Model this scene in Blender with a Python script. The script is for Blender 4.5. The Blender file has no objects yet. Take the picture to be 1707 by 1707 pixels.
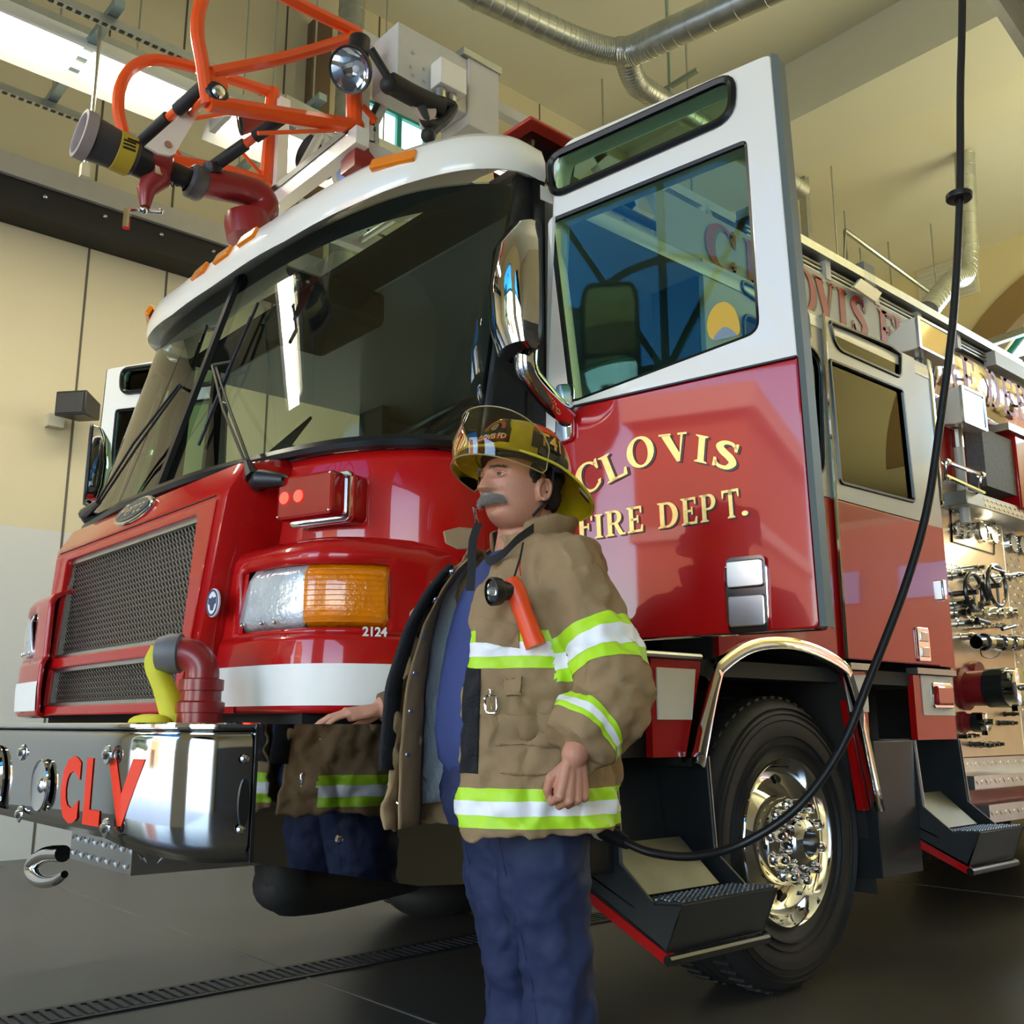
import bpy, bmesh, math, random
from math import sin, cos, pi, radians, atan, sqrt, hypot
from mathutils import Vector, Matrix, noise
random.seed(4)
SC = bpy.context.scene
COL = SC.collection

# ------------------------------------------------------------------ camera
FPX = 1670.0; CXP = 853.5; CYP = 853.5; HOR = 1207.0
PITCH = atan((HOR-CYP)/FPX); YAW = radians(48.6)
CAM = Vector((3.46, -2.0, .97))
FW = Vector((-sin(YAW), cos(YAW), 0)); RT = Vector((cos(YAW), sin(YAW), 0)); UP = Vector((0, 0, 1))
cd = bpy.data.cameras.new('camera'); cam = bpy.data.objects.new('camera', cd); COL.objects.link(cam)
cd.sensor_width = 36; cd.lens = FPX*36/1707; cd.clip_start = .05; cd.clip_end = 300
zc = -(FW*cos(PITCH)+UP*sin(PITCH)); xc = RT; yc = zc.cross(xc)
cam.matrix_world = Matrix((( xc.x, yc.x, zc.x, CAM.x), (xc.y, yc.y, zc.y, CAM.y), (xc.z, yc.z, zc.z, CAM.z), (0, 0, 0, 1)))
SC.camera = cam

# ------------------------------------------------------------------ sky, sun, exposure
w = bpy.data.worlds.new('sky'); SC.world = w; w.use_nodes = True
nt = w.node_tree; nt.nodes.clear()
wo = nt.nodes.new('ShaderNodeOutputWorld'); bg = nt.nodes.new('ShaderNodeBackground'); sk = nt.nodes.new('ShaderNodeTexSky')
sk.sky_type = 'NISHITA'; sk.sun_disc = False; sk.sun_elevation = radians(48); sk.sun_rotation = radians(20); sk.altitude = 100; sk.air_density = 1.2
bg.inputs[1].default_value = 1.0
nt.links.new(sk.outputs[0], bg.inputs[0]); nt.links.new(bg.outputs[0], wo.inputs[0])
sd = bpy.data.lights.new('sun', 'SUN'); sd.energy = 10; sd.angle = radians(.6); sd.color = (1, .95, .86)
so = bpy.data.objects.new('sun', sd); COL.objects.link(so)
so.rotation_euler = Vector((-.35, -.62, -.7)).to_track_quat('-Z', 'Y').to_euler()
SC.view_settings.view_transform = 'Standard'; SC.view_settings.look = 'None'
SC.view_settings.gamma = 1; SC.view_settings.use_curve_mapping = False
SC.view_settings.exposure = 0.72

def area(name, loc, direction, sx, sy, power, color=(1, 1, 1), portal=False):
    l = bpy.data.lights.new(name, 'AREA'); l.shape = 'RECTANGLE'; l.size = sx; l.size_y = sy; l.energy = power; l.color = color
    o = bpy.data.objects.new(name, l); COL.objects.link(o); o.location = loc
    o.rotation_euler = Vector(direction).to_track_quat('-Z', 'Y').to_euler()
    if portal: l.cycles.is_portal = True
    return o
area('doorway_portal', (.3, -5.9, 3.2), (0, 1, 0), 5, 6.4, 1, portal=True)
area('doorway_portal', (6.2, -5.9, 3.2), (0, 1, 0), 5, 6.4, 1, portal=True)
area('doorway_portal', (7.2, 13.6, 2.2), (0, -1, 0), 4.2, 4.4, 1, portal=True)
area('ceiling_fill', (6.5, 10.2, 4.6), (-.2, 0, 1), 5, 5, 560, (1, .95, .60))  # added fill lights without fixtures, aimed up to brighten the ceiling
area('ceiling_fill', (5.5, 2.5, 5.4), (-.3, 0, 1), 1.6, 1.6, 25, (1, .93, .70))

# ------------------------------------------------------------------ pixel ray onto a real plane of the place
def ray(px, py):
    u = -(py-CYP)/FPX
    return FW*(cos(PITCH)-u*sin(PITCH)) + RT*((px-CXP)/FPX) + UP*(sin(PITCH)+u*cos(PITCH))
def on(px, py, ax, v):
    d = ray(px, py); return CAM+d*((v-CAM[ax])/d[ax])
def X(px, py, v=1.22): return on(px, py, 0, v)
def Y(px, py, v): return on(px, py, 1, v)
def Z(px, py, v): return on(px, py, 2, v)
def DP(px, py, D):
    d = ray(px, py); return CAM+d*(D/d.dot(FW))
def PJ(p):
    d = Vector(p)-CAM; a = d.dot(FW); z_ = a*cos(PITCH)+d.z*sin(PITCH); return (CXP+FPX*d.dot(RT)/z_, CYP-FPX*(-a*sin(PITCH)+d.z*cos(PITCH))/z_)
def PL(px, py, P, N):
    d = ray(px, py); return CAM+d*((Vector(P)-CAM).dot(N)/d.dot(N))

# ------------------------------------------------------------------ materials
MATS = {}
def mat(name, col, rough=.5, metal=0., coat=0., noise_amt=0., noise_scale=8., bump=0., bump_scale=60., emit=None, es=0., spec=.5, alpha=None):
    if name in MATS: return MATS[name]
    m = bpy.data.materials.new(name); m.use_nodes = True; n = m.node_tree; b = n.nodes['Principled BSDF']
    b.inputs['Base Color'].default_value = (*col, 1); b.inputs['Roughness'].default_value = rough
    b.inputs['Metallic'].default_value = metal; b.inputs['Coat Weight'].default_value = coat; b.inputs['Coat Roughness'].default_value = .03
    b.inputs['Specular IOR Level'].default_value = spec
    tc = n.nodes.new('ShaderNodeTexCoord')
    if noise_amt > 0:
        t = n.nodes.new('ShaderNodeTexNoise'); t.inputs['Scale'].default_value = noise_scale; t.inputs['Detail'].default_value = 5
        r = n.nodes.new('ShaderNodeMapRange'); r.inputs['To Min'].default_value = 1-noise_amt; r.inputs['To Max'].default_value = 1+noise_amt*.6
        mx = n.nodes.new('ShaderNodeMix'); mx.data_type = 'RGBA'; mx.blend_type = 'MULTIPLY'; mx.inputs['Factor'].default_value = 1
        mx.inputs['A'].default_value = (*col, 1)
        n.links.new(tc.outputs['Object'], t.inputs['Vector']); n.links.new(t.outputs['Fac'], r.inputs['Value'])
        n.links.new(r.outputs[0], mx.inputs['B']); n.links.new(mx.outputs['Result'], b.inputs['Base Color'])
    if bump > 0:
        t = n.nodes.new('ShaderNodeTexNoise'); t.inputs['Scale'].default_value = bump_scale; t.inputs['Detail'].default_value = 4
        bp = n.nodes.new('ShaderNodeBump'); bp.inputs['Strength'].default_value = bump; bp.inputs['Distance'].default_value = .01
        n.links.new(tc.outputs['Object'], t.inputs['Vector']); n.links.new(t.outputs['Fac'], bp.inputs['Height']); n.links.new(bp.outputs[0], b.inputs['Normal'])
    if emit: b.inputs['Emission Color'].default_value = (*emit, 1); b.inputs['Emission Strength'].default_value = es
    MATS[name] = m; return m

def glass(name, tint, refl=.0, rough=.0, ior=1.5):
    if name in MATS: return MATS[name]
    m = bpy.data.materials.new(name); m.use_nodes = True; n = m.node_tree; n.nodes.clear()
    o = n.nodes.new('ShaderNodeOutputMaterial'); mx = n.nodes.new('ShaderNodeMixShader'); t = n.nodes.new('ShaderNodeBsdfTransparent')
    g = n.nodes.new('ShaderNodeBsdfGlossy'); f = n.nodes.new('ShaderNodeFresnel'); f.inputs[0].default_value = ior
    t.inputs[0].default_value = (*tint, 1); g.inputs['Roughness'].default_value = rough
    a = n.nodes.new('ShaderNodeMath'); a.operation = 'MULTIPLY_ADD'; a.inputs[1].default_value = 1.0; a.inputs[2].default_value = refl; a.use_clamp = True
    n.links.new(f.outputs[0], a.inputs[0]); n.links.new(a.outputs[0], mx.inputs[0]); n.links.new(t.outputs[0], mx.inputs[1]); n.links.new(g.outputs[0], mx.inputs[2])
    n.links.new(mx.outputs[0], o.inputs[0]); MATS[name] = m; return m

RED = mat('red_paint', (.44, .006, .006), .25, coat=.75, spec=.15)
RED2 = mat('red_cast', (.26, .012, .014), .38, coat=.25, noise_amt=.12, noise_scale=12)
WHITE = mat('white_paint', (.86, .83, .75), .25, coat=.6)
WREF = mat('white_stripe', (.82, .80, .74), .45, noise_amt=.05, noise_scale=25)
WOLD = mat('white_ladder_paint', (.62, .61, .56), .45, noise_amt=.1, noise_scale=9)
WSHADE = mat('shaded_white_paint', (.50, .50, .45), .3, coat=.5)  # white cab paint with its shade put into the colour
CHR = mat('chrome', (.82, .82, .82), .045, metal=1)
STEEL = mat('polished_steel', (.52, .52, .52), .07, metal=1, bump=.004, bump_scale=5)
ALU = mat('brushed_aluminium', (.62, .61, .57), .3, metal=1, noise_amt=.12, noise_scale=20)
GALV = mat('galvanised_steel', (.46, .48, .46), .35, metal=.9, noise_amt=.2, noise_scale=14)
BLK = mat('black_plastic', (.012, .012, .013), .4)
RUB = mat('black_rubber', (.012, .012, .012), .6, noise_amt=.3, noise_scale=30)
TIRE = mat('tire_rubber', (.017, .017, .018), .62, noise_amt=.4, noise_scale=18)
STEPB = mat('black_step_paint', (.018, .021, .023), .38, noise_amt=.35, noise_scale=16)
GASK = mat('window_gasket', (.008, .009, .009), .25)
DKIN = mat('cab_interior', (.035, .04, .04), .7)
GREYV = mat('grey_vinyl', (.10, .13, .125), .6, noise_amt=.1)
DARKV = mat('undercarriage', (.012, .011, .010), .7, noise_amt=.4)
ORN = mat('orange_paint', (.85, .085, .004), .35, coat=.3)
AMB = mat('amber_lens', (.85, .22, .0), .15, coat=1)
GOLD = mat('gold_leaf', (.95, .68, .22), .38, metal=.55, noise_amt=.28, noise_scale=55)
BLKP = mat('black_vinyl', (.008, .006, .006), .3)
WSG = glass('windshield_glass', (.50, .62, .56), .03)
DRG = glass('door_glass', (.62, .78, .70), .0, ior=1.36)
TNG = glass('crew_glass', (.25, .33, .27), .0, ior=1.36)
CLG = glass('clear_lens', (.9, .92, .92), .03)
REDL = mat('red_lens', (.35, .008, .008), .08, coat=1)

# ------------------------------------------------------------------ mesh builder
class MB:
    def __init__(s): s.v = []; s.f = []
    def add(s, vs, fs):
        o = len(s.v); s.v += [Vector(v) for v in vs]; s.f += [tuple(i+o for i in f) for f in fs]; return s
    def box(s, c, d, R=None):
        c = Vector(c); vs = []
        for z in (-1, 1):
            for y in (-1, 1):
                for x in (-1, 1):
                    p = Vector((x*d[0]/2, y*d[1]/2, z*d[2]/2)); vs.append(c+(R @ p if R else p))
        return s.add(vs, [(0, 2, 3, 1), (4, 5, 7, 6), (0, 1, 5, 4), (2, 6, 7, 3), (0, 4, 6, 2), (1, 3, 7, 5)])
    def box2(s, a, b): return s.box([(a[i]+b[i])/2 for i in range(3)], [abs(b[i]-a[i]) for i in range(3)])
    def prism(s, poly, off):
        off = Vector(off); n = len(poly); vs = [Vector(p) for p in poly]; vs += [p+off for p in vs]
        return s.add(vs, [tuple(range(n))[::-1], tuple(range(n, 2*n))]+[(i, (i+1) % n, (i+1) % n+n, i+n) for i in range(n)])
    def loft(s, rings, closed=True, caps=True, loop=False):
        n = len(rings[0]); vs = [v for r in rings for v in r]; fs = []
        m = len(rings); k = n if closed else n-1
        for j in range(m if loop else m-1):
            a = j*n; b = ((j+1) % m)*n
            for i in range(k): fs.append((a+i, a+(i+1) % n, b+(i+1) % n, b+i))
        if caps and closed and not loop: fs += [tuple(range(n))[::-1], tuple(range((m-1)*n, m*n))]
        return s.add(vs, fs)
    def tube(s, path, r, n=10, loop=False, caps=True, flat=None):
        P = [Vector(p) for p in path]; m = len(P)
        rs = r if isinstance(r, (list, tuple)) else [r]*m
        rings = []; up = None
        for i in range(m):
            if loop: t = P[(i+1) % m]-P[i-1]
            else: t = P[min(i+1, m-1)]-P[max(i-1, 0)]
            if t.length < 1e-9: t = Vector((0, 0, 1))
            t.normalize()
            if up is None: up = Vector((0, 0, 1)) if abs(t.z) < .9 else Vector((0, 1, 0))
            a = up-t*up.dot(t)
            if a.length < 1e-4: a = t.orthogonal()
            a.normalize(); up = a; b = t.cross(a)
            k = flat or 1
            rings.append([P[i]+(a*cos(2*pi*q/n)+b*sin(2*pi*q/n)*k)*rs[i] for q in range(n)])
        return s.loft(rings, True, caps, loop)
    def bar(s, a, b, w, h=None, up=(0, 0, 1)):
        a = Vector(a); b = Vector(b); h = h or w; t = (b-a); L = t.length; t.normalize(); u = Vector(up)
        x = t.cross(u)
        if x.length < 1e-4: x = t.orthogonal()
        x.normalize(); u = x.cross(t)
        R = Matrix((x, t, u)).transposed()
        return s.box((a+b)/2, (w, L, h), R)
    def cyl(s, a, b, r, r2=None, n=20):
        return s.lathe([(0, 0), (r, 0), (r if r2 is None else r2, 1), (0, 1)], a, Vector(b)-Vector(a), n, unit=True)
    def lathe(s, prof, o, ax, n=28, unit=False):
        o = Vector(o); ax = Vector(ax); L = ax.length; t = ax.normalized(); a = t.orthogonal().normalized(); b = t.cross(a)
        k = L if unit else 1
        rings = [[o+t*h*k+(a*cos(2*pi*q/n)+b*sin(2*pi*q/n))*max(r, 1e-5) for q in range(n)] for r, h in prof]
        return s.loft(rings, True, False)
    def ball(s, c, r, n=16, m=10, R=None):
        c = Vector(c); r = (r, r, r) if not isinstance(r, (tuple, list)) else r; rings = []
        for j in range(m+1):
            th = pi*j/m; ring = []
            for i in range(n):
                p = Vector((r[0]*sin(th)*cos(2*pi*i/n), r[1]*sin(th)*sin(2*pi*i/n), r[2]*cos(th))); ring.append(c+(R @ p if R else p))
            rings.append(ring)
        return s.loft(rings, True, False)
    def grid(s, rows): return s.loft(rows, False, False)
    def build(s, name, m, parent=None, bevel=0, ang=35, thick=0, sub=0, label=None, flat=False, mods=None):
        me = bpy.data.meshes.new(name); off = wloc(parent) if parent else Vector()
        me.from_pydata([tuple(v-off) for v in s.v], [], s.f); me.update()
        b = bmesh.new(); b.from_mesh(me); bmesh.ops.remove_doubles(b, verts=b.verts, dist=1e-5)
        bmesh.ops.recalc_face_normals(b, faces=b.faces); b.to_mesh(me); b.free()
        return fin(name, me, m, parent, bevel, ang, thick, sub, label, flat)
def fin(name, me, m, parent, bevel=0, ang=35, thick=0, sub=0, label=None, flat=False):
    if not flat:
        for p in me.polygons: p.use_smooth = True
        me.set_sharp_from_angle(angle=radians(ang))
    me.materials.append(m)
    o = bpy.data.objects.new(name, me); COL.objects.link(o); o.parent = parent
    if thick:
        k = o.modifiers.new('solid', 'SOLIDIFY'); k.thickness = thick; k.offset = -1
    if sub:
        k = o.modifiers.new('sub', 'SUBSURF'); k.levels = sub; k.render_levels = sub
    if bevel:
        k = o.modifiers.new('bevel', 'BEVEL'); k.width = bevel; k.segments = 2; k.limit_method = 'ANGLE'; k.angle_limit = radians(40)
        k.harden_normals = False
    if label: o['label'] = label
    return o
def wloc(o):
    v = Vector()
    while o: v += o.location; o = o.parent
    return v
def thing(name, label, cat, loc=(0, 0, 0), group=None):
    o = bpy.data.objects.new(name, None); COL.objects.link(o); o.location = loc; o.empty_display_size = .1
    return tag(o, label, cat, group)
def tag(o, label, cat, group=None):
    o['label'] = label; o['category'] = cat
    if group: o['group'] = group
    return o
def struct(o): o['kind'] = 'structure'; return o
def rrect(w, h, r, n=5, cx=0, cy=0):
    out = []
    for sx, sy, a0 in ((1, 1, 0), (-1, 1, 90), (-1, -1, 180), (1, -1, 270)):
        for i in range(n+1):
            a = radians(a0+90*i/n); out.append((cx+sx*(w/2-r)+r*cos(a), cy+sy*(h/2-r)+r*sin(a)))
    return out
def roundpoly(pts, r, n=5):
    out = []; m = len(pts)
    for i in range(m):
        p = Vector(pts[i][:2]); a = Vector(pts[i-1][:2]); b = Vector(pts[(i+1) % m][:2])
        rr = r[i] if isinstance(r, (list, tuple)) else r
        da = (a-p); db = (b-p); k = min(rr, da.length*.48, db.length*.48)
        if k < 1e-5: out.append((p.x, p.y)); continue
        A = p+da.normalized()*k; B = p+db.normalized()*k
        for j in range(n+1):
            t = j/n; q = A*(1-t)**2+p*2*t*(1-t)+B*t*t; out.append((q.x, q.y))
    return out
def shape_mesh(loops, depth, bevel=0):
    """filled 2D shape with holes, extruded symmetrically, as a mesh in its own xy plane"""
    cu = bpy.data.curves.new('tmp', 'CURVE'); cu.dimensions = '2D'; cu.fill_mode = 'BOTH'; cu.extrude = max(depth/2-bevel, 0); cu.bevel_depth = bevel; cu.bevel_resolution = 1
    if bevel: cu.offset = -bevel
    for L in loops:
        sp = cu.splines.new('POLY'); sp.points.add(len(L)-1); sp.use_cyclic_u = True
        for i, p in enumerate(L): sp.points[i].co = (p[0], p[1], 0, 1)
    o = bpy.data.objects.new('tmp', cu); COL.objects.link(o)
    dg = bpy.context.evaluated_depsgraph_get(); dg.update(); me = bpy.data.meshes.new_from_object(o.evaluated_get(dg))
    bpy.data.objects.remove(o); bpy.data.curves.remove(cu); return me
def frame(o, u, v):
    u = Vector(u).normalized(); v = Vector(v); v = (v-u*v.dot(u)).normalized(); w_ = u.cross(v)
    return Matrix(((u.x, v.x, w_.x, o[0]), (u.y, v.y, w_.y, o[1]), (u.z, v.z, w_.z, o[2]), (0, 0, 0, 1)))
def plate(name, loops, depth, m, parent, o, u, v, bevel=0, label=None, warp=None, ang=30):
    me = shape_mesh(loops, depth, bevel); me.transform(frame(o, u, v))
    if warp:
        for q in me.vertices: q.co = warp(q.co)
    off = wloc(parent) if parent else Vector(); me.transform(Matrix.Translation(-off)); me.materials.clear()
    return fin(name, me, m, parent, ang=ang, label=label)
def text_mesh(s, size, depth, shear=0, spacing=1.0, bold=0):
    cu = bpy.data.curves.new('tmp', 'FONT'); cu.body = s; cu.size = size; cu.extrude = depth; cu.align_x = 'CENTER'; cu.align_y = 'CENTER'; cu.shear = shear; cu.space_character = spacing; cu.offset = bold
    cu.resolution_u = 3
    o = bpy.data.objects.new('tmp', cu); COL.objects.link(o)
    dg = bpy.context.evaluated_depsgraph_get(); dg.update(); me = bpy.data.meshes.new_from_object(o.evaluated_get(dg))
    bpy.data.objects.remove(o); bpy.data.curves.remove(cu); return me
def lettering(name, s, size, m, parent, o, u, v, depth=.0015, shear=0, spacing=1.0, bold=0, sx=1, label=None, warp=None):
    me = text_mesh(s, size, depth, shear, spacing, bold)
    me.transform(Matrix.Diagonal((sx, 1, 1, 1))); me.transform(frame(o, u, v))
    if warp:
        for q in me.vertices: q.co = warp(q.co)
    off = wloc(parent) if parent else Vector(); me.transform(Matrix.Translation(-off)); me.materials.clear()
    return fin(name, me, m, parent, flat=True, label=label)
def bez(pts, n=8):
    """Catmull-Rom through points"""
    P = [Vector(p) for p in pts]; P = [P[0]*2-P[1]]+P+[P[-1]*2-P[-2]]; out = []
    for i in range(1, len(P)-2):
        for j in range(n):
            t = j/n; a, b, c, d = P[i-1:i+3]
            out.append(.5*((2*b)+(c-a)*t+(2*a-5*b+4*c-d)*t*t+(3*b-a-3*c+d)*t**3))
    out.append(P[-2]); return out
def copy_tree(o, parent=None, loc=None):
    c = o.copy(); COL.objects.link(c); c.parent = parent
    if loc is not None: c.location = loc
    for ch in list(o.children): copy_tree(ch, c)
    return c
# ================================================================== THE ROOM
WX = -4.7; CZ = 8.54; YB = 14.0; YF = -6.0; XR = 9.5
def wallmat(name, up, low, zsplit):
    m = mat(name, up, .75, noise_amt=.05, noise_scale=1.3, bump=.12, bump_scale=90); n = m.node_tree; b = n.nodes['Principled BSDF']
    g = n.nodes.new('ShaderNodeNewGeometry'); s = n.nodes.new('ShaderNodeSeparateXYZ'); c = n.nodes.new('ShaderNodeMath'); c.operation = 'GREATER_THAN'; c.inputs[1].default_value = zsplit
    mx = n.nodes.new('ShaderNodeMix'); mx.data_type = 'RGBA'; src = b.inputs['Base Color'].links[0].from_socket
    n.links.new(g.outputs['Position'], s.inputs[0]); n.links.new(s.outputs['Z'], c.inputs[0]); n.links.new(c.outputs[0], mx.inputs['Factor'])
    mx.inputs['A'].default_value = (*low, 1); n.links.new(src, mx.inputs['B']); n.links.new(mx.outputs['Result'], b.inputs['Base Color']); return m
WALL = wallmat('tan_wall_panels', (.60, .53, .35), (.55, .55, .52), 2.45)
WALLR = mat('yellow_rear_wall', (.74, .64, .36), .75, noise_amt=.04, noise_scale=1)
CEIL = mat('cream_ceiling', (.74, .71, .54), .8, noise_amt=.04, noise_scale=1)
FLOORM = mat('sealed_concrete', (.075, .068, .056), .33, noise_amt=.32, noise_scale=1.6, bump=.06, bump_scale=25)
TEAL = mat('teal_window_frame', (.02, .30, .28), .4)
SKYG = glass('window_pane', (.93, .97, .97), .02)
b = MB(); b.box2((WX-.3, YF-.3, -.2), (XR+.3, YB+.3, 0)); struct(b.build('floor', FLOORM))
b = MB(); b.box2((WX-.3, YF-.3, CZ), (XR+.3, YB+.3, CZ+.2)); struct(b.build('ceiling', CEIL))
# left wall with a high row of small windows
win = [(3.05, 3.95, 6.95, 7.5)]
loops = [[(YF, 0), (YB, 0), (YB, CZ), (YF, CZ)]]+[[(a, c), (b_, c), (b_, d), (a, d)] for a, b_, c, d in win]
struct(plate('wall_left', loops, .3, WALL, None, (WX-.15, 0, 0), (0, 1, 0), (0, 0, 1)))
b = MB(); b.box2((XR, YF, 0), (XR+.3, YB, CZ)); struct(b.build('wall_right', wallmat('darkened_low_wall', (.50, .43, .28), (.055, .05, .045), 2.45)))  # unseen lower wall coloured dark to deepen the bumper wing's reflection
def arch(cx, w_, zs, z0=0, n=20):
    r = w_/2; return [(cx-r, z0), (cx+r, z0)]+[(cx+r*cos(pi*i/n), zs+r*sin(pi*i/n)) for i in range(n+1)]
fr = [[(WX-.3, 0), (XR+.3, 0), (XR+.3, CZ), (WX-.3, CZ)]]
BAYS = (-.2, 6.2)
wf = [[(WX-.3, -.01), (BAYS[0]-2.3, -.01)]]
# front wall: outline runs round both arched bay openings
out = [(WX-.3, 0)]
for cx in BAYS:
    out += [(cx-2.3, 0)]+[(cx+2.3*cos(pi-pi*i/24), 4.3+2.3*sin(pi*i/24)) for i in range(25)]+[(cx+2.3, 0)]
out += [(XR+.3, 0), (XR+.3, CZ), (WX-.3, CZ)]
struct(plate('wall_front', [out], .35, WALL, None, (0, YF, 0), (1, 0, 0), (0, 0, 1)))
# rear wall with arched lights over closed doors
rarch = [(-3.35+1.2, 6.75), (2.6, 6.75), (8.4, 6.75)]
cxs = (-.9, 2.6+1.6)
loops = [[(WX-.3, -.02), (XR+.3, -.02), (XR+.3, CZ), (WX-.3, CZ)]]+[[(cx-2.45, 5.2), (cx+2.45, 5.2)]+[(cx+2.45*cos(pi*i/24), 5.2+2.45*sin(pi*i/24)) for i in range(25)] for cx in cxs]+[[(6.2, 0), (9.3, 0), (9.3, 4.4), (6.2, 4.4)]]
struct(plate('wall_rear', loops, .6, WALLR, None, (0, YB, 0), (1, 0, 0), (0, 0, 1)))
TRIMB = mat('brown_arch_trim', (.30, .19, .07), .6)
for k, cx in enumerate(cxs):
    b = MB()
    for r in (2.36,):
        b.tube([(cx+r*cos(pi*i/30), YB, 5.2+r*sin(pi*i/30)) for i in range(31)], .05, 6)
    for i in range(1, 6): b.bar((cx, YB, 5.2), (cx+2.36*cos(pi*i/6), YB, 5.2+2.36*sin(pi*i/6)), .05)
    b.tube([(cx+1.2*cos(pi*i/20), YB, 5.2+1.2*sin(pi*i/20)) for i in range(21)], .03, 6); b.bar((cx-2.4, YB, 5.24), (cx+2.4, YB, 5.24), .08)
    f = struct(b.build('window_%d' % (k+1), TEAL))
    plate('pane', [[(cx-2.4, 5.2), (cx+2.4, 5.2)]+[(cx+2.4*cos(pi*i/24), 5.2+2.4*sin(pi*i/24)) for i in range(25)]], .01, SKYG, f, (0, YB+.05, 0), (1, 0, 0), (0, 0, 1))
    b = MB(); rings = []
    for i in range(31):
        a = pi*i/30; rings.append([(cx+r*cos(a), y, 5.2+r*sin(a)) for r, y in ((2.44, YB-.05), (2.44, YB-.34), (2.95, YB-.34), (2.95, YB-.05))])
    b.loft(rings); struct(b.build('trim_%d' % (k+1), TRIMB))
# front arch transoms (teal bars and panes over the raised doors)
for k, cx in enumerate(BAYS):
    b = MB(); b.bar((cx-2.3, YF, 4.3), (cx+2.3, YF, 4.3), .12, .18)
    for i in (2, 3, 4): b.bar((cx, YF, 4.3), (cx+2.3*cos(pi*i/6), YF, 4.3+2.3*sin(pi*i/6)), .06)
    for r in (1.2, 2.25): b.tube([(cx+r*cos(pi*i/20), YF, 4.3+r*sin(pi*i/20)) for i in range(21)], .04, 6)
    f = struct(b.build('window_%d' % (k+3), TEAL))
    plate('pane', [[(cx-2.28, 4.3), (cx+2.28, 4.3)]+[(cx+2.28*cos(pi*i/24), 4.3+2.28*sin(pi*i/24)) for i in range(25)]], .01, glass('tinted_arch_pane', (.22, .50, .66), .02), f, (0, YF+.06, 0), (1, 0, 0), (0, 0, 1))
# small window
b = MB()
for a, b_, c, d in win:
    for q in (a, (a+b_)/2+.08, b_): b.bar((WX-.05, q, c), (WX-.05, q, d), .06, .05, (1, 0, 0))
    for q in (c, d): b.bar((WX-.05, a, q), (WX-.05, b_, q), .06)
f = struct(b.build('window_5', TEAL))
MB().box2((WX-.08, win[0][0], win[0][2]), (WX-.07, win[0][1], win[0][3])).build('pane', mat('glowing_pane', (.8, .9, .9), .5, emit=(.75, 1, .97), es=1.3), f)  # pane glows by emission in place of daylight behind it
# wall panel joints
b = MB(); JM = mat('dark_joint', (.10, .09, .07), .8)
for y in (-1.9, -.95, .473, 1.141, 3.265-1.1, 3.265, 4.457, 5.65, 6.85, 8.05): b.box2((WX-.001, y-.009, 0), (WX+.004, y+.009, CZ))
struct(b.build('trim_3', JM))
# lateral ceiling beam and soffit
b = MB(); b.box2((WX, 7.3, CZ-.75), (XR, 8.3, CZ)); b.build('ceiling_beam', CEIL); struct(bpy.data.objects['ceiling_beam']); bpy.data.objects['ceiling_beam'].name = 'trim_4'
b = MB(); b.box2((WX, 8.3, CZ-.42), (XR, 9.0, CZ)); struct(b.build('trim_5', CEIL))
# pilaster on left wall
b = MB(); b.box2((WX, 2.4, 4.2), (WX+.12, 2.62, 8.0)); struct(b.build('trim_6', mat('brown_pilaster', (.16, .10, .05), .6)))
# trench drain under the truck
dr = thing('trench_drain', 'black slotted trench drain set in the floor and running under the truck', 'floor drain', (-.33, 0, 0))
b = MB()
for sx in (-.09, .09): b.box2((-.33+sx-.012, -2.6, 0), (-.33+sx+.012, 6, .006))
b.box2((-.42, -2.6, 0), (-.24, 6, .002)); b.build('frame', BLK, dr)
b = MB()
y = -2.6
while y < 6: b.box2((-.405, y, .002), (-.255, y+.018, .007)); y += .04
b.build('grating', mat('cast_iron', (.045, .047, .05), .45, metal=.5), dr)['kind'] = 'stuff'
# floor control joints
b = MB(); JF = mat('floor_joint', (.16, .15, .12), .7)
b.box2((WX, .18, 0), (XR, .192, .0015)); b.box2((WX, 4.2, 0), (XR, 4.212, .0015)); b.box2((2.35, YF, 0), (2.362, YB, .0015)); struct(b.build('trim_7', JF))
# horizontal black rail on the left wall
r = thing('wall_rail', 'long black steel rail with a pale ledge bolted along the left wall', 'rail', (WX, 0, 5))
MB().box2((WX, YF+.3, 4.87), (WX+.3, 7, 5.12)).build('rail_beam', mat('black_beam', (.012, .010, .009), .6), r)
MB().box2((WX, YF+.3, 5.12), (WX+.34, 7, 5.30)).build('ledge', mat('grey_ledge', (.50, .46, .38), .6, noise_amt=.15), r)
b = MB()
y = -1.4
while y < 3: b.ball((WX+.305, y, 5.04), .02, 8, 6); y += .47
b.build('bolts', ALU, r)['kind'] = 'stuff'
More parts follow.
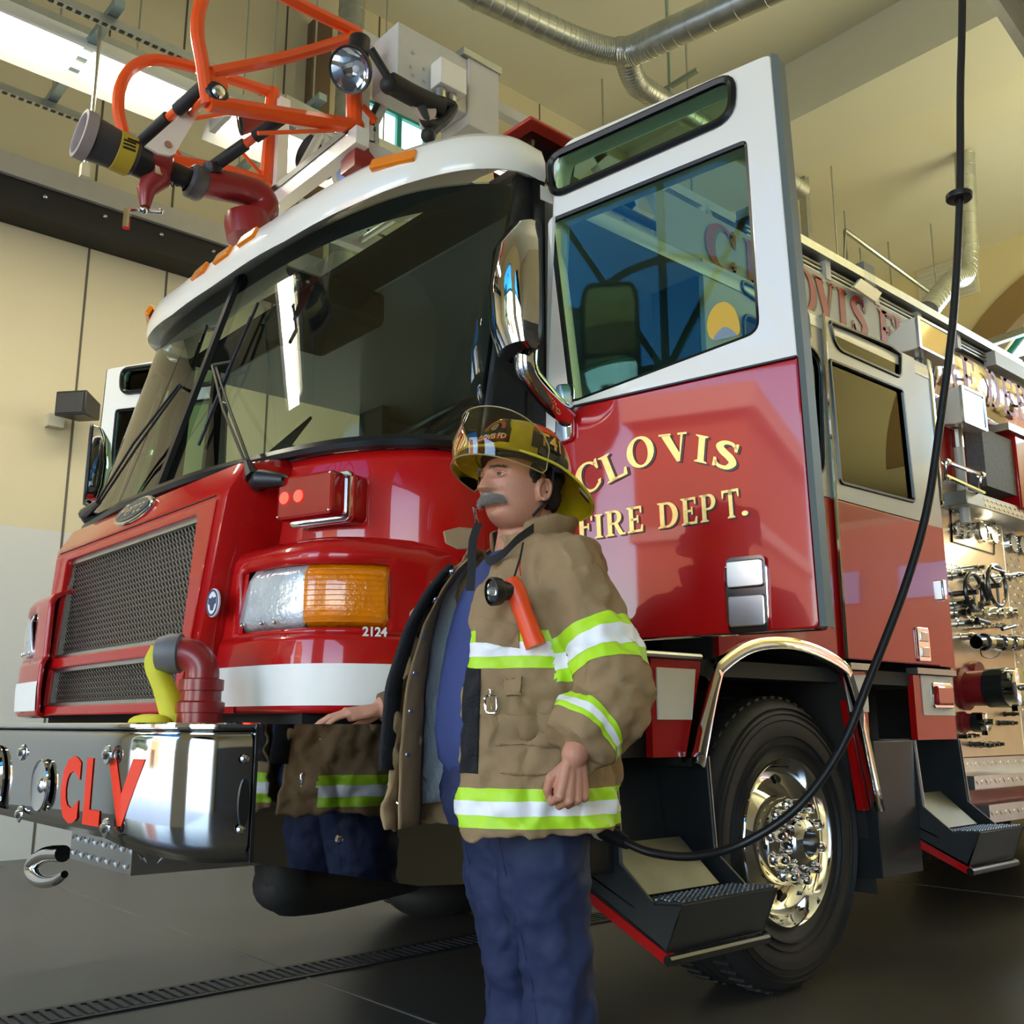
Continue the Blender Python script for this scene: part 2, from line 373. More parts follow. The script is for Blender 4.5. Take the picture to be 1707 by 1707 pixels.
# ------------------------------------------------------------ hanging light row and cable trays
LAMP = mat('lit_tube', (1, 1, .9), .5, emit=(1, .93, .72), es=5)
LREF = mat('white_reflector', (.85, .85, .80), .4)
for k, (y0, y1, lab) in enumerate(((-3.4, .38, 'long lit fluorescent fixture hanging above the orange ladder tip'), (.55, 2.3, 'lit fluorescent fixture farther back, partly hidden by the ladder tip frame'))):
    t = thing('fluorescent_light', lab, 'light', (-2.5, (y0+y1)/2, 5.0))
    b = MB(); b.prism([(-2.72, y0, 4.98), (-2.60, y0, 5.12), (-2.36, y0, 5.14), (-2.26, y0, 4.99), (-2.27, y0, 4.98), (-2.38, y0, 5.10), (-2.59, y0, 5.10), (-2.71, y0, 4.97)], (0, y1-y0, 0)); b.build('reflector', LREF, t)
    MB().box2((-2.40, y0, 5.14), (-2.56, y1, 5.22)).build('housing', GALV, t)
    for x in (-2.56, -2.42): MB().tube([(x, y0+.06, 5.04), (x, y1-.08, 5.04)], .022, 8).build('lamp_tube', LAMP, t)
    for y in (y0+.03, y1-.04): MB().box2((-2.62, y-.02, 4.99), (-2.36, y+.02, 5.1)).build('lamp_holder', WOLD, t)
    for y in (y0+.4, y1-.4): MB().tube([(-2.48, y, 5.2), (-2.48, y, CZ-.01)], .006, 5).build('hanger', GALV, t)
    area('tube_glow', (-2.49, (y0+y1)/2, 4.96), (0, 0, -1), .28, y1-y0, 14*(y1-y0), (1, .93, .75))
for xa, lab in ((-3.07, 'slotted steel strut rail hanging on the wall side of the lights'), (-1.98, 'slotted steel strut rail hanging on the truck side of the lights')):
    t = thing('strut_rail', lab, 'rail', (xa, 0, 5), 'strut rails beside the lights')
    MB().box2((xa-.025, YF+.4, 4.98), (xa+.025, 3.4, 5.03)).build('channel', GALV, t)
    b = MB(); y = -1.6
    while y < 3.3: b.box2((xa-.012, y, 4.976), (xa+.012, y+.03, 4.981)); y += .05
    b.build('slots', BLK, t)['kind'] = 'stuff'
t = thing('cross_struts', 'short blue-grey struts tying the two hanging strut rails together', 'strut', (-2.5, 0, 5.1))
for y in (-1.9, -.35, 1.0): MB().box2((-3.2, y-.03, 5.04), (-1.85, y+.03, 5.09)).build('strut', mat('bluish_strut', (.32, .42, .45), .35, metal=.8), t)
for y in (-.35, 1.0):
    for x in (-3.07, -1.98): MB().tube([(x, y, 5.05), (x, y, CZ-.01)], .007, 5).build('hanger_rod', GALV, t)
t = thing('electrical_outlet', 'small outlet box on a metal conduit drop left of the black nozzle', 'outlet', (-3.0, -.9, 4.4))
pa = DP(153, 200, 5.2); pb = DP(141, 285, 5.2)
MB().tube([Vector((pa.x, pa.y, 5.0)), pa, pb], .012, 8).build('conduit', ALU, t)
MB().box(pb, (.045, .045, .08)).build('box', mat('beige_box', (.6, .56, .42), .5), t)
# ------------------------------------------------------------ ducts
def spiral(t, pts, r):
    b = MB(); P = bez(pts, 10); b.tube(P, r, 18); b.build('duct_run', mat('spiral_duct', (.52, .54, .50), .33, metal=.85, noise_amt=.35, noise_scale=9), t)
    b = MB()
    L = 0
    for i in range(1, len(P)):
        d = (P[i]-P[i-1]); n_ = max(1, int(d.length/.14))
        for k in range(n_):
            c = P[i-1]+d*(k/n_); b.lathe([(r, -.005), (r+.004, 0), (r, .005)], c, d, 14)
    b.build('seam_rings', GALV, t)['kind'] = 'stuff'
t = thing('exhaust_duct', 'galvanised round duct with a Y branch hanging under the ceiling', 'duct', (-2, 4, 7))
spiral(t, [(-2.45, 1.2, 7), (-2.30, 2.4, 7), (-2.16, 3.5, 7), (-2.08, 3.87, 7), (-1.99, 4.1, 7)], .115)
spiral(t, [(-1.99, 4.1, 7), (-1.85, 4.19, 7), (-1.3, 4.3, 7), (1.5, 4.9, 7)], .135)
spiral(t, [(-1.95, 4.15, 7), (-2.1, 4.45, 6.93), (-2.15, 4.7, 6.95), (-2.2, 5.6, 7.0), (-2.25, 7.5, 7)], .11)
for p in ((-2.28, 2.9), (-2.2, 5.1), (-.9, 4.45)): b = MB(); b.tube([(p[0], p[1], 7.1), (p[0], p[1], CZ-.01)], .02, 6); b.box2((p[0]-.35, p[1]-.02, 7.2), (p[0]+.35, p[1]+.02, 7.24)); b.build('hanger', mat('green_grey_strut', (.3, .38, .3), .5, metal=.4), t)
t = thing('vertical_duct', 'grey vertical duct rising along the left wall behind the spotlight', 'duct', (WX+.55, 2.75, 4))
p = X(587, 0, WX+.55); spiral(t, [(p.x, p.y, 3.9), (p.x, p.y, 5.5), (p.x, p.y, CZ)], .13)
t = thing('exhaust_duct', 'bent grey duct coming down from the ceiling near the black cord ring', 'duct', (1, 11, 6))
a = Z(1608, 260, 8.5); d0 = a.dot(FW)-CAM.dot(FW)
spiral(t, [a, DP(1613, 440, d0), DP(1585, 470, d0-.6), DP(1545, 520, d0-1.4)], .13)
b = MB(); a = Z(1407, 352, 8.5); D = (a-CAM).dot(FW)
t = thing('gas_pipe', 'thin grey pipe bracket hanging by rods behind the ladder', 'pipe', (a.x, a.y, 7))
MB().tube([DP(1409, 440, D), DP(1408, 384, D), DP(1560, 495, D+.8)], .035, 8).build('pipe', GALV, t)
b = MB()
for px, py in ((1383, 243), (1407, 352), (1551, 373), (1480, 403), (1433, 413), (1143, 60), (1004, 132)):
    q = Z(px, py, CZ-.03); MB().tube([q, (q.x, q.y, CZ-2.6)], .012, 5).build('hanger_rod', GALV, t)
q = Z(1336, 250, CZ); MB().box2((q.x-.05, q.y-.05, CZ-2.8), (q.x+.05, q.y+.05, CZ-.01)).build('strut', GALV, t)
# wall speaker
c = X(132, 679, WX+.25)
t = thing('wall_speaker', 'small black box speaker on a bracket on the left wall', 'speaker', (WX, c.y, c.z))
b = MB(); R = Matrix.Rotation(radians(-50), 3, 'Z')
b.loft([[c+R @ Vector((x, y*s_, z*s_)) for y, z in ((-.13, -.10), (.13, -.10), (.13, .10), (-.13, .10))] for x, s_ in ((.12, 1), (-.15, .7))]); b.build('speaker_box', BLK, t, bevel=.01)
b = MB(); b.loft([[c+R @ Vector((x, y, z)) for y, z in ((-.11, -.08), (.11, -.08), (.11, .08), (-.11, .08))] for x in (.122, .128)]); b.build('grille', mat('dark_cloth', (.05, .05, .05), .8), t)
MB().box2((WX, c.y-.17, c.z-.14), (WX+.08, c.y-.05, c.z-.04)).build('bracket', mat('beige_box', (.6, .56, .42), .5), t)
# rear wall vent
c = Y(1580, 470, YB-.3); v = thing('wall_vent', 'pale louvred vent high on the yellow rear wall', 'vent', (c.x, YB-.3, c.z))
b = MB(); b.box2((c.x-.5, YB-.32, c.z-.35), (c.x+.5, YB-.3, c.z+.35)); b.build('backing', CEIL, v)
b = MB()
for i in range(9): b.box2((c.x-.45, YB-.34, c.z-.32+i*.075), (c.x+.45, YB-.32, c.z-.28+i*.075))
b.build('louvres', WOLD, v)
# rear grey hanging door tracks
for k, (p1, p2, lab) in enumerate((((1620, 582), (1720, 548), 'grey overhead door track crossing the arched window'), ((1640, 622), (1720, 596), 'lower grey door track in front of the arched window'))):
    a = Y(*p1, YB-1.2+k*.3); c = Y(*p2, YB-1.2+k*.3)
    tag(MB().bar(a-(c-a)*.6, c+(c-a)*3, .12, .1).build('door_track', GALV), lab, 'door track')
# dark raised door section at the top right
b = MB(); P = [DP(1655, -30, 3.2), DP(1715, 62, 3.2)]
t = thing('overhead_door', 'dark edge of a raised overhead door at the top right corner', 'door', (4.4, 1, 3.6))
d = (P[1]-P[0]); b.bar(P[0]-d*2, P[1]+d*2, .05, .08); b.build('track', ALU, t)
b = MB(); o = RT*.24+UP*.03; b.bar(P[0]-d*2+o, P[1]+d*2+o, .42, .05, up=UP); b.build('panel', BLK, t)
# ------------------------------------------------------------ outdoors, seen in reflections and through the doorway
b = MB(); b.box2((-60, -70, -.25), (60, YF-.3, -.03)); tag(b.build('driveway', mat('pale_concrete', (.50, .47, .42), .8, noise_amt=.1, noise_scale=.5)), 'pale concrete apron outside the bay doors', 'driveway')
b = MB(); b.box2((-40, YB+.3, -.25), (60, 70, -.03)); tag(b.build('driveway', mat('pale_concrete', (.50, .47, .42), .8)), 'pale concrete yard behind the open rear door', 'driveway')
bl2 = thing('building', 'long terracotta building behind the station, mirrored in the crew door', 'building', (20, 24, 0))
for k in range(5): MB().box2((4+k*3.2, 23.9, 4.3), (6+k*3.2, 24, 5.2)).build('window', mat('lavender_glass', (.35, .36, .55), .1), bl2)
MB().box2((2, 24, 0), (40, 32, 6.6)).build('wall', mat('terracotta_stucco', (.55, .20, .09), .8), bl2); MB().box2((1.8, 23.8, 6.6), (40, 32, 7.1)).build('cornice', mat('pale_cornice', (.75, .50, .36), .7), bl2)
TERR = mat('terracotta_stucco', (.55, .20, .09), .8, noise_amt=.08, noise_scale=.6)
bl = thing('building', 'terracotta building across the apron, seen mirrored in the red door', 'building', (-5, -26, 0))
MB().box2((-7.2, -36, 0), (-3.6, -26, 10.2)).build('wall', TERR, bl)
MB().box2((-7.5, -36.3, 10.2), (-3.3, -25.7, 11.0)).build('cornice', mat('pale_cornice', (.75, .50, .36), .7), bl)
MB().box2((-7.35, -36.1, 6.4), (-3.45, -25.85, 6.8)).build('string_course', mat('pale_cornice', (.75, .50, .36), .7), bl)
b = MB(); b.box2((-6.3, -26.05, 0), (-4.4, -25.98, 3.2)); b.build('doorway', mat('far_window', (.05, .03, .02), .3), bl)
LEAF = mat('dark_foliage', (.035, .045, .018), .8, noise_amt=.5, noise_scale=3)
rnd = random.Random(2)
for k, (x, y, h) in enumerate(((-9.2, -21, 11.5), (-15, -24, 13.5), (-21.5, -21, 11.0))):  # trees added out of view to darken the red door's reflection
    t_ = thing('added_tree', ('dark round tree beside the terracotta building', 'tallest dark tree in the row outside the bays', 'dark tree at the far end of the row outside')[k], 'added_tree', (x, y, 0), 'trees added outside to darken reflections')
    MB().tube([(x, y, 0), (x+.1, y, h*.5)], [.25, .15], 10).build('trunk', TRIMB, t_)
    b = MB()
    for i in range(34): b.ball((x+rnd.uniform(-1.7, 1.7), y+rnd.uniform(-1.7, 1.7), rnd.uniform(h*.25, h)), rnd.uniform(1.0, 1.5), 10, 7)
    b.build('crown', LEAF, t_)
bl = thing('building', 'pale block far to the side of the apron, seen mirrored in the bumper', 'building', (12, -40, 0))
MB().box2((4, -48, 0), (26, -38, 5.0)).build('wall', mat('pale_stucco', (.7, .62, .52), .8), bl)
# ================================================================== THE FIRE TRUCK
T = thing('fire_truck', 'red and white aerial ladder fire truck with chrome bumper and open driver door', 'fire truck')
HW = 1.22
def sym(h): return [(-x, y) for x, y in h[::-1] if x > 0]+list(h)
def lerp(a, b, t): return a+(b-a)*t
def smooth2(h, n=4):
    return [(p.x, p.y) for p in bez([(x, y, 0) for x, y in h], n)]
WS0 = [(0, -.63), (.3, -.613), (.6, -.565), (.85, -.505), (1.0, -.44), (1.12, -.345), (1.19, -.235), (1.215, -.12), (1.215, .06)]
WS1 = [(0, -.36), (.3, -.35), (.6, -.315), (.85, -.255), (1.0, -.19), (1.12, -.10), (1.18, -.03), (1.20, .03), (1.20, .10)]
LIP = [(0, -.46), (.3, -.45), (.6, -.405), (.85, -.325), (1.0, -.25), (1.12, -.16), (1.19, -.07), (1.225, .02), (1.225, .12)]
SKEW = .10
def ring(h, z, off=0, zf=None):
    pts = sym(smooth2(h, 4)); c = (0, 1.0)
    out = []
    for x, y in pts:
        y -= SKEW*max(0, -x)**1.5
        d = Vector((x*.9, y-.25, 0)); d.normalize()
        out.append(Vector((x+d.x*off, y+d.y*off, z if zf is None else zf(abs(x), z))))
    return out
# --- fascia below the windshield
def fz(x, z): return z
b = MB(); rows = [ring(WS0, 1.40, .012), ring(WS0, 1.47, .014), ring(WS0, 1.60, .018), ring(WS0, 1.73, .014), ring(WS0, 1.765, .0)]
b.grid(rows); b.build('cab_front_panel', RED, T, thick=.02)
# black gasket bead under glass
b = MB(); P = [v+Vector((0, 0, 0)) for v in ring(WS0, 1.785, .012)]; b.tube(P, .022, 8, caps=True); b.build('windshield_gasket', GASK, T)
def wsrow(t, off=0, x0=-2, x1=2):
    A = ring(WS0, 1.79, off); B = ring(WS1, 2.72, off)
    return [a.lerp(c, t) for a, c in zip(A, B) if x0 <= a.x <= x1]
for nm, a, c in (('windshield', -1.2149, .001), ('windshield', -.001, 1.2149)):
    b = MB(); b.grid([wsrow(t/8, 0, a, c) for t in range(9)]); b.build(nm, WSG, T)
# centre divider, top shade band (inside), pillars
A = Vector((0, -.642, 1.79)); B = Vector((0, -.372, 2.72)); MB().bar(A, B, .035, .02, (0, 1, 0)).build('windshield_divider', BLK, T)
for s in (-1, 1):
    b = MB(); rows = []
    for t in range(7):
        A = ring(WS0, 1.77, .004); B = ring(WS1, 2.76, .004)
        r = [a_.lerp(c_, t/6) for a_, c_ in zip(A, B) if a_.x*s > 1.2135]
        rows.append(r)
    b.grid(rows); b.build('front_pillar', BLK, T, thick=.03)
b = MB(); b.grid([wsrow(t, -.012) for t in (.9, .95, 1.0)]); b.build('shade_band', mat('dark_shade', (.006, .01, .009), .3), T)
# --- roof cap with visor
def lipz(x): return 2.655+.10*max(0, (x-.45)/.75)**1.2
def vz(dz): return lambda x, z: lipz(x)+dz
rows = [ring(WS1, 0, .0, vz(.055)), ring(LIP, 0, -.03, vz(.012)), ring(LIP, 0, -.004, vz(0)), ring(LIP, 0, .004, vz(.018)), ring(LIP, 0, .0, vz(.075)), ring(LIP, 0, -.02, vz(.125))]
def ring_in(k, z):
    out = []
    for x, y in [(x_, y_-SKEW*max(0, -x_)**1.5) for x_, y_ in sym(smooth2(LIP, 4))]: out.append(Vector((x*k, lerp(y, .12, 1-k)+(.0), z)))
    return out
def rz(x, z): return min(lipz(x)+.165, 9)
rows += [ring(LIP, 0, -.06, vz(.16)), ring(LIP, 0, -.13, lambda x, z: lipz(x)*.6+2.88*.4+.10), ring_in(.72, 2.93), ring_in(.3, 2.95)]
b = MB(); b.grid(rows); b.build('roof_visor', WHITE, T, ang=50)
b = MB()
prof = [(-1.225, 2.69), (-1.225, 2.74), (-1.20, 2.775), (-1.1, 2.81), (-.8, 2.85), (.8, 2.85), (1.1, 2.81), (1.20, 2.775), (1.225, 2.74), (1.225, 2.69)]
b.loft([[Vector((x, y, z)) for x, z in prof] for y in (.1, 2.80)], closed=True); b.build('cab_roof', WHITE, T, ang=50)
# marker lights on the visor
def vis(x, z): # y of visor front at x
    pts = smooth2(LIP, 8)
    for (a, b_), (c, d) in zip(pts, pts[1:]):
        if a <= abs(x) <= c: return lerp(b_, d, (abs(x)-a)/(c-a+1e-9)), (d-b_)/(c-a+1e-9)
    return pts[-1][1], 5
for x in (-.92, -.2, 0, .2, .92):
    y, sl = vis(x, 0); y -= SKEW*max(0, -x)**1.5; sl *= (1 if x >= 0 else -1); u = Vector((1, sl, 0)).normalized(); n_ = u.cross(Vector((0, 0, 1)))
    if n_.y > 0: n_ = -n_
    z = lipz(abs(x))+.105; c = Vector((x, y, z))+n_*(-.008)
    upv = (Vector((0, 0, 1))-n_*.45).normalized(); n2 = u.cross(upv); n2 = n2 if n2.y < 0 else -n2
    plate('marker_light', [roundpoly(rrect(.12 if abs(x) < .5 else .17, .052, .008), .001, 1)], .02, AMB, T, c, u, upv, bevel=.004)
# --- nose with grilles
NY = -.74
def nose(px, pz): # y of the nose face at height z
    return NY-.035*(1.6-pz)/.6 if pz < 1.62 else NY+.06+.0*(pz)
nz = [1.0, 1.62, 1.65, 1.735, 1.765]; ny = [-.775, -.74, -.737, -.69, -.60]; nw = [.765, .785, .785, .77, .75]; nr = [.645, .755, .765, .775, .755]
rings_ = []
for z, y, w_, q_ in zip(nz, ny, nw, nr):
    r = .05; rings_.append([Vector((-w_, -.35, z)), Vector((-w_, y+r, z)), Vector((-w_+r*.3, y+r*.3, z)), Vector((-w_+r, y, z)), Vector((q_-r, y, z)), Vector((q_-r*.3, y+r*.3, z)), Vector((q_, y+r, z)), Vector((q_+.02, -.35, z))])
b = MB()
sides = [[r[0], r[1], r[2], r[3]] for r in rings_]; b.grid(sides); b.grid([[r[4], r[5], r[6], r[7]] for r in rings_])
b.grid([[r[3], r[4]] for r in rings_[1:]])                                  # face above the grille
b.add([rings_[-1][k] for k in range(8)], [tuple(range(8))])                 # top
b.build('nose_shell', RED, T, thick=.012, ang=40)
def face(x, z): # point on nose face plane
    return Vector((x, lerp(-.775, -.74, (z-1.0)/.62), z))
o_ = face(0, 1.0); vdir = face(0, 1.62)-face(0, 1.0)
outer = [(-.735, .0), (.61, .0), (.71, .622), (-.735, .622)]
g1 = roundpoly([(-.62, .215), (.578, .215), (.585, .595), (-.60, .595)], .02)
g2 = roundpoly([(-.62, .035), (.57, .035), (.575, .175), (-.62, .175)], .015)
plate('grille_surround', [outer, g1, g2], .03, RED, T, o_+Vector((0, .012, 0)), (1, 0, 0), vdir, bevel=.006)
plate('grille_seam', [[(-.7, .634), (.7, .634), (.7, .637), (-.7, .637)]], .004, BLK, T, o_+Vector((0, -.002, 0)), (1, 0, 0), vdir)
# mesh grilles: twisted diamond expanded metal
MESHM = mat('steel_mesh', (.78, .75, .68), .30, metal=1)
def mesh_grille(name, x0, x1, v0, v1, nx, ny_):
    g = MB(); vd = vdir.normalized(); o2 = o_+Vector((0, .035, 0)); w_ = (x1-x0)/nx; h = (v1-v0)/ny_
    for j in range(ny_):
        for i in range(nx):
            xc_ = x0+(i+.5*(j % 2)+.25)*w_; vv = v0+(j+.5)*h
            if xc_+w_*.6 > x1: continue
            a = o2+Vector((xc_-w_*.35, .004, 0))+vd*(vv-h*.62); c = o2+Vector((xc_+w_*.15, -.010, 0))+vd*(vv-h*.05); d = o2+Vector((xc_+w_*.45, .004, 0))+vd*(vv+h*.62)
            e = Vector((w_*.34, 0, 0)); g.add([a, a+e, c+e, c], [(0, 1, 2, 3)]); g.add([c, c+e, d+e, d], [(0, 1, 2, 3)])
    p = g.build(name, MESHM, T, flat=True)
    MB().box2((x0-.03, -.70, 1.0+v0-.02), (x1+.03, -.69, 1.0+v1+.02)).build('grille_backing', DARKV, p)
    q = MB(); 
    for a, c in (((x0, v0), (x1, v0)), ((x0, v1), (x1, v1)), ((x0, v0), (x0, v1)), ((x1, v0), (x1, v1))):
        q.bar(o2+Vector((a[0], -.008, 0))+vd*a[1], o2+Vector((c[0], -.008, 0))+vd*c[1], .014, .02, (0, 1, 0))
    q.build('grille_rim', ALU, p); return p
mesh_grille('main_grille', -.612, .592, .222, .588, 46, 18)
mesh_grille('lower_grille', -.612, .572, .04, .17, 46, 7)
# script badge, with its generic seal
bc = Vector((0, -.725, 1.715)); bv = Vector((0, .045, .088))
bd = plate('badge', [[(.165*cos(2*pi*i/40), .057*sin(2*pi*i/40)) for i in range(40)]], .022, CHR, T, Vector((0, -.716, 1.700)), (1, 0, 0), bv, bevel=.006)
plate('badge_face', [[(.142*cos(2*pi*i/40), .045*sin(2*pi*i/40)) for i in range(40)]], .004, mat('dark_grey_enamel', (.06, .07, .075), .35), bd, Vector((0, -.7268, 1.7055)), (1, 0, 0), bv)
lettering('badge_script', 'Pierce', .088, CHR, bd, Vector((0, -.7292, 1.7067)), (1, .0, 0), bv, .002, shear=.35, bold=.0)
# --- lower fenders with headlights (front corners)
FH = [(.58, -.70), (.70, -.692), (.9, -.675), (1.0, -.655), (1.08, -.62), (1.14, -.56), (1.18, -.48), (1.205, -.38), (1.22, -.27), (1.22, .05)]
def fend(s, z, off=0, top=0):
    out = []
    for i, (x, y) in enumerate(smooth2(FH, 6)):
        k = max(0., (y+.72)); d = Vector(((x-.7), (y-.1), 0)).normalized()
        out.append(Vector((s*(x+d.x*off), y+d.y*off-(.11 if s < 0 else 0), z)))
    return out
def f_mesh(s, zs, offs): return [fend(s, z, o) for z, o in zip(zs, offs)]
for s in (1, -1):
    # main body loft; the headlight opening is a dark inset with lenses proud of it
    b = MB(); b.grid(f_mesh(s, [.995, 1.0, 1.01, 1.10, 1.19, 1.21], [-.03, -.008, 0, .004, 0, -.006])); b.build('lower_fender', RED, T, thick=.015, ang=45)
    # white reflective stripe
    b = MB(); b.grid(f_mesh(s, [1.018, 1.06, 1.105, 1.128], [.0055, .0075, .0085, .007])); b.build('white_stripe', WREF, T, ang=60)
    # upper fender frame: two bands + sides around headlight recess
    n_ = len(fend(s, 1))
    rows = [fend(s, 1.21, -.006), fend(s, 1.225, -.010)]; b = MB(); b.grid(rows)
    zt = [1.40, 1.435, 1.46, 1.485, 1.495]; of = [-.012, -.014, -.03, -.08, -.16]
    b.grid([fend(s, z, o) for z, o in zip(zt, of)])
    sec = smooth2(FH, 6)
    def span(i0, i1, z0, z1, o0=-.010, o1=-.012):
        r0 = fend(s, z0, o0)[i0:i1+1]; r1 = fend(s, z1, o1)[i0:i1+1]; return [r0, r1]
    # find indices by x/y along the curve
    iA = next(i for i, p in enumerate(sec) if p[0] > .735); iB = next(i for i, p in enumerate(sec) if p[1] > -.46)
    b.grid(span(0, iA, 1.225, 1.40)); b.grid(span(iB, n_-1, 1.225, 1.40))
    # slanted inner edge of the recess
    b.build('upper_fender', RED, T, thick=.02, ang=45)
    b = MB(); b.grid([fend(s, 1.225, -.05)[iA-1:iB+2], fend(s, 1.41, -.055)[iA-1:iB+2]]); b.build('lamp_recess', BLK, T)
    iM = next(i for i, p in enumerate(sec) if p[0] > 1.055)
    def lens(nm, i0, i1, m, bulge):
        rows = []
        for k in range(7):
            t = k/6; z = lerp(1.226, 1.399, t); o = -.022+bulge*(1-(2*t-1)**6)
            r = fend(s, z, o)[i0:i1+1]
            if nm == 'headlight': r[0] = r[0].lerp(r[1], 0) ; r = [q+Vector((s*.075*t*max(0, 1-j/3), 0, 0)) for j, q in enumerate(r)]
            rows.append(r)
        b = MB(); b.grid(rows); return b.build(nm, m, T, thick=.008, ang=60)
    hl = lens('headlight', iA, iM, mat('headlight_lens', (.72, .76, .78), .12, metal=.35, coat=1, noise_amt=.35, noise_scale=22, bump=.35, bump_scale=60), .016)
    al = lens('turn_signal', iM, iB, mat('amber_turn_lens', (.85, .25, .0), .12, coat=1, noise_amt=.35, noise_scale=16, bump=.4, bump_scale=70), .022)
    b = MB()
    for k in range(1, 12):
        z = 1.226+.171*k/12; b.tube([q for q in fend(s, z, .0015)[iM:iB]], .0014, 5)
    b.build('lens_ribs', AMB, al)['kind'] = 'stuff'
    b = MB()
    for k in range(0, 3):
        q0 = fend(s, 1.245, -.002)[iA+1+k*3]; b.ball(q0, .007, 8, 6)
    b.build('aiming_screws', CHR, hl)
# number on the fender and round eagle seal
P0 = X(601, 1058, 1.2)
sec = smooth2(FH, 6)
lettering('fleet_number', '2124', .034, WREF, T, hit_ := Vector((1.213, -.512, 1.207)) if False else (Vector((1.185, -.487, 1.212))), Vector((.33, 1, 0)), (0, 0, 1), .0015, bold=.001)
sc_ = Y(356, 1005, -.735)
sl = plate('round_seal', [[(.036*cos(2*pi*i/28), .042*sin(2*pi*i/28)) for i in range(28)]], .008, mat('seal_white', (.75, .77, .8), .3), T, sc_, (1, .05, 0), (0, 0, 1), bevel=.002)
plate('seal_ring', [[(.033*cos(2*pi*i/28), .039*sin(2*pi*i/28)) for i in range(28)], [(.028*cos(2*pi*i/28), .033*sin(2*pi*i/28)) for i in range(28)]], .002, mat('seal_navy', (.05, .06, .12), .4), sl, sc_+Vector((0, -.005, 0)), (1, .05, 0), (0, 0, 1))
E_ = [(0, .018), (.006, .012), (.02, .016), (.022, -.002), (.012, -.006), (.006, -.022), (-.006, -.022), (-.012, -.006), (-.022, -.002), (-.02, .016), (-.006, .012)]
plate('seal_emblem', [E_], .002, mat('seal_navy', (.05, .06, .12), .4), sl, sc_+Vector((0, -.005, 0)), (1, .05, 0), (0, 0, 1))
# inner filler between nose and fenders
b = MB()
for s in (-1, 1):
    b.add([Vector((s*.58, -.69, 1.0)), Vector((s*.58, -.66, 1.45)), Vector((s*.58, -.5, 1.5)), Vector((s*.79, -.5, 1.5)), Vector((s*.79, -.66, 1.45)), Vector((s*.79, -.69, 1.0))], [(0, 1, 4, 5), (1, 2, 3, 4)])
b.build('fender_filler', RED, T)
# --- red warning lights on the fascia
for s in (1, -1):
    c = Vector((s*.935, -.475, 1.61)); u = Vector((1, .30*s, 0)).normalized(); n_ = Vector((u.y, -u.x, 0))
    wl = plate('warning_light', [rrect(.23, .14, .02)], .08, REDL, T, c+n_*.0, u, (0, 0, 1), bevel=.008)
    plate('chrome_band', [rrect(.235, .15, .02)], .022, CHR, wl, c+n_*.055, u, (0, 0, 1), bevel=.003)
    plate('lens', [rrect(.215, .13, .018)], .07, REDL, wl, c+n_*.095, u, (0, 0, 1), bevel=.010)
    cc = c+n_*.131-u*.03
    for k in (-.045, .01): MB().cyl(cc+u*k, cc+u*k+n_*.003, .018, n=14).build('lit_bulb', mat('lit_red', (1, .1, .05), .4, emit=(1, .03, .015), es=1.6), wl)
    for a_ in (-.098, .098):
        for z in (-.054, .054): MB().ball(c+n_*.131+u*a_+Vector((0, 0, z)), .005, 8, 6).build('screw', CHR, wl)
# --- wipers, laid on the glass
def glass_at(px, py, off=.02):
    best = None
    for k in range(41):
        t = k/40; A = ring(WS0, 1.79, off); B = ring(WS1, 2.72, off)
        for a, c in zip(A, B):
            q = a.lerp(c, t); u_, v_ = PJ(q); e = (u_-px)**2+(v_-py)**2
            if best is None or e < best[0]: best = (e, q)
    q = best[1]; d_ = (q-CAM).dot(FW); return DP(px, py, d_)
for piv, mid, elbow, b0, b1 in (((432, 803), (412, 770), (356, 609), (331, 742), (430, 505)), ((148, 862), (165, 836), (300, 642), (268, 768), (345, 543))):
    dv = Vector((0, -.045, 0)); P_ = glass_at(*piv, .03); P_ = DP(piv[0], piv[1], (P_-CAM).dot(FW)-.17); M_2 = glass_at(*mid, .05); M_2 = DP(mid[0], mid[1], (M_2-CAM).dot(FW)-.13); Eb = glass_at(*elbow, .05)
    wp = MB().tube([P_+Vector((.10, .03, -.01)), P_+Vector((.03, -.01, 0)), P_], [.020, .030, .032], 12).build('wiper', BLK, T)
    MB().tube([P_+Vector((0, -.02, .01)), M_2], [.024, .012], 8).build('arm_base', BLK, wp)
    d = RT*.011
    for sg in (-1, 1): MB().tube([M_2+d*sg*.6, M_2.lerp(Eb, .5)+d*sg+Vector((0, -.01, 0)), Eb+d*sg*.5], .0048, 6).build('wiper_arm', BLK, wp)
    a_, c_ = glass_at(*b0, .012), glass_at(*b1, .012); b = MB(); b.tube([a_, a_.lerp(c_, .5), c_], .006, 6)
    o_ = -FW*.02+RT*.006; b.tube([a_.lerp(c_, .12)+o_, a_.lerp(c_, .5)+o_*1.8, a_.lerp(c_, .88)+o_], .007, 6); b.tube([a_.lerp(c_, .12), a_.lerp(c_, .12)+o_], .005, 5); b.tube([a_.lerp(c_, .88), a_.lerp(c_, .88)+o_], .005, 5); b.tube([Eb, a_.lerp(c_, .55)+o_*1.8], .007, 6)
    b.build('wiper_blade', BLK, wp)
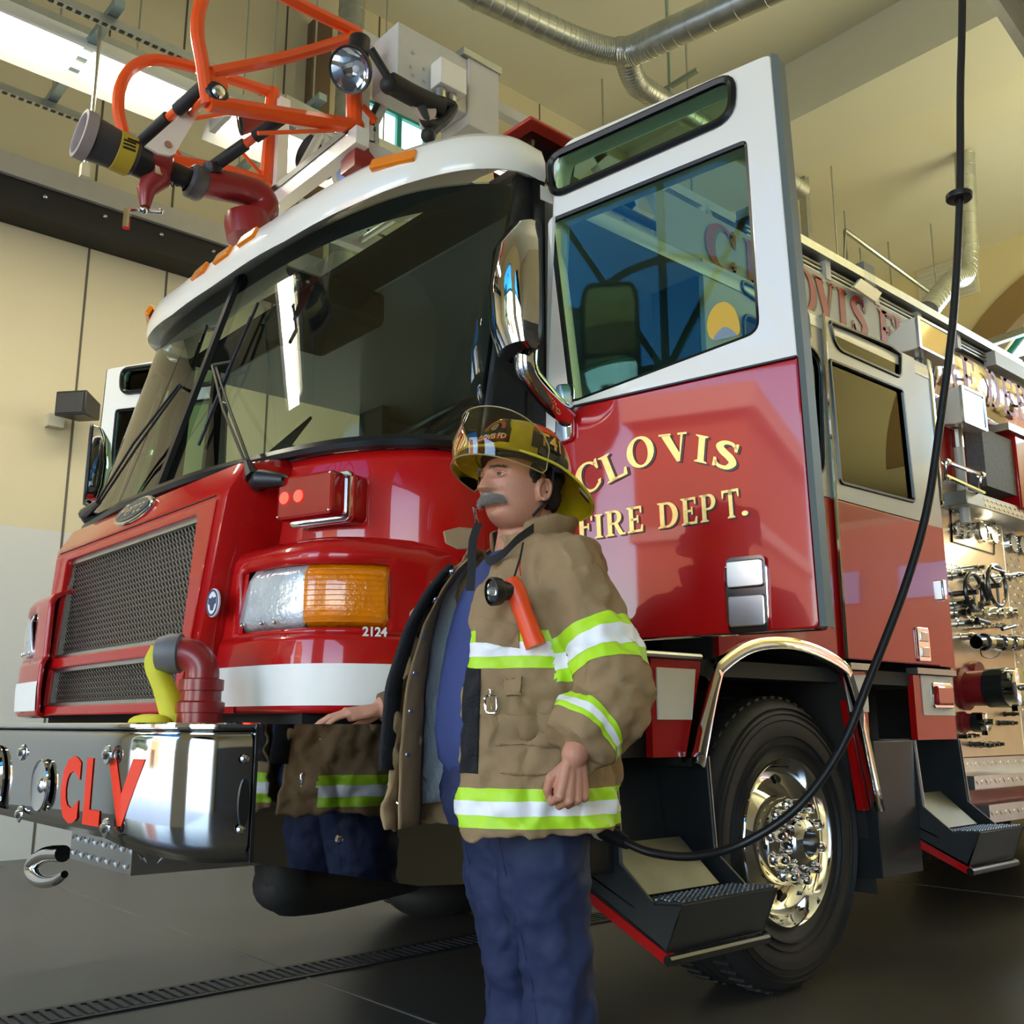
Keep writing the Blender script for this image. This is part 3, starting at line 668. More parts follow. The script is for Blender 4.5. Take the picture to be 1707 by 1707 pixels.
# --- bumper
BZ = .97
BH = [(0, -1.08), (.35, -1.08), (.70, -1.078), (.93, -1.07), (1.04, -1.045), (1.13, -.995), (1.19, -.92), (1.22, -.83)]
def bump_ring(z, off=0, tp=0):
    pts = [(p.x, p.y) for p in bez([(x, y, 0) for x, y in BH], 5)]
    return [Vector((x, y+off, z)) for x, y in sym(pts)]
def bz(q): return lerp(.70, .655, min(1, max(0, (abs(q.x)-.9)/.3)))
b = MB()
top = bump_ring(BZ); rows = []
for k in range(9):
    t = k/8; o_in = -.0
    row = []
    for q in top:
        z = lerp(BZ, bz(q), t); ins = .012*(abs(2*t-1)**8)
        c = Vector((q.x*.9, q.y*.2, 0)); d = Vector((q.x-.95*(1 if q.x > 0 else -1) if abs(q.x) > .95 else 0, (q.y+.83) if abs(q.x) > .95 else -1, 0)).normalized()
        row.append(Vector((q.x-d.x*ins, q.y-d.y*ins, z)))
    rows.append(row)
b.grid(rows)
bm = b.build('bumper', STEEL, T, thick=.012, ang=60)
# top deck of the bumper
top = bump_ring(BZ-.006); b = MB(); n_ = len(top)
b.grid([top, [Vector((q.x*.985, -.60, BZ-.006)) for q in top]]); b.build('bumper_deck', mat('deck_grey_steel', (.42, .41, .38), .35, metal=.8, noise_amt=.3), bm)
# flat polished side wings, bottom edge slanting down to the rear
for s in (1, -1):
    b = MB(); b.prism([Vector((s*1.222, -.835, BZ)), Vector((s*1.222, .02, BZ)), Vector((s*1.222, .02, .53)), Vector((s*1.222, -.35, .555)), Vector((s*1.222, -.835, .655))], (-s*.012, 0, 0)); b.build('bumper_wing', mat('mirror_steel', (.33, .34, .34), .03, metal=1), bm)
    MB().prism([Vector((s*1.2225, -.842, BZ)), Vector((s*1.2225, -.834, BZ)), Vector((s*1.2225, -.834, .655)), Vector((s*1.2225, -.842, .655))], (s*.004, 0, 0)).build('wing_seam', BLK, bm)
    for y, z in ((-.865, .89), (-.865, .73), (-.60, .69)): MB().lathe([(0, .008), (.008, .006), (.012, 0)], (s*1.222, y, z), (s, 0, 0), 12).build('bolt', CHR, bm)
    # slotted dark speaker opening at the corner
    plate('corner_louvre', [[(.014*cos(2*pi*i/20), .055*sin(2*pi*i/20)) for i in range(20)]], .008, BLK, bm, (s*1.219, -.862, .79), (0, 1, 0), (0, 0, 1))
b = MB(); b.tube(bump_ring(BZ-.004), .007, 6); b.build('top_rim', CHR, bm)
# air horns, bolts, CLV letters
HC = mat('horn_chrome', (.8, .82, .85), .06, metal=1)
for s, xx, rr in ((1, .71, .075), (-1, .42, .11)):
    c = Y(70 if s > 0 else -10, 1309 if s > 0 else 1303, -1.085)
    r = .068 if s > 0 else .10
    h = MB().lathe([(r*1.03, 0), (r*1.04, .006), (r*.99, .010), (r*.90, .008), (r*.6, .007), (r*.35, .003), (.0, .003)], c, (0, -1, 0), 40).build('air_horn' if s > 0 else 'siren_speaker', HC if s > 0 else BLK, bm)
    MB().lathe([(0, .012), (.010, .011), (.018, .007), (.022, .002)], c, (0, -1, 0), 16).build('horn_throat', CHR, h)
    if s < 0: MB().lathe([(r*.99, .008), (r*1.05, .012), (r*1.10, .006), (r*1.10, 0)], c, (0, -1, 0), 40).build('rim', CHR, h)
b = MB()
for px, py in ((37, 1254), (33, 1357), (180, 1258), (177, 1380), (-60, 1250)):
    c = Y(px, py, -1.082); m_ = MB(); m_.lathe([(0, .014), (.010, .012), (.012, .005), (.022, .004), (.024, 0)], c, (0, -1, 0), 18); m_.build('bolt', CHR, bm)
def bwarp(q):
    x = q.x; pts = [(p.x, p.y) for p in bez([(x_, y_, 0) for x_, y_ in BH], 5)]
    for (a, b_), (c, d) in zip(pts, pts[1:]):
        if a <= x <= c: return Vector((x, lerp(b_, d, (x-a)/(c-a+1e-9))-.002+(q.y+1.08), q.z))
    return q
ORV = mat('orange_red_vinyl', (.9, .035, .005), .4)
pc0 = Y(102, 1315, -1.08); pc1 = Y(216, 1315, -1.06)
me_c = (pc0.x+pc1.x)/2
for ch, x0, x1, z0, z1 in (('C', 102, 138, 1260, 1374), ('L', 140, 172, 1264, 1378), ('V', 172, 216, 1265, 1380)):
    a = Y(x0, (z0+z1)/2, -1.08); c = Y(x1, (z0+z1)/2, -1.07); tp_ = Y((x0+x1)/2, z0, -1.08).z; bt = Y((x0+x1)/2, z1, -1.08).z
    me = text_mesh(ch, 1, .0006/1, 0, 1, .045); xs = [q.co.x for q in me.vertices]; ys = [q.co.y for q in me.vertices]
    for q in me.vertices:
        zz = q.co.z
        q.co = bwarp(Vector((lerp(a.x, c.x, (q.co.x-min(xs))/(max(xs)-min(xs))), -1.08-zz*.8, lerp(bt, tp_, (q.co.y-min(ys))/(max(ys)-min(ys))))))
    me.materials.clear(); fin('letter', me, ORV, bm, flat=True)
# lower diamond plate tray, tow hook, elbow intake, yellow strap
DIAM = mat('diamond_plate', (.60, .60, .58), .28, metal=1, noise_amt=.15)
def diamond(name, o, u, v, L, H, parent, sp=.045):
    o = Vector(o); u = Vector(u).normalized(); v = Vector(v).normalized(); n_ = u.cross(v)
    b = MB(); b.add([o-n_*.004, o+u*L-n_*.004, o+u*L+v*H-n_*.004, o+v*H-n_*.004, o, o+u*L, o+u*L+v*H, o+v*H], [(4, 5, 6, 7), (0, 3, 2, 1), (0, 1, 5, 4), (1, 2, 6, 5), (2, 3, 7, 6), (3, 0, 4, 7)])
    nx = max(1, int(L/sp)); nyy = max(1, int(H/sp))
    for i in range(nx):
        for j in range(nyy):
            c = o+u*((i+.5)*L/nx)+v*((j+.5)*H/nyy); s_ = 1 if (i+j) % 2 else -1
            d = (u+v*s_*1.0).normalized()*sp*.42; e = d.cross(n_).normalized()*sp*.10
            b.add([c-d, c+e, c+d, c-e, c+n_*.0035], [(0, 1, 4), (1, 2, 4), (2, 3, 4), (3, 0, 4)])
    return b.build(name, DIAM, parent, flat=True)
a = Y(123, 1425, -1.02); c = Y(225, 1450, -1.02); zb = .60
diamond('tray_front', (a.x, -1.03, .62), (1, 0, 0), (0, 0, 1), c.x-a.x, .075, T, .03)
diamond('tray_side', (c.x, -1.03, .62), (.1, 1, 0), (0, 0, 1), .55, .075, T, .05)
MB().box2((a.x, -1.02, .625), (c.x-.02, -.6, .69)).build('tray_box', DARKV, T)
hk = [Y(px, py, -1.0) for px, py in ((105, 1423), (78, 1425), (60, 1440), (62, 1458), (80, 1469), (105, 1467), (124, 1456))]
MB().tube(bez([(q.x, -1.0-.03*k/7, q.z) for k, q in enumerate(hk)], 5), [.022]*16+[.021, .021, .02, .02, .019, .018, .017, .016, .015, .014, .013, .012, .011, .010, .008][:15], 14).build('tow_hook', CHR, T) if False else None
hp = bez([(q.x, -1.0-.03*k/7, q.z) for k, q in enumerate(hk)], 5)
MB().tube(hp, [lerp(.023, .010, (i/(len(hp)-1))**2) for i in range(len(hp))], 14).build('tow_hook', CHR, T)
# elbow
eb = Vector((0.93, -.86, BZ)); 
t0 = DP(332, 1203, 2.70); eb = Vector((t0.x, t0.y, BZ))
E0 = eb; el = MB(); el.lathe([(.058, 0), (.058, .028), (.063, .03), (.063, .055), (.053, .06), (.053, .085), (.058, .087), (.058, .115), (.04, .12)], E0, (0, 0, 1), 24)
lat = -RT
path = [E0+Vector((0, 0, .10)), E0+Vector((0, 0, .14)), E0+Vector((0, 0, .165))+lat*.012, E0+Vector((0, 0, .18))+lat*.035, E0+Vector((0, 0, .185))+lat*.07]
el.tube(bez(path, 5), .044, 20); el.build('intake_elbow', RED2, T)
c0 = E0+Vector((0, 0, .185))+lat*.06; MB().lathe([(.03, -.01), (.052, 0), (.054, .03), (.048, .045), (.044, .06), (.0, .062)], c0, lat, 24).build('elbow_cap', mat('grey_cap', (.12, .12, .12), .5), T)
YST = mat('yellow_strap', (.70, .62, .02), .6, noise_amt=.15, noise_scale=30)
b = MB(); sp_ = [c0+lat*.05+Vector((0, 0, .02)), c0+lat*.062+Vector((0, 0, -.03)), c0+lat*.03+Vector((0, 0, -.10)), c0+lat*.0+Vector((0, 0, -.18)), c0+lat*.0+Vector((0, 0, -.185))]
rows = []
for i, q in enumerate(bez(sp_, 5)):
    wv = RT*(.024+.012*i/20)+FW*.012; rows.append([q-wv-FW*.01, q+wv-FW*.01])
b.grid(rows); b.build('strap', YST, T, thick=.004)
b = MB(); q = E0+lat*.13; b.ball(q+Vector((0, 0, .005)), (.085, .05, .022), 16, 8); b.build('strap_roll', YST, T)
# dark chassis mass under the cab
b = MB(); b.box2((-.45, .5, .50), (.45, 9, .72)); b.build('chassis_frame', DARKV, T)
b = MB(); b.box2((-1.05, -.62, .95), (1.05, .3, 1.35)); b.box2((-.9, -.95, .80), (.9, -.6, .90)); b.build('engine_block', DARKV, T)
b = MB(); b.tube(bez([(.95, -.62, .70), (.98, -.62, .56), (.9, -.5, .52), (.75, -.2, .50), (.6, .2, .50)], 5), [.062]*21, 14); b.ball((.97, -.62, .56), .07); b.tube([(.7, -.45, .60), (.9, .4, .58), (.8, 1.0, .5)], .04, 8); b.ball((.62, .15, .42), (.12, .16, .08), 20, 12); b.build('exhaust_pipe', DARKV, T)
b = MB(); b.tube([(-1.0, 1.45, .52), (1.0, 1.45, .52)], .09, 14); b.ball((0, 1.45, .5), .25); b.box2((-.5, 1.2, .6), (.5, 1.7, .68)); b.build('front_axle', DARKV, T)
# ================================================================== SERIF LETTERS
def ell(cx, cy, rx, ry, a0=0, a1=360, n=24):
    return [(cx+rx*cos(radians(a0+(a1-a0)*i/n)), cy+ry*sin(radians(a0+(a1-a0)*i/n))) for i in range(n+(0 if a1-a0 == 360 else 1))]
def stem(x0, x1, y0=0, y1=1, s=.09, t=.06, bot=True, top=True):
    p = []
    p += [(x0-s, y0), (x1+s, y0), (x1+s, y0+t*.6), (x1, y0+t*1.5)] if bot else [(x0, y0), (x1, y0)]
    p += [(x1, y1-t*1.5), (x1+s, y1-t*.6), (x1+s, y1), (x0-s, y1), (x0-s, y1-t*.6), (x0, y1-t*1.5)] if top else [(x1, y1), (x0, y1)]
    if bot: p += [(x0, y0+t*1.5), (x0-s, y0+t*.6)]
    return p
def ribbon(pts, ws):
    P = bez([(x, y, 0) for x, y in pts], 6); L = []; R_ = []
    for i, p in enumerate(P):
        t = (P[min(i+1, len(P)-1)]-P[max(i-1, 0)]).normalized(); k = i/(len(P)-1)*(len(ws)-1); j = min(int(k), len(ws)-2); w_ = lerp(ws[j], ws[j+1], k-j)
        n_ = Vector((-t.y, t.x, 0)); L.append((p.x+n_.x*w_, p.y+n_.y*w_)); R_.append((p.x-n_.x*w_, p.y-n_.y*w_))
    return L+R_[::-1]
def glyph(c):
    if c == 'I': return .42, [[stem(.12, .30)]]
    if c == 'L': return .70, [[stem(.12, .30)], [[(.2, 0), (.66, 0), (.70, .27), (.64, .27), (.56, .09), (.2, .09)]]]
    if c == 'O': return .92, [[ell(.46, .5, .46, .52), ell(.46, .5, .25, .44)]]
    if c == 'C': return .84, [[ell(.46, .5, .46, .52, 38, 322)+ell(.50, .5, .27, .44, 312, 48)], [[(.78, .66), (.84, .66), (.84, 1.0), (.79, 1.0), (.70, .86)]], [[(.74, .28), (.84, .30), (.80, .14), (.70, .12)]]]
    if c == 'V': return .92, [[[(.06, .97), (.34, .97), (.56, .28), (.72, .97), (.80, .97), (.52, -.02), (.42, -.02)]], [[(0, .93), (.40, .93), (.40, 1), (0, 1)]], [[(.62, .93), (.92, .93), (.92, 1), (.62, 1)]]]
    if c == 'S': return .68, [[ribbon([(.58, .80), (.44, .95), (.24, .93), (.14, .76), (.26, .60), (.45, .46), (.56, .28), (.44, .07), (.22, .06), (.09, .22)], [.03, .06, .07, .10, .12, .12, .10, .07, .06, .03])], [[(.54, .70), (.61, .70), (.62, 1.0), (.56, 1.0), (.50, .9)]], [[(.06, .0), (.12, .0), (.18, .1), (.12, .32), (.05, .32)]]]
    if c == 'F': return .66, [[stem(.12, .30)], [[(.2, .91), (.58, .91), (.60, .74), (.66, .74), (.66, 1), (.2, 1)]], [[(.2, .46), (.48, .46), (.48, .55), (.2, .55)]], [[(.46, .36), (.52, .36), (.52, .65), (.46, .65)]]]
    if c == 'E': return .70, [[stem(.12, .30)], [[(.2, .91), (.58, .91), (.60, .74), (.66, .74), (.66, 1), (.2, 1)]], [[(.2, .46), (.48, .46), (.48, .55), (.2, .55)]], [[(.46, .36), (.52, .36), (.52, .65), (.46, .65)]], [[(.2, 0), (.68, 0), (.70, .27), (.64, .27), (.58, .09), (.2, .09)]]]
    if c == 'D': return .86, [[stem(.12, .30)], [[(.2, 0)]+ell(.42, .5, .44, .50, -90, 90, 14)+[(.2, 1), (.2, .91)]+ell(.40, .5, .24, .41, 90, -90, 14)+[(.2, .09)]]]
    if c == 'P': return .72, [[stem(.12, .30)], [[(.2, .42)]+ell(.42, .71, .30, .29, -90, 90, 12)+[(.2, 1), (.2, .92)]+ell(.40, .71, .14, .21, 90, -90, 12)+[(.2, .50)]]]
    if c == 'R': return .84, [[stem(.12, .30)], [[(.2, .44)]+ell(.42, .72, .28, .28, -90, 90, 12)+[(.2, 1), (.2, .92)]+ell(.40, .72, .13, .20, 90, -90, 12)+[(.2, .52)]], [[(.36, .48), (.54, .46), (.74, .08), (.84, .07), (.84, 0), (.60, 0)]]]
    if c == 'T': return .80, [[stem(.31, .49, top=False)], [[(0, 1), (.80, 1), (.80, .72), (.74, .72), (.70, .91), (.10, .91), (.06, .72), (0, .72)]], [[(.31, .8), (.49, .8), (.49, .98), (.31, .98)]]]
    if c == '.': return .26, [[ell(.13, .11, .11, .11)]]
    return .4, []
def letter_mesh(c, depth):
    w_, comps = glyph(c); V = []; F = []
    for L in comps:
        me = shape_mesh(L, depth); o = len(V); V += [q.co.copy() for q in me.vertices]; F += [tuple(i+o for i in p.vertices) for p in me.polygons]; bpy.data.meshes.remove(me)
    return w_, V, F
def place_letter(c, bl, br, tl, nrm, m, sh, parent, off=.004, shd=(.05, -.05), group=None):
    """letter mapped between its baseline-left, baseline-right and top-left points on a surface"""
    w_, V, F = letter_mesh(c, .004); bl = Vector(bl); u = (Vector(br)-bl)/w_; v = Vector(tl)-bl; nrm = Vector(nrm).normalized()
    def mk(name, mm, o, d): 
        me = bpy.data.meshes.new(name); k = wloc(parent); me.from_pydata([tuple(bl+u*(q.x+d[0])+v*(q.y+d[1])+nrm*(o+q.z*.25)-k) for q in V], [], F); me.update(); return fin(name, me, mm, parent, flat=True)
    if sh: mk('letter_shadow', sh, off*.5, shd)
    return mk('letter', m, off, (0, 0))

# ================================================================== CAB SIDES
def side_plate(name, s, loops, m, parent, x=1.222, th=.03, bevel=0, label=None):
    if s < 0: loops = [[(y, z) for y, z in L] for L in loops]
    return plate(name, loops, th, m, parent, (s*(x-th/2), 0, 0), (0, 1, 0), (0, 0, 1), bevel=bevel, label=label)
def SP(px, py, x=1.222): q = X(px, py, x); return (q.y, q.z)
ZB = 1.235; ZW = 1.945; ZT = 2.76; ZR = 1.915
ARCH = [(.93, 1.13), (1.0, 1.21), (1.15, 1.27), (1.38, 1.295), (1.60, 1.275), (1.78, 1.235)]
for s in (1, -1):
    # front jamb
    side_plate('front_jamb', s, [[(.03, 1.0), (.12, 1.0), (.12, 2.80), (.08, 2.80), (.03, 1.8)]], RED if 0 else BLKP, T, th=.04)
    # fixed panel between the doors, lower red and upper white with its quarter windows
    side_plate('middle_panel_red', s, [[(.97, 1.21)]+ARCH[2:]+[(1.80, ZB), (1.80, ZR), (.97, ZR)]], RED, T)
    q1 = roundpoly([(1.06, 2.02), (1.66, 2.02), (1.68, 2.55), (1.58, 2.66), (1.06, 2.66)], .08)
    q2 = roundpoly([(1.06, 2.70), (1.66, 2.70), (1.66, 2.82), (1.06, 2.82)], .05)
    q1 = roundpoly([SP(1374, 800), SP(1368, 590), SP(1323, 562), (1.22, 2.60), (1.22, 2.02)], [.10, .10, .02, .05, .05])
    q2 = roundpoly([SP(1349, 566), SP(1345, 522), (1.22, 2.74), (1.22, 2.70)], .02)
    side_plate('middle_panel_white', s, [[(.97, ZR+.004), (1.80, ZR+.004), (1.80, ZT), (.97, ZT)], q1, q2], WSHADE, T)
    for q in (q1, q2):
        yz = q; c = (sum(p[0] for p in yz)/len(yz), sum(p[1] for p in yz)/len(yz))
        w_ = side_plate('quarter_window', s, [[(c[0]+(p[0]-c[0])*1.0, c[1]+(p[1]-c[1])*1.0) for p in yz]], TNG, T, x=1.212, th=.005)
        MB().tube([(s*1.224, p[0], p[1]) for p in yz], .009, 6, loop=True).build('window_gasket', GASK, w_)
    # rear end strip of the cab
    side_plate('cab_corner_red', s, [[(2.655, ZB), (2.81, ZB), (2.81, ZR), (2.655, ZR)]], RED, T)
    side_plate('cab_corner_white', s, [[(2.655, ZR), (2.81, ZR), (2.80, ZT), (2.655, ZT)]], WSHADE, T)
    # rear crew door
    rd = side_plate('crew_door', s, [[(1.815, ZB), (2.645, ZB), (2.645, ZR), (1.815, ZR)]], RED, T, x=1.232, th=.045, bevel=.006)
    mw = roundpoly([SP(1397, 805), SP(1520, 837), SP(1500, 651), SP(1379, 601)], .02)
    uw = roundpoly([SP(1390, 582), SP(1497, 630), SP(1498, 592), SP(1480, 578), SP(1379, 537)], [.07, .03, .02, .03, .02])
    side_plate('door_upper_frame', s, [[(1.815, ZR+.003), (2.645, ZR+.003), (2.645, ZT), (1.815, ZT)], mw, uw], WSHADE, rd, x=1.232, th=.045)
    for q, nm in ((mw, 'door_window'), (uw, 'upper_window')):
        g_ = side_plate(nm, s, [q], TNG, rd, x=1.224, th=.005)
        MB().tube([(s*1.232, p[0], p[1]) for p in q], .010, 6, loop=True).build('window_seal', GASK, rd)
    MB().tube([(s*1.236, 1.808, ZB), (s*1.236, 1.808, ZT)], .010, 8).build('door_hinge', CHR, T)
    h0 = SP(1521, 1045); h1 = SP(1546, 1104)
    plate('door_handle', [roundpoly([(h0[0], h1[1]), (h1[0], h1[1]), (h1[0], h0[1]), (h0[0], h0[1])], .015)], .014, CHR, rd, (s*1.236, 0, 0), (0, 1, 0), (0, 0, 1), bevel=.004)
    hc = ((h0[0]+h1[0])/2, (h0[1]+h1[1])/2)
    for k in (-.035, .035): MB().box((s*1.246, hc[0], hc[1]+k), (.008, (h1[0]-h0[0])*.62, .045)).build('handle_paddle', ALU, rd, bevel=.003)
    MB().tube([(s*1.235, y, 2.0+.0) for y in (1.0, 1.0)], .001, 4)
    # lower bodywork around the step recesses
    side_plate('sill_panel_red', s, [[(.63, .86), (.80, .86), (.90, 1.17), (.90, 1.19), (.63, 1.19)]], RED, T, x=1.19)
    side_plate('sill_patch_white', s, [[(.655, .985), (.835, .985), (.865, 1.16), (.655, 1.16)]], WREF, T, x=1.196)
    side_plate('sill_rear_red', s, [[(1.94, .62), (2.03, .62), (2.03, 1.19), (1.84, 1.19)]], RED, T, x=1.19)
    side_plate('sill_rear_white', s, [[(1.885, 1.02), (2.03, 1.02), (2.03, 1.175), (1.85, 1.175)]], WREF, T, x=1.196)
    side_plate('corner_panel_red', s, [[(2.43, .90), (2.81, .90), (2.81, 1.19), (2.43, 1.19)]], RED, T, x=1.20)
    side_plate('corner_patch_white', s, [[(2.50, 1.01), (2.805, 1.01), (2.805, 1.19), (2.50, 1.19)]], WREF, T, x=1.206)
    MB().box2((s*1.17, 1.86, 1.195), (s*1.225, 2.03, 1.222)).build('sill_seal', GALV, T); MB().box2((s*1.17, 2.43, 1.195), (s*1.225, 2.81, 1.222)).build('sill_seal', GALV, T)
    c = Vector((s*1.206, 2.67, 1.10)); ml = plate('side_marker', [rrect(.20, .12, .02)], .03, CHR, T, c, (0, 1, 0), (0, 0, 1), bevel=.006)
    plate('lens', [rrect(.17, .09, .018)], .045, REDL, ml, c+Vector((s*.006, 0, 0)), (0, 1, 0), (0, 0, 1), bevel=.01)
    # chrome wheel arch trim
    b = MB(); P = bez([(s*1.20, .80, .84), (s*1.20, .86, 1.0), (s*1.20, .925, 1.15), (s*1.20, .97, 1.20), (s*1.20, 1.15, 1.275), (s*1.20, 1.38, 1.30), (s*1.20, 1.60, 1.28), (s*1.20, 1.80, 1.225), (s*1.20, 1.86, 1.16), (s*1.20, 1.93, .98), (s*1.20, 2.03, .62)], 4)
    rows = []
    cen = Vector((s*1.2, 1.42, .55))
    for i, q in enumerate(P):
        d = (cen-q); d.normalize(); rows.append([q+Vector((-s*.03, 0, 0)), q+Vector((s*.035, 0, 0)), q+Vector((s*.042, 0, 0))+d*.012, q+Vector((s*.038, 0, 0))+d*.045, q+Vector((s*.02, 0, 0))+d*.052])
    b.grid(rows); b.build('wheel_arch_trim', CHR, T, thick=.004, ang=40)
    b = MB(); Q = [q for q in P]
    rows = [[q+Vector((-s*.01, 0, 0))+(cen-q).normalized()*.03 for q in Q], [q+Vector((-s*.45, 0, 0))+(cen-q).normalized()*.03 for q in Q]]; b.grid(rows); b.build('wheel_well', DARKV, T, thick=.01)
    MB().box2((s*.72, .80, .7), (s*.75, 2.05, 1.5)).build('wheel_well_back', DARKV, T)
    b = MB(); b.prism([(s*1.17, 1.94, .95), (s*1.17, 2.03, .28), (s*.75, 2.03, .28), (s*.75, 1.94, .95)], (0, .012, 0)); b.build('mud_flap', mat('mud_flap', (.022, .020, .018), .7), T)
# cab floor, back wall and interior
b = MB(); b.box2((-1.18, -.3, 1.14), (1.18, 2.78, 1.20)); b.build('cab_floor', DKIN, T)
b = MB(); b.box2((-1.2, 2.76, 1.2), (1.2, 2.80, 2.74)); b.build('cab_back_wall', DKIN, T)
b = MB(); b.box2((-.42, -.45, 1.2), (.42, 1.6, 1.72)); b.build('engine_cover', DKIN, T, bevel=.05)
b = MB(); b.grid([[Vector((x, y-.02+.0, z)) for x, y, z in ((-1.1, -.15, 1.80), (-.6, -.42, 1.82), (0, -.5, 1.83), (.6, -.42, 1.82), (1.1, -.15, 1.80))], [Vector((x, y, z)) for x, y, z in ((-1.1, .1, 1.83), (-.6, .0, 1.84), (0, -.02, 1.86), (.6, 0, 1.84), (1.1, .1, 1.83))], [Vector((x, y, 1.35)) for x, y in ((-1.1, .12), (-.6, .05), (0, .0), (.6, .05), (1.1, .12))]])
b.build('dashboard', GREYV, T, thick=.02)
b = MB(); b.loft([[Vector((x, y, z)) for x, y in ((.05, -.35), (.40, -.35), (.40, -.1), (.05, -.1))] for z in (1.83, 1.93)]); b.add([(.05, -.38, 1.84), (.36, -.38, 1.84), (.30, -.2, 2.08), (.10, -.2, 2.02)], [(0, 1, 2, 3)]); b.build('dash_console', mat('dark_grey_console', (.05, .055, .055), .6), T, thick=.01)
st = MB().tube([(.72+.22*cos(2*pi*i/32), .02+.22*sin(2*pi*i/32)*.75, 1.98+.22*sin(2*pi*i/32)*.62) for i in range(32)], .016, 8, loop=True).build('steering_wheel', BLK, T)
b = MB(); b.tube([(.72, -.08, 1.80), (.72, .02, 1.97)], .03, 8)
for a in (90, 210, 330): b.tube([(.72, .02, 1.97), (.72+.22*cos(radians(a)), .02+.22*sin(radians(a))*.75, 1.98+.22*sin(radians(a))*.62)], .012, 6)
b.build('steering_column', BLK, st)
for x in (.72, -.72):
    se = MB().box((x, .62, 1.52), (.50, .50, .14)).build('seat', GREYV, T, bevel=.04)
    MB().box((x, .90, 1.92), (.50, .14, .75), Matrix.Rotation(radians(-6), 3, 'X')).build('backrest', GREYV, se, bevel=.04)
    MB().box((x, .62, 1.33), (.35, .35, .28)).build('seat_base', DKIN, se, bevel=.01)
    MB().box((x, .94, 2.36), (.30, .10, .18)).build('headrest', GREYV, se, bevel=.03)
for x in (.75, -.75):
    se = MB().box((x, 2.3, 1.55), (.55, .5, .14)).build('rear_seat', GREYV, T, bevel=.04); MB().box((x, 2.6, 1.98), (.55, .14, .8)).build('backrest', GREYV, se, bevel=.04)
b = MB(); b.box2((-1.1, -.1, 2.70), (1.1, 2.7, 2.73)); b.build('headliner', mat('headliner', (.10, .10, .09), .8), T)
b = MB(); b.box2((-.25, -.15, 2.55), (.25, .15, 2.70)); b.build('overhead_console', DKIN, T, bevel=.03)
for s in (1, -1): MB().box2((s*.97, .955, 1.2), (s*1.2, 1.0, 2.70)).build('door_post', DKIN, T)

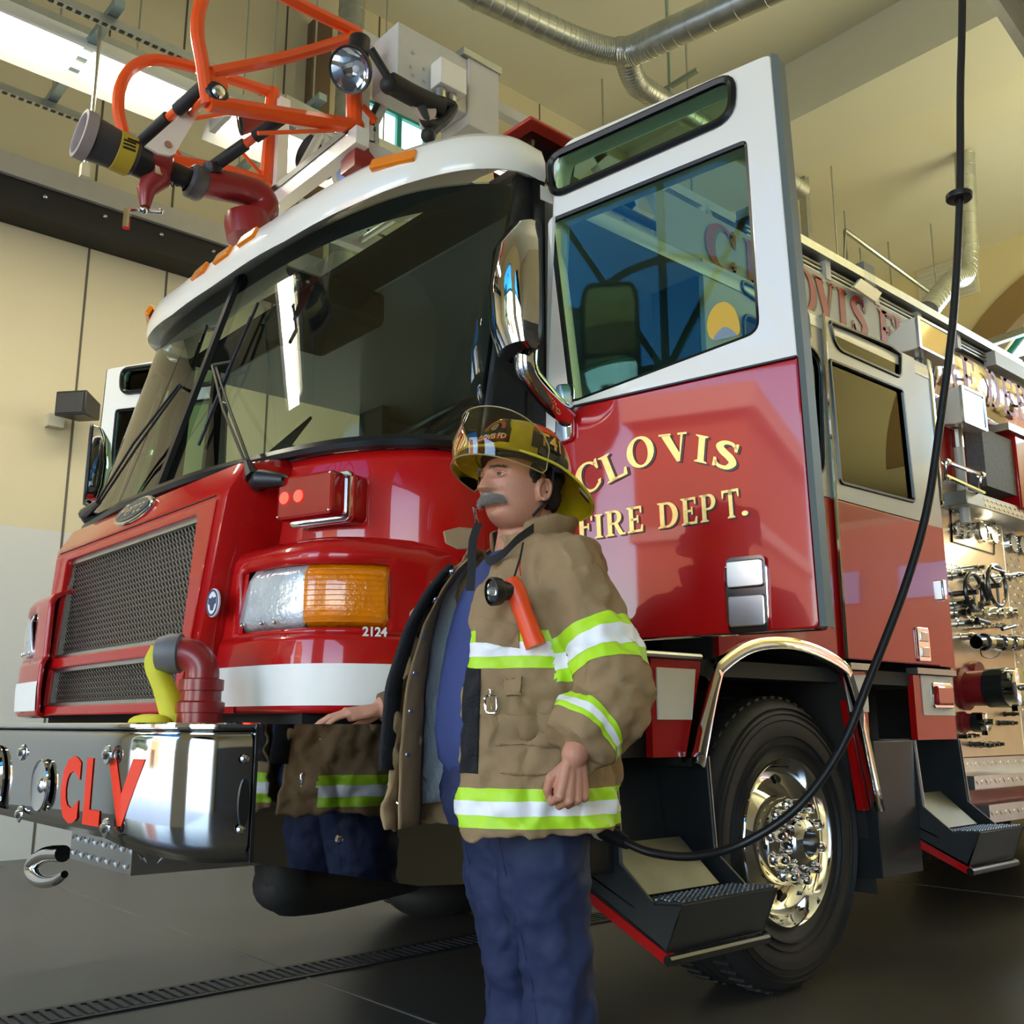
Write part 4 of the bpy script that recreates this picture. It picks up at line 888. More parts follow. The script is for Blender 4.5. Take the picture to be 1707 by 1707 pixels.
# ================================================================== FRONT DOORS, OPEN
def front_door(s, hx, hy, ang, main):
    u = Vector((s*cos(radians(ang)), sin(radians(ang)), 0)); v = Vector((0, 0, 1)); H = Vector((hx, hy, 0)); n_ = u.cross(v)*s   # outward skin normal
    th = .085
    def DQ(px, py): q = PL(px, py, H0, N0)-H0; return (q.dot(U0), q.z)
    H0 = Vector((1.235, .12, 0)); U0 = Vector((cos(radians(11.5)), sin(radians(11.5)), 0)); N0 = U0.cross(v)
    C = H-n_*(th/2)
    lo = roundpoly([(-.02, 1.21), (.835, 1.21), (.822, ZW), (.10, ZW), (.035, 1.865), (-.02, 1.86)], [.02, .02, 0, .05, .05, 0])
    d = plate('front_door', [lo], th, RED, T, C, u, v, bevel=.006)
    up = roundpoly([(-.018, 1.864), (.037, 1.87), (.10, ZW+.004), (.822, ZW+.004), (.797, 2.885), (.775, 2.89), (.07, 2.878), (.03, 2.80)], [0, .02, .04, 0, .02, .02, .06, .05])
    w1 = roundpoly([DQ(950, 672), DQ(1266, 553), DQ(1244, 232), DQ(914, 366)], [.03, .04, .02, .03])
    w2 = roundpoly([DQ(922, 328), DQ(1221, 196), DQ(1222, 126), DQ(916, 264)], [.05, .06, .05, .05])
    plate('upper_frame', [up, w1, w2], th, WHITE, d, C, u, v, bevel=.004)
    def P3(p, off=0): return H+u*p[0]+v*p[1]+n_*off
    plate('door_window', [w1], .005, DRG, d, C+n_*.02, u, v)
    plate('upper_window', [w2], .005, DRG, d, C+n_*.02, u, v)
    MB().tube([P3(p, -.012) for p in w1], .011, 6, loop=True).build('window_seal', GASK, d)
    MB().tube([P3(p, .002) for p in w2], .014, 6, loop=True).build('window_gasket', GASK, d)
    # black header rail inside the upper window
    # chrome and black strip along the colour joint
    MB().tube([P3(p, .002) for p in ((-.015, 1.868), (.035, 1.872), (.065, 1.915), (.10, ZW+.002), (.82, ZW+.002))], .0045, 6).build('joint_bead', BLK, d)
    # grey rubber seal around the rear edge and top
    b = MB(); b.box2((0, 0, 0), (0, 0, 0)) if 0 else None
    e0 = [(.838, 1.215), (.825, ZW), (.80, 2.89)]
    rows = [[P3(p, .0) for p in e0], [P3((p[0]+.012, p[1]), -.015) for p in e0], [P3((p[0]+.012, p[1]), -th+.01) for p in e0], [P3(p, -th) for p in e0]]
    b.grid(rows); b.build('edge_seal', mat('grey_blue_seal', (.16, .20, .21), .55), d)
    # inner trim panel
    plate('inner_trim', [[(.06, 1.28), (.76, 1.28), (.76, 1.90), (.06, 1.90)]], .02, DKIN, d, H-n_*(th+.01), u, v)
    # chrome paddle handle in its recess
    if main:
        hq = roundpoly([DQ(1213, 1045), DQ(1285, 1038), DQ(1281, 937), DQ(1208, 943)], .02)
        hs = plate('door_handle', [hq], .014, CHR, d, H+n_*.004, u, v, bevel=.004)
        a0 = DQ(1219, 1030); a1 = DQ(1277, 952); cc = ((a0[0]+a1[0])/2, (a0[1]+a1[1])/2)
        plate('handle_recess', [rrect(.112, .205, .015, cx=cc[0], cy=cc[1])], .004, mat('dark_chrome', (.12, .12, .12), .2, metal=1), hs, H+n_*.012, u, v)
        plate('handle_paddle', [rrect(.105, .075, .01, cx=cc[0], cy=cc[1]+.055)], .014, ALU, hs, H+n_*.017, u, v, bevel=.004)
        plate('handle_paddle', [rrect(.105, .085, .01, cx=cc[0], cy=cc[1]-.045)], .010, ALU, hs, H+n_*.017, u, v, bevel=.004)
        # gilt letters with black shadow
        def D3(px, py): p = DQ(px, py); return P3(p)
        k = 2.943; ox, oy = 780, 340
        def C4(x, y): return D3(ox+x/k, oy+y/k)
        L1 = [('C', (550, 1440), (668, 1385), (515, 1305)), ('L', (685, 1378), (795, 1322), (636, 1255)), ('O', (795, 1312), (928, 1268), (772, 1170)),
              ('V', (965, 1268), (1105, 1255), (938, 1135)), ('I', (1108, 1262), (1180, 1278), (1118, 1130)), ('S', (1190, 1278), (1315, 1318), (1222, 1150))]
        L2 = [('F', (540, 1652), (618, 1640), (535, 1538)), ('I', (625, 1642), (672, 1636), (620, 1528)), ('R', (678, 1635), (778, 1620), (672, 1513)), ('E', (785, 1618), (865, 1606), (778, 1494)),
              ('D', (935, 1596), (1038, 1582), (928, 1472)), ('E', (1050, 1580), (1132, 1568), (1042, 1450)), ('P', (1142, 1566), (1224, 1553), (1134, 1433)), ('T', (1256, 1548), (1340, 1535), (1246, 1410)), ('.', (1345, 1533), (1382, 1528), (1338, 1420))]
        # the line of FIRE starts left of the coat, keep it whole
        for ch, bl, br, tl in L1+L2: place_letter(ch, C4(*bl), C4(*br), C4(*tl), n_, GOLD, BLKP, d, .0045)
        # round yellow decal in the glass
        dc = DQ(1200, 535); 
        pts = [DQ(px, py) for px, py in ((1180, 565), (1173, 545), (1176, 522), (1188, 504), (1203, 498), (1218, 507), (1227, 528), (1230, 556))]
        dp_ = plate('window_decal', [roundpoly(pts, .02, 3)], .001, mat('decal_yellow', (.60, .36, .02), .5), d, C+n_*.0238, u, v)
        pts = [DQ(px, py) for px, py in ((1182, 566), (1190, 552), (1203, 540), (1214, 545), (1226, 556))]
        plate('decal_hill', [roundpoly(pts, .01, 3)], .001, mat('decal_blue', (.18, .24, .30), .5), dp_, C+n_*.025, u, v)
    # mirror on its chrome arm
    return d, H, u, n_, P3, DQ
d, H, u, n_, P3, DQ = front_door(1, 1.235, .12, 11.5, True)
front_door(-1, -1.235, .12, -24, False)
def mirror(P3, base, pts_head, arm, n_, u, sgn):
    base = P3(base, .01)
    mb = plate('mirror', [roundpoly([(-.035, -.10), (.03, -.09), (.035, .09), (-.03, .10)], .02)], .02, CHR, T, base, u, Vector((0, 0, 1)), bevel=.005)
    MB().tube(bez(arm, 6), [.033]*6+[.034]*6+[.036]*6+[.036] if len(arm) == 4 else .035, 16, flat=1).build('mirror_arm', CHR, mb)
    return mb
# arm points: from the foot on the door out to the head
foot = DQ(945, 690)
D0 = (P3(foot, 0)-CAM).dot(FW)
arm = [DP(945, 695, D0-.02), DP(915, 665, D0-.10), DP(880, 620, D0-.17), DP(878, 575, D0-.18)]
mb = mirror(P3, foot, None, arm, n_, u, 1)
hc = DP(876, 486, D0-.18)
# head: upright faceted chrome shell, its glass turned toward the rear
def mirror_head(hc, fd, sd, H_, W_, par):
    fd = fd.normalized(); sd = sd.normalized(); up_ = Vector((0, 0, 1)); b = MB(); rows = []
    for t, dep, wd in ((-1, .35, .72), (-.94, .75, .9), (-.6, 1, 1), (.0, 1.08, 1.0), (.6, .95, .97), (.92, .6, .82), (1, .25, .6)):
        c = hc+up_*(t*H_/2); r = []
        for k in range(17):
            a = pi*k/16; r.append(c+sd*(cos(a)*W_/2*wd)+fd*(abs(sin(a))**.55*.105*dep))
        rows.append(r)
    b.grid(rows); h = b.build('mirror_head', CHR, par, ang=50)
    b = MB(); b.tube([hc+sd*(x*W_/2)+up_*(z*H_/2) for x, z in roundpoly([(-.97, -.96), (.97, -.96), (.92, .96), (-.92, .98)], .35, 5)], .009, 8, loop=True); b.build('mirror_rim', BLK, h)
    for z0, z1 in ((-.93, -.30), (-.24, .92)):
        plate('mirror_glass', [rrect(W_*.88, H_*(z1-z0)/2, .03, cx=0, cy=H_*(z0+z1)/4)], .006, mat('mirror_surface', (.85, .88, .9), .01, metal=1), h, hc, sd, up_)
    return h
mirror_head(hc, Vector((-.2, -1, 0)), Vector((.97, -.25, 0)), .42, .20, mb)
a = math.radians(-24)
c = DP(147, 775, 5.0); c = X(147, 775, -1.72)
mb2 = MB().tube([c+Vector((0, 0, -.25)), c+Vector((.05, .1, -.38)), c+Vector((.25, .2, -.45))], .03, 12).build('mirror', CHR, T)
mirror_head(c, Vector((.25, 1, 0)), Vector((-1, .3, 0)), .40, .20, mb2)
# ================================================================== WHEELS
def wheel(x, y, s, steer, name='front_wheel', full=True):
    R = .535; c = Vector((x, y, R)); ax = Vector((s*cos(steer), sin(steer)*s, 0))
    prof = [(.30, -.02), (.34, .0), (.42, .018), (.485, .012), (.515, -.005), (.532, -.03), (R, -.06), (R, -.26), (.532, -.29), (.515, -.32), (.48, -.335), (.40, -.34), (.30, -.30)]
    w_ = MB().lathe(prof, c, ax, 72).build(name, TIRE, T, ang=50)
    b = MB(); t = ax.normalized(); a = Vector((0, 0, 1)); e = t.cross(a)
    for k in range(60):
        th = 2*pi*k/60; d = a*cos(th)+e*sin(th); tg = -a*sin(th)+e*cos(th)
        for h0, h1 in ((-.035, -.10), (-.22, -.285)):
            o = c+d*(R+.002); hh = t*((h0+h1)/2); b.box(o+hh, (.028, abs(h1-h0), .012), Matrix((tg, t, d)).transposed())
    b.build('tread_blocks', TIRE, w_)['kind'] = 'stuff'
    b = MB()
    for rr in (.36, .39, .45, .475, .495): b.lathe([(rr-.004, .006 if rr < .46 else .004), (rr, .020), (rr+.004, .006 if rr < .46 else .002)], c, ax, 64)
    b.build('sidewall_rings', TIRE, w_)
    for h in (-.12, -.17, -.225): MB().lathe([(R+.001, h-.005), (R+.0025, h), (R+.001, h+.005)], c, ax, 64).build('tread_groove', RUB, w_)
    # rim
    rp = [(.312, -.03), (.318, -.005), (.306, .012), (.296, .0), (.285, -.045), (.262, -.085), (.235, -.10), (.20, -.085), (.165, -.05), (.150, -.04)]
    MB().lathe(rp, c, ax, 64).build('rim', CHR, w_, ang=60)
    for k in range(8):
        th = 2*pi*(k+.5)/8; d = a*cos(th)+e*sin(th); p = c+d*.248; nn = (t*.9-d*.32).normalized()
        MB().lathe([(0, .006), (.022, .005), (.025, 0)], p+t*(-.094), (t*.92+d*.3), 16).build('hand_hole', BLK, w_)
    MB().lathe([(.165, -.05), (.160, .0), (.150, .012), (.105, .016), (.098, .02)], c, ax, 48).build('hub_flange', CHR, w_, ang=40)
    MB().lathe([(.098, .01), (.092, .06), (.082, .085), (.060, .10), (.050, .095), (.047, .05), (.0, .045)], c, ax, 40).build('hub_cap', CHR, w_, ang=40)
    MB().lathe([(.049, .060), (.0, .062)], c, ax, 24).build('hub_bore', BLK, w_)
    for k in range(10):
        th = 2*pi*k/10+.1; d = a*cos(th)+e*sin(th); p = c+d*.136
        MB().lathe([(.029, .005), (.027, .018), (.021, .026), (.021, .060), (.016, .076), (.0, .080)], p, ax, 14).build('lug_nut', CHR, w_)
    return w_
wheel(1.16, 1.43, 1, radians(2))
w2 = wheel(-1.16, 1.43, -1, 0)
# rear wheels far back
for x in (1.16, -1.16): MB().lathe([(.2, -.03), (.30, -.03), (.34, .0), (.48, .012), (.53, -.03), (.535, -.3), (.48, -.6), (.2, -.6)], (x, 7.2, .535), (1 if x > 0 else -1, 0, 0), 40).build('rear_wheel', TIRE, T)

# ================================================================== ENTRY STEPS
def step_well(s, y0, y1, yin):
    zt = .86 if y1 < 1 else .90
    xo = 1.222; dz = -.07 if y1 < 1 else 0.
    MX = lambda v: (s*v[0], v[1], v[2])
    b = MB(); th = .012
    for y in (y0, y1):   # side cheeks
        b.prism([MX((.98, y, zt)), MX((xo, y, zt)), MX((xo+.02, y, .62+dz)), MX((1.375, y, .515+dz)), MX((1.482, y, .527+dz)), MX((1.42, y, .385+dz)), MX((1.04, y, .555+dz)), MX((.98, y, .60+dz))], (0, th, 0))
    b.prism([MX((.985, y0, zt)), MX((.985, y1, zt)), MX((1.05, y1, .56+dz)), MX((1.05, y0, .56+dz))], MX((-.01, 0, 0)))   # back
    b.prism([MX((1.482, y0, .527+dz)), MX((1.482, y1, .527+dz)), MX((1.42, y1, .385+dz)), MX((1.42, y0, .385+dz))], MX((-.012, 0, 0)))  # nose
    b.prism([MX((1.42, y0, .385+dz)), MX((1.42, y1, .385+dz)), MX((1.04, y1, .555+dz)), MX((1.04, y0, .555+dz))], (0, 0, .012))
    b.prism([MX((1.05, y0, .60+dz)), MX((1.30, y0, .50+dz)), MX((1.30, y1, .50+dz)), MX((1.05, y1, .60+dz))], (0, 0, -.01))
    st = b.build('entry_step', STEPB, T, bevel=.002)
    # grip plate of the tread
    tr = MB().prism([MX((1.30, y0+.01, .520+dz)), MX((1.478, y0+.01, .532+dz)), MX((1.478, y1-.005, .532+dz)), MX((1.30, y1-.005, .520+dz))], (0, 0, -.012)).build('tread', mat('tread_grip', (.05, .055, .06), .45, metal=.6), st)
    b = MB(); n1 = int((y1-y0)/.026)
    for i in range(n1):
        for j in range(7):
            c = Vector(MX((1.315+.026*j, y0+.022+i*.026+(j % 2)*.012, .521+dz+.0018*j))); b.lathe([(.008, 0), (.0075, .004), (.0045, .004), (.004, .001)], c, (0, 0, 1), 8)
    b.build('grip_dimples', mat('tread_edge', (.16, .17, .18), .35, metal=.8), tr)['kind'] = 'stuff'
    # polished scuff plate behind the tread
    MB().prism([MX((1.14, y0+.05, .66+dz)), MX((1.14, y1-.06, .66+dz)), MX((1.30, y1-.06, .525+dz)), MX((1.30, y0+.05, .525+dz))], MX((.004, 0, .004))).build('scuff_plate', mat('scuffed_plate', (.20, .20, .165), .38, metal=.6, noise_amt=.35, noise_scale=8), st)
    # red lower edge strip and dark nose tube
    MB().prism([MX((1.425, y0-.006, .385+dz)), MX((1.42, y0-.006, .355+dz)), MX((.95, y0-.006, .56+dz)), MX((.95, y0-.006, .595+dz))], (0, .03, 0)).build('red_edge', RED, st)
    MB().tube([MX((1.43, y0-.01, .368+dz)), MX((1.43, y1+.01, .368+dz))], .016, 10).build('nose_tube', GASK, st)
    for y in (y0, y1): MB().bar(MX((xo+.002, y+.006, zt)), MX((xo+.022, y+.006, .62+dz)), .005, .014).build('worn_edge', ALU, st)
    return st
for s in (1, -1):
    if s > 0: step_well(s, .40, .87, 0); step_well(s, 2.34, 2.77, 0)
    if s < 0: continue
    MB().box2((s*.98, .14, .52), (s*1.215, .41, .858)).build('side_box', STEPB, T, bevel=.004)
    MB().box2((s*.80, 1.97, .34), (s*.84, 2.36, .90)).build('side_box', STEPB, T)
    MB().box2((s*.9, .12, .86), (s*1.15, .9, 1.2)).build('step_recess', DARKV, T); MB().box2((s*.85, 2.03, .55), (s*1.0, 2.45, 1.22)).build('step_recess', DARKV, T)
    MB().tube([(s*1.19, .20, 1.205), (s*1.19, .90, 1.205)], .012, 8).build('door_sill_rail', GALV, T); MB().tube([(s*1.16, .15, 1.17), (s*1.16, .62, 1.17)], .018, 8).build('door_sill_rail', ALU, T)
MB().prism([(1.02, 2.34, .895), (1.222, 2.34, .90), (1.222, 2.0, .90), (1.02, 2.0, .89)], (0, 0, -.55)).build('side_box', STEPB, T, bevel=.003)

# ================================================================== PUMP PANEL AND BODY BEHIND THE CAB
PXX = .97
MB().box2((-1.15, 3.0, .72), (PXX-.03, 5.4, 2.15)).build('pump_house', DARKV, T)
PANM = mat('brushed_pump_panel', (.72, .62, .44), .32, metal=.9, noise_amt=.15, noise_scale=6)
def PS(px, py): q = X(px, py, PXX); return q
pp = thing('tmp', 'x', 'x') if False else None
pnl = MB().box2((PXX-.02, 3.30, .80), (PXX, 4.12, 2.14)).build('pump_panel', PANM, T)
diamond('panel_edge', (PXX+.002, 4.12, .80), (0, 1, 0), (0, 0, 1), .22, 1.35, T, .045)
pn2 = MB().box2((PXX-.02, 4.34, .80), (PXX, 5.3, 2.14)).build('pump_panel', PANM, T)
diamond('panel_edge', (PXX+.002, 4.36, .80), (0, 1, 0), (0, 0, 1), .9, .93, pn2, .05)
diamond('upper_plate', (PXX+.004, 3.30, 1.78), (0, 1, 0), (0, 0, 1), .85, .06, pnl, .03)
DKM = mat('dark_knob', (.015, .015, .015), .3, coat=.4)
SM = CHR
def gauge(y, z, r, par, nm='gauge'):
    g = MB().lathe([(r, 0), (r, .02), (r*.9, .028), (r*.86, .02)], (PXX, y, z), (1, 0, 0), 24).build(nm, CHR, par)
    MB().lathe([(r*.88, .02), (0, .021)], (PXX, y, z), (1, 0, 0), 24).build('dial', mat('dial_face', (.75, .72, .62), .4), g)
    return g
for px, py in ((1633, 887), (1652, 891)): q = PS(px, py); gauge(q.y, q.z, .062, pnl, 'large_gauge')
for px, py in ((1684, 906), (1700, 910), (1716, 914)): q = PS(px, py); gauge(q.y, q.z, .062, pn2, 'large_gauge')
for px, py, r in ((1587, 852, .018), (1596, 855, .018), (1605, 858, .018), (1590, 882, .036), (1600, 874, .026), (1601, 892, .026), (1611, 879, .02), (1611, 893, .02), (1618, 876, .014), (1618, 886, .014)):
    q = PS(px, py); gauge(q.y, q.z, r, pnl, 'small_gauge')
q = PS(1612, 880); MB().tube([PS(*k)+Vector((.004, 0, 0)) for k in ((1583, 838), (1657, 860), (1656, 924), (1586, 903))], .006, 5, loop=True).build('instrument_frame', DKM, pnl)
area('panel_fill', (1.13, 3.9, 2.02), (-.55, 0, -1), .05, 1.2, 5, (1, .88, .62))  # warm light added in place of sun on the pump panel
# round hand wheel and levers
def handwheel(px, py, r):
    q = PS(px, py); c = Vector((PXX+.11, q.y, q.z))
    h = MB().tube([c+Vector((0, r*cos(2*pi*i/24), r*sin(2*pi*i/24))) for i in range(24)], .012, 8, loop=True).build('hand_wheel', DKM, pnl)
    b = MB(); 
    for a in (30, 150, 270): b.tube([c, c+Vector((0, r*cos(radians(a)), r*sin(radians(a))))], .007, 6)
    b.tube([Vector((PXX, q.y, q.z)), c+Vector((.02, 0, 0))], .016, 10); b.build('spokes', DKM, h)
handwheel(1629, 979, .115); handwheel(1590, 990, .10)
def valve(px, py, r, L, m=CHR, par=None, name='valve'):
    q = PS(px, py); v = MB().lathe([(r*1.3, 0), (r*1.3, .012), (r, .014), (r, L*.5), (r*1.15, L*.52), (r*1.15, L*.75), (r*.8, L*.8), (r*.8, L), (0, L)], (PXX, q.y, q.z), (1, 0, 0), 20).build(name, m, par or pnl); return v
for px, py, r, L in ((1648, 966, .022, .16), (1655, 963, .016, .22), (1591, 1022, .03, .10), (1596, 1040, .02, .12), (1624, 1022, .03, .08), (1640, 1025, .035, .12), (1654, 1024, .03, .15), (1600, 1062, .018, .1), (1610, 965, .02, .1), (1600, 950, .016, .14), (1612, 1046, .016, .12), (1636, 1045, .014, .14), (1588, 1006, .022, .13), (1604, 1010, .016, .16), (1586, 960, .02, .09)):
    valve(px, py, r, L)
for y0_, z0_, y1_, z1_, r in ((1594, 975, 1606, 1010, .012), (1612, 952, 1632, 958, .008), (1585, 1036, 1606, 1042, .012), (1655, 964, 1666, 963, .01), (1628, 1052, 1650, 1046, .01)):
    a = PS(y0_, z0_); c = PS(y1_, z1_); o = Vector((.14, 0, 0)); MB().tube([a+o, c+o], r, 8).build('pull_lever', DKM, pnl)
b = MB(); P = [PS(*k)+Vector((.12, 0, 0)) for k in ((1590, 1073), (1612, 1072), (1640, 1074), (1660, 1073), (1690, 1078), (1712, 1088))]; b.tube(bez(P, 5), .035, 12); b.build('crosslay_pipe', mat('black_chrome', (.12, .12, .12), .15, metal=1), pnl)
for i, k in enumerate(((1606, 1073), (1634, 1074), (1652, 1074), (1682, 1078))): q = PS(*k)+Vector((.12, 0, 0)); MB().lathe([(.036, -.03), (.047, -.028), (.047, .028), (.036, .03)], q, (0, 1, 0), 16).build('pipe_collar', CHR, pnl)
P = [PS(*k)+Vector((.05, 0, 0)) for k in ((1618, 1080), (1622, 1094), (1636, 1098), (1650, 1092), (1652, 1080))]; MB().tube(bez(P, 5), .003, 5).build('cap_chain', DKM, pnl)
# large intakes
def intake(px, py, r, L, cap):
    q = PS(px, py); b = MB(); b.lathe([(r*1.25, 0), (r*1.25, .02), (r, .03), (r, L*.55)], (PXX, q.y, q.z), (1, 0, 0), 28); i_ = b.build('intake', RED2, pnl)
    MB().lathe([(r*.98, L*.45), (r*1.12, L*.46), (r*1.12, L*.8), (r*1.0, L*.82)], (PXX, q.y, q.z), (1, 0, 0), 28).build('coupling', DKM, i_)
    MB().lathe([(r*1.0, L*.78), (r*1.06, L*.80), (r*1.06, L*.98), (r*.9, L), (0, L)], (PXX, q.y, q.z), (1, 0, 0), 28).build('intake_cap', CHR, i_)
    b = MB()
    for k in range(3): a = 2*pi*k/3+.5; b.box(Vector((PXX+L*.88, q.y+r*1.15*cos(a), q.z+r*1.15*sin(a))), (.03, .03, .03))
    b.lathe([(.02, L), (.016, L+.03), (0, L+.03)], (PXX, q.y, q.z), (1, 0, 0), 12); b.build('cap_lugs', CHR, i_)
intake(1606, 1148, .092, .30, 1); intake(1603, 1204, .045, .14, 1)
q = PS(1622, 1125); MB().lathe([(.07, -.02), (.075, .0), (.07, .02), (.0, .021)], (PXX+.02, q.y, q.z), (1, 0, 0), 24).build('relief_port', RED2, pnl)
for px, py in ((1609, 1226), (1595, 1228), (1617, 1240), (1625, 1241), (1633, 1242), (1641, 1241), (1649, 1240), (1672, 1205), (1664, 1205), (1674, 1190)): valve(px, py, .012, .08, DKM if px > 1612 else CHR, name='drain_valve')
# panel light bar with bright louvres, grab rail, cab post
a = X(1606, 828, 1.1); c = X(1680, 848, 1.1)
lb = MB().box2((.97, a.y, a.z-.04), (1.12, c.y+.5, a.z+.04)).build('panel_light_hood', GALV, T, bevel=.004)
diamond('hood_face', (1.122, a.y+.2, a.z-.035), (0, 1, 0), (0, 0, 1), .6, .06, lb, .03)
MB().tube([(1.19, 2.83, 2.18), (1.19, 2.84, 1.60)], .018, 10).build('grab_post', BLK, T)
for z in (2.18, 1.60): MB().tube([(1.19, 2.83, z+.02), (1.19, 2.83, z-.02)], .026, 12).build('post_end', CHR, T)
for z in (1.60,): MB().box2((1.10, 2.70, z-.05), (1.25, 2.74, z+.05)).build('door_catch', CHR, T, bevel=.006); MB().tube([(1.2, 2.74, z), (1.2, 2.84, z)], .022, 8).build('catch_bar', BLK, T)
# chrome fairing at the cab rear upper corner
b = MB(); rows = []
for z in (2.06, 2.4, 2.70, 2.80): rows.append([Vector((1.225-.25*(1-cos(pi/2*k/6)), 2.81+.22*sin(pi/2*k/6), z)) for k in range(7)])
b.grid(rows); b.build('rear_fairing', CHR, T, thick=.01, ang=60)
# red upper compartments and shelf behind the cab
MB().box2((-1.15, 3.05, 2.14), (.98, 12.5, 2.30)).build('body_deck', GALV, T)
MB().box2((-1.1, 3.2, 2.30), (1.02, 4.0, 2.62)).build('upper_compartment', RED, T, bevel=.01)
MB().box2((.7, 4.02, 2.2), (1.14, 12.5, 2.66)).build('upper_compartment', RED, T, bevel=.01); MB().box2((.92, 3.62, 2.28), (1.12, 4.02, 2.62)).build('speckled_cover', mat('speckled_coating', (.16, .16, .16), .6, noise_amt=.5, noise_scale=70), T)
MB().box2((-1.15, 5.4, .55), (1.2, 12.5, 2.2)).build('rear_body', RED, T, bevel=.01)
MB().box2((1.02, 3.9, 2.655), (1.16, 12.5, 2.70)).build('edge_trim', ALU, T)
P = [X(*k, 1.16) for k in ((1578, 770), (1636, 792))]
gr = MB().tube([P[0], P[1]], .012, 8).build('grab_rail', CHR, T)
for q in P:
    MB().lathe([(.018, -.02), (.022, 0), (.018, .02)], q, (0, 1, 0), 12).build('rail_end', CHR, gr); MB().tube([q, q+Vector((-.02, 0, -.09)), q+Vector((-.06, 0, -.10))], .010, 8).build('rail_bracket', CHR, gr)
a, c = X(1576, 793, 1.15), X(1640, 822, 1.15); MB().bar(a, c, .02, .012).build('rail_base', CHR, T)
# running boards of diamond plate
a = X(1612, 1300, 1.2); 
diamond('running_board', (1.20, 2.95, .665), (0, 1, 0), (0, 0, 1), 9.3, .06, T, .05)
MB().box2((.6, 2.95, .66), (1.199, 12.2, .725)).build('board_top', GALV, T)
diamond('lower_board', (1.20, 3.08, .50), (0, 1, 0), (0, 0, 1), 9, .085, T, .05); MB().box2((.7, 3.08, .50), (1.199, 12, .58)).build('lower_board_top', GALV, T)
MB().box2((.5, 2.9, .58), (1.1, 6, .66)).build('board_frame', RED, T)
diamond('panel_foot', (PXX+.003, 3.2, .725), (0, 1, 0), (0, 0, 1), 2.1, .07, T, .05)

# ================================================================== AERIAL LADDER
LAD = MB().box2((-.75, 2.0, 2.98), (.75, 12.5, 3.03)).build('aerial_ladder', WOLD, T)
def rail_pair(x, y0, y1, zb, zt, nm, m=WOLD, sp=.42, diag=.022, rw=.05):
    for s in (-1, 1):
        r_ = MB(); r_.bar((s*x, y0, zb), (s*x, y1, zb), rw, .07); r_.bar((s*x, y0, zt), (s*x, y1, zt), rw*.9, .05)
        r_.build(nm+'_rail', m, LAD)
        y = y0+.02; k = 0; b = MB()
        while y+sp < y1:
            b.tube([(s*x, y, zb), (s*x, y+sp/2, zt)], diag, 8); b.tube([(s*x, y+sp/2, zt), (s*x, y+sp, zb)], diag, 8); y += sp
        b.build(nm+'_truss', m, LAD)['kind'] = 'stuff'
    y = y0+.15; b = MB()
    while y < y1: b.tube([(-x, y, zb), (x, y, zb)], .018, 8); y += .30
    b.build(nm+'_rungs', ALU, LAD)['kind'] = 'stuff'
rail_pair(.34, -.08, 11.5, 3.22, 3.72, 'fly')
rail_pair(.48, .95, 12, 3.14, 3.62, 'mid', sp=.5, diag=.025)
rail_pair(.62, 1.5, 12, 3.08, 3.54, 'lower', sp=.55, diag=.025)
# gusset plates on the right side near the tip
for y, z0, z1 in ((.62, 3.14, 3.60), (1.0, 3.12, 3.62)):
    b = MB(); b.prism([(.50, y-.05, z0), (.50, y+.10, z0), (.50, y+.55, z1), (.50, y+.40, z1)], (.05, 0, 0)); b.prism([(.50, y+.55, z1), (.50, y+.40, z1), (.50, y+.75, z0+.12), (.50, y+.90, z0+.12)], (.05, 0, 0)); b.build('ladder_gusset', WOLD, LAD)
b = MB()
for x in (.42, .56): b.tube([(x, .7, 3.34), (x, 5, 3.34)], .022, 8)
b.tube([(.52, 1.2, 3.16), (.52, 8, 3.16)], .03, 8); b.tube([(.70, 1.2, 3.05), (.70, 8, 3.05)], .03, 8); b.build('hydraulic_lines', BLK, LAD)
# outer base section with the sign panel
y = 2.05
b = MB(); b.bar((.75, 1.95, 3.50), (.75, 5.2, 3.48), .09, .05); b.build('base_top_rail', GALV, LAD)
for k in range(6):
    yy = 2.15+k*.52; MB().box2((.72, yy, 3.36), (.77, yy+.05, 3.49)).build('rail_post', WOLD, LAD)
MB().box2((.70, 1.95, 3.37), (.71, 5.2, 3.48)).build('rail_back_box', mat('brown_cable_box', (.09, .07, .055), .7), LAD)  # dark brown box behind the rail posts
b = MB()
for z in (3.39, 3.415, 3.44): b.tube([(.745, 1.97, z), (.745, 5.0, z)], .007, 6)
b.build('side_lines', GALV, LAD)
sg = MB().box2((.72, 1.30, 3.00), (.765, 3.62, 3.375)).build('sign_panel', mat('grey_white_sign', (.44, .44, .39), .5), LAD)
k = 3.283
sign = [('C', 0, 0), ('L', 0, 0), ('O', 262, 392), ('V', 383, 500), ('I', 508, 566), ('S', 583, 672), ('F', 733, 826), ('I', 828, 866)]
zt_, zb_ = 3.345, 3.11
SGR = mat('sign_red', (.40, .022, .008), .45)
def SYp(px): # px column on the sign centre line
    return X(1240+px/k, 380+(340+(px-320)*.57)/k, .766).y
ys = {'C': (1.60, 1.83), 'L': (1.90, 2.10)}
for ch, p0_, p1_ in sign:
    if p0_ == 0: y0_, y1_ = ys[ch]
    else: y0_, y1_ = SYp(p0_), SYp(p1_)
    place_letter(ch, (.766, y0_, zb_), (.766, y1_, zb_), (.766, y0_, zt_), (1, 0, 0), SGR, BLKP, sg, .004, (.06, -.05))
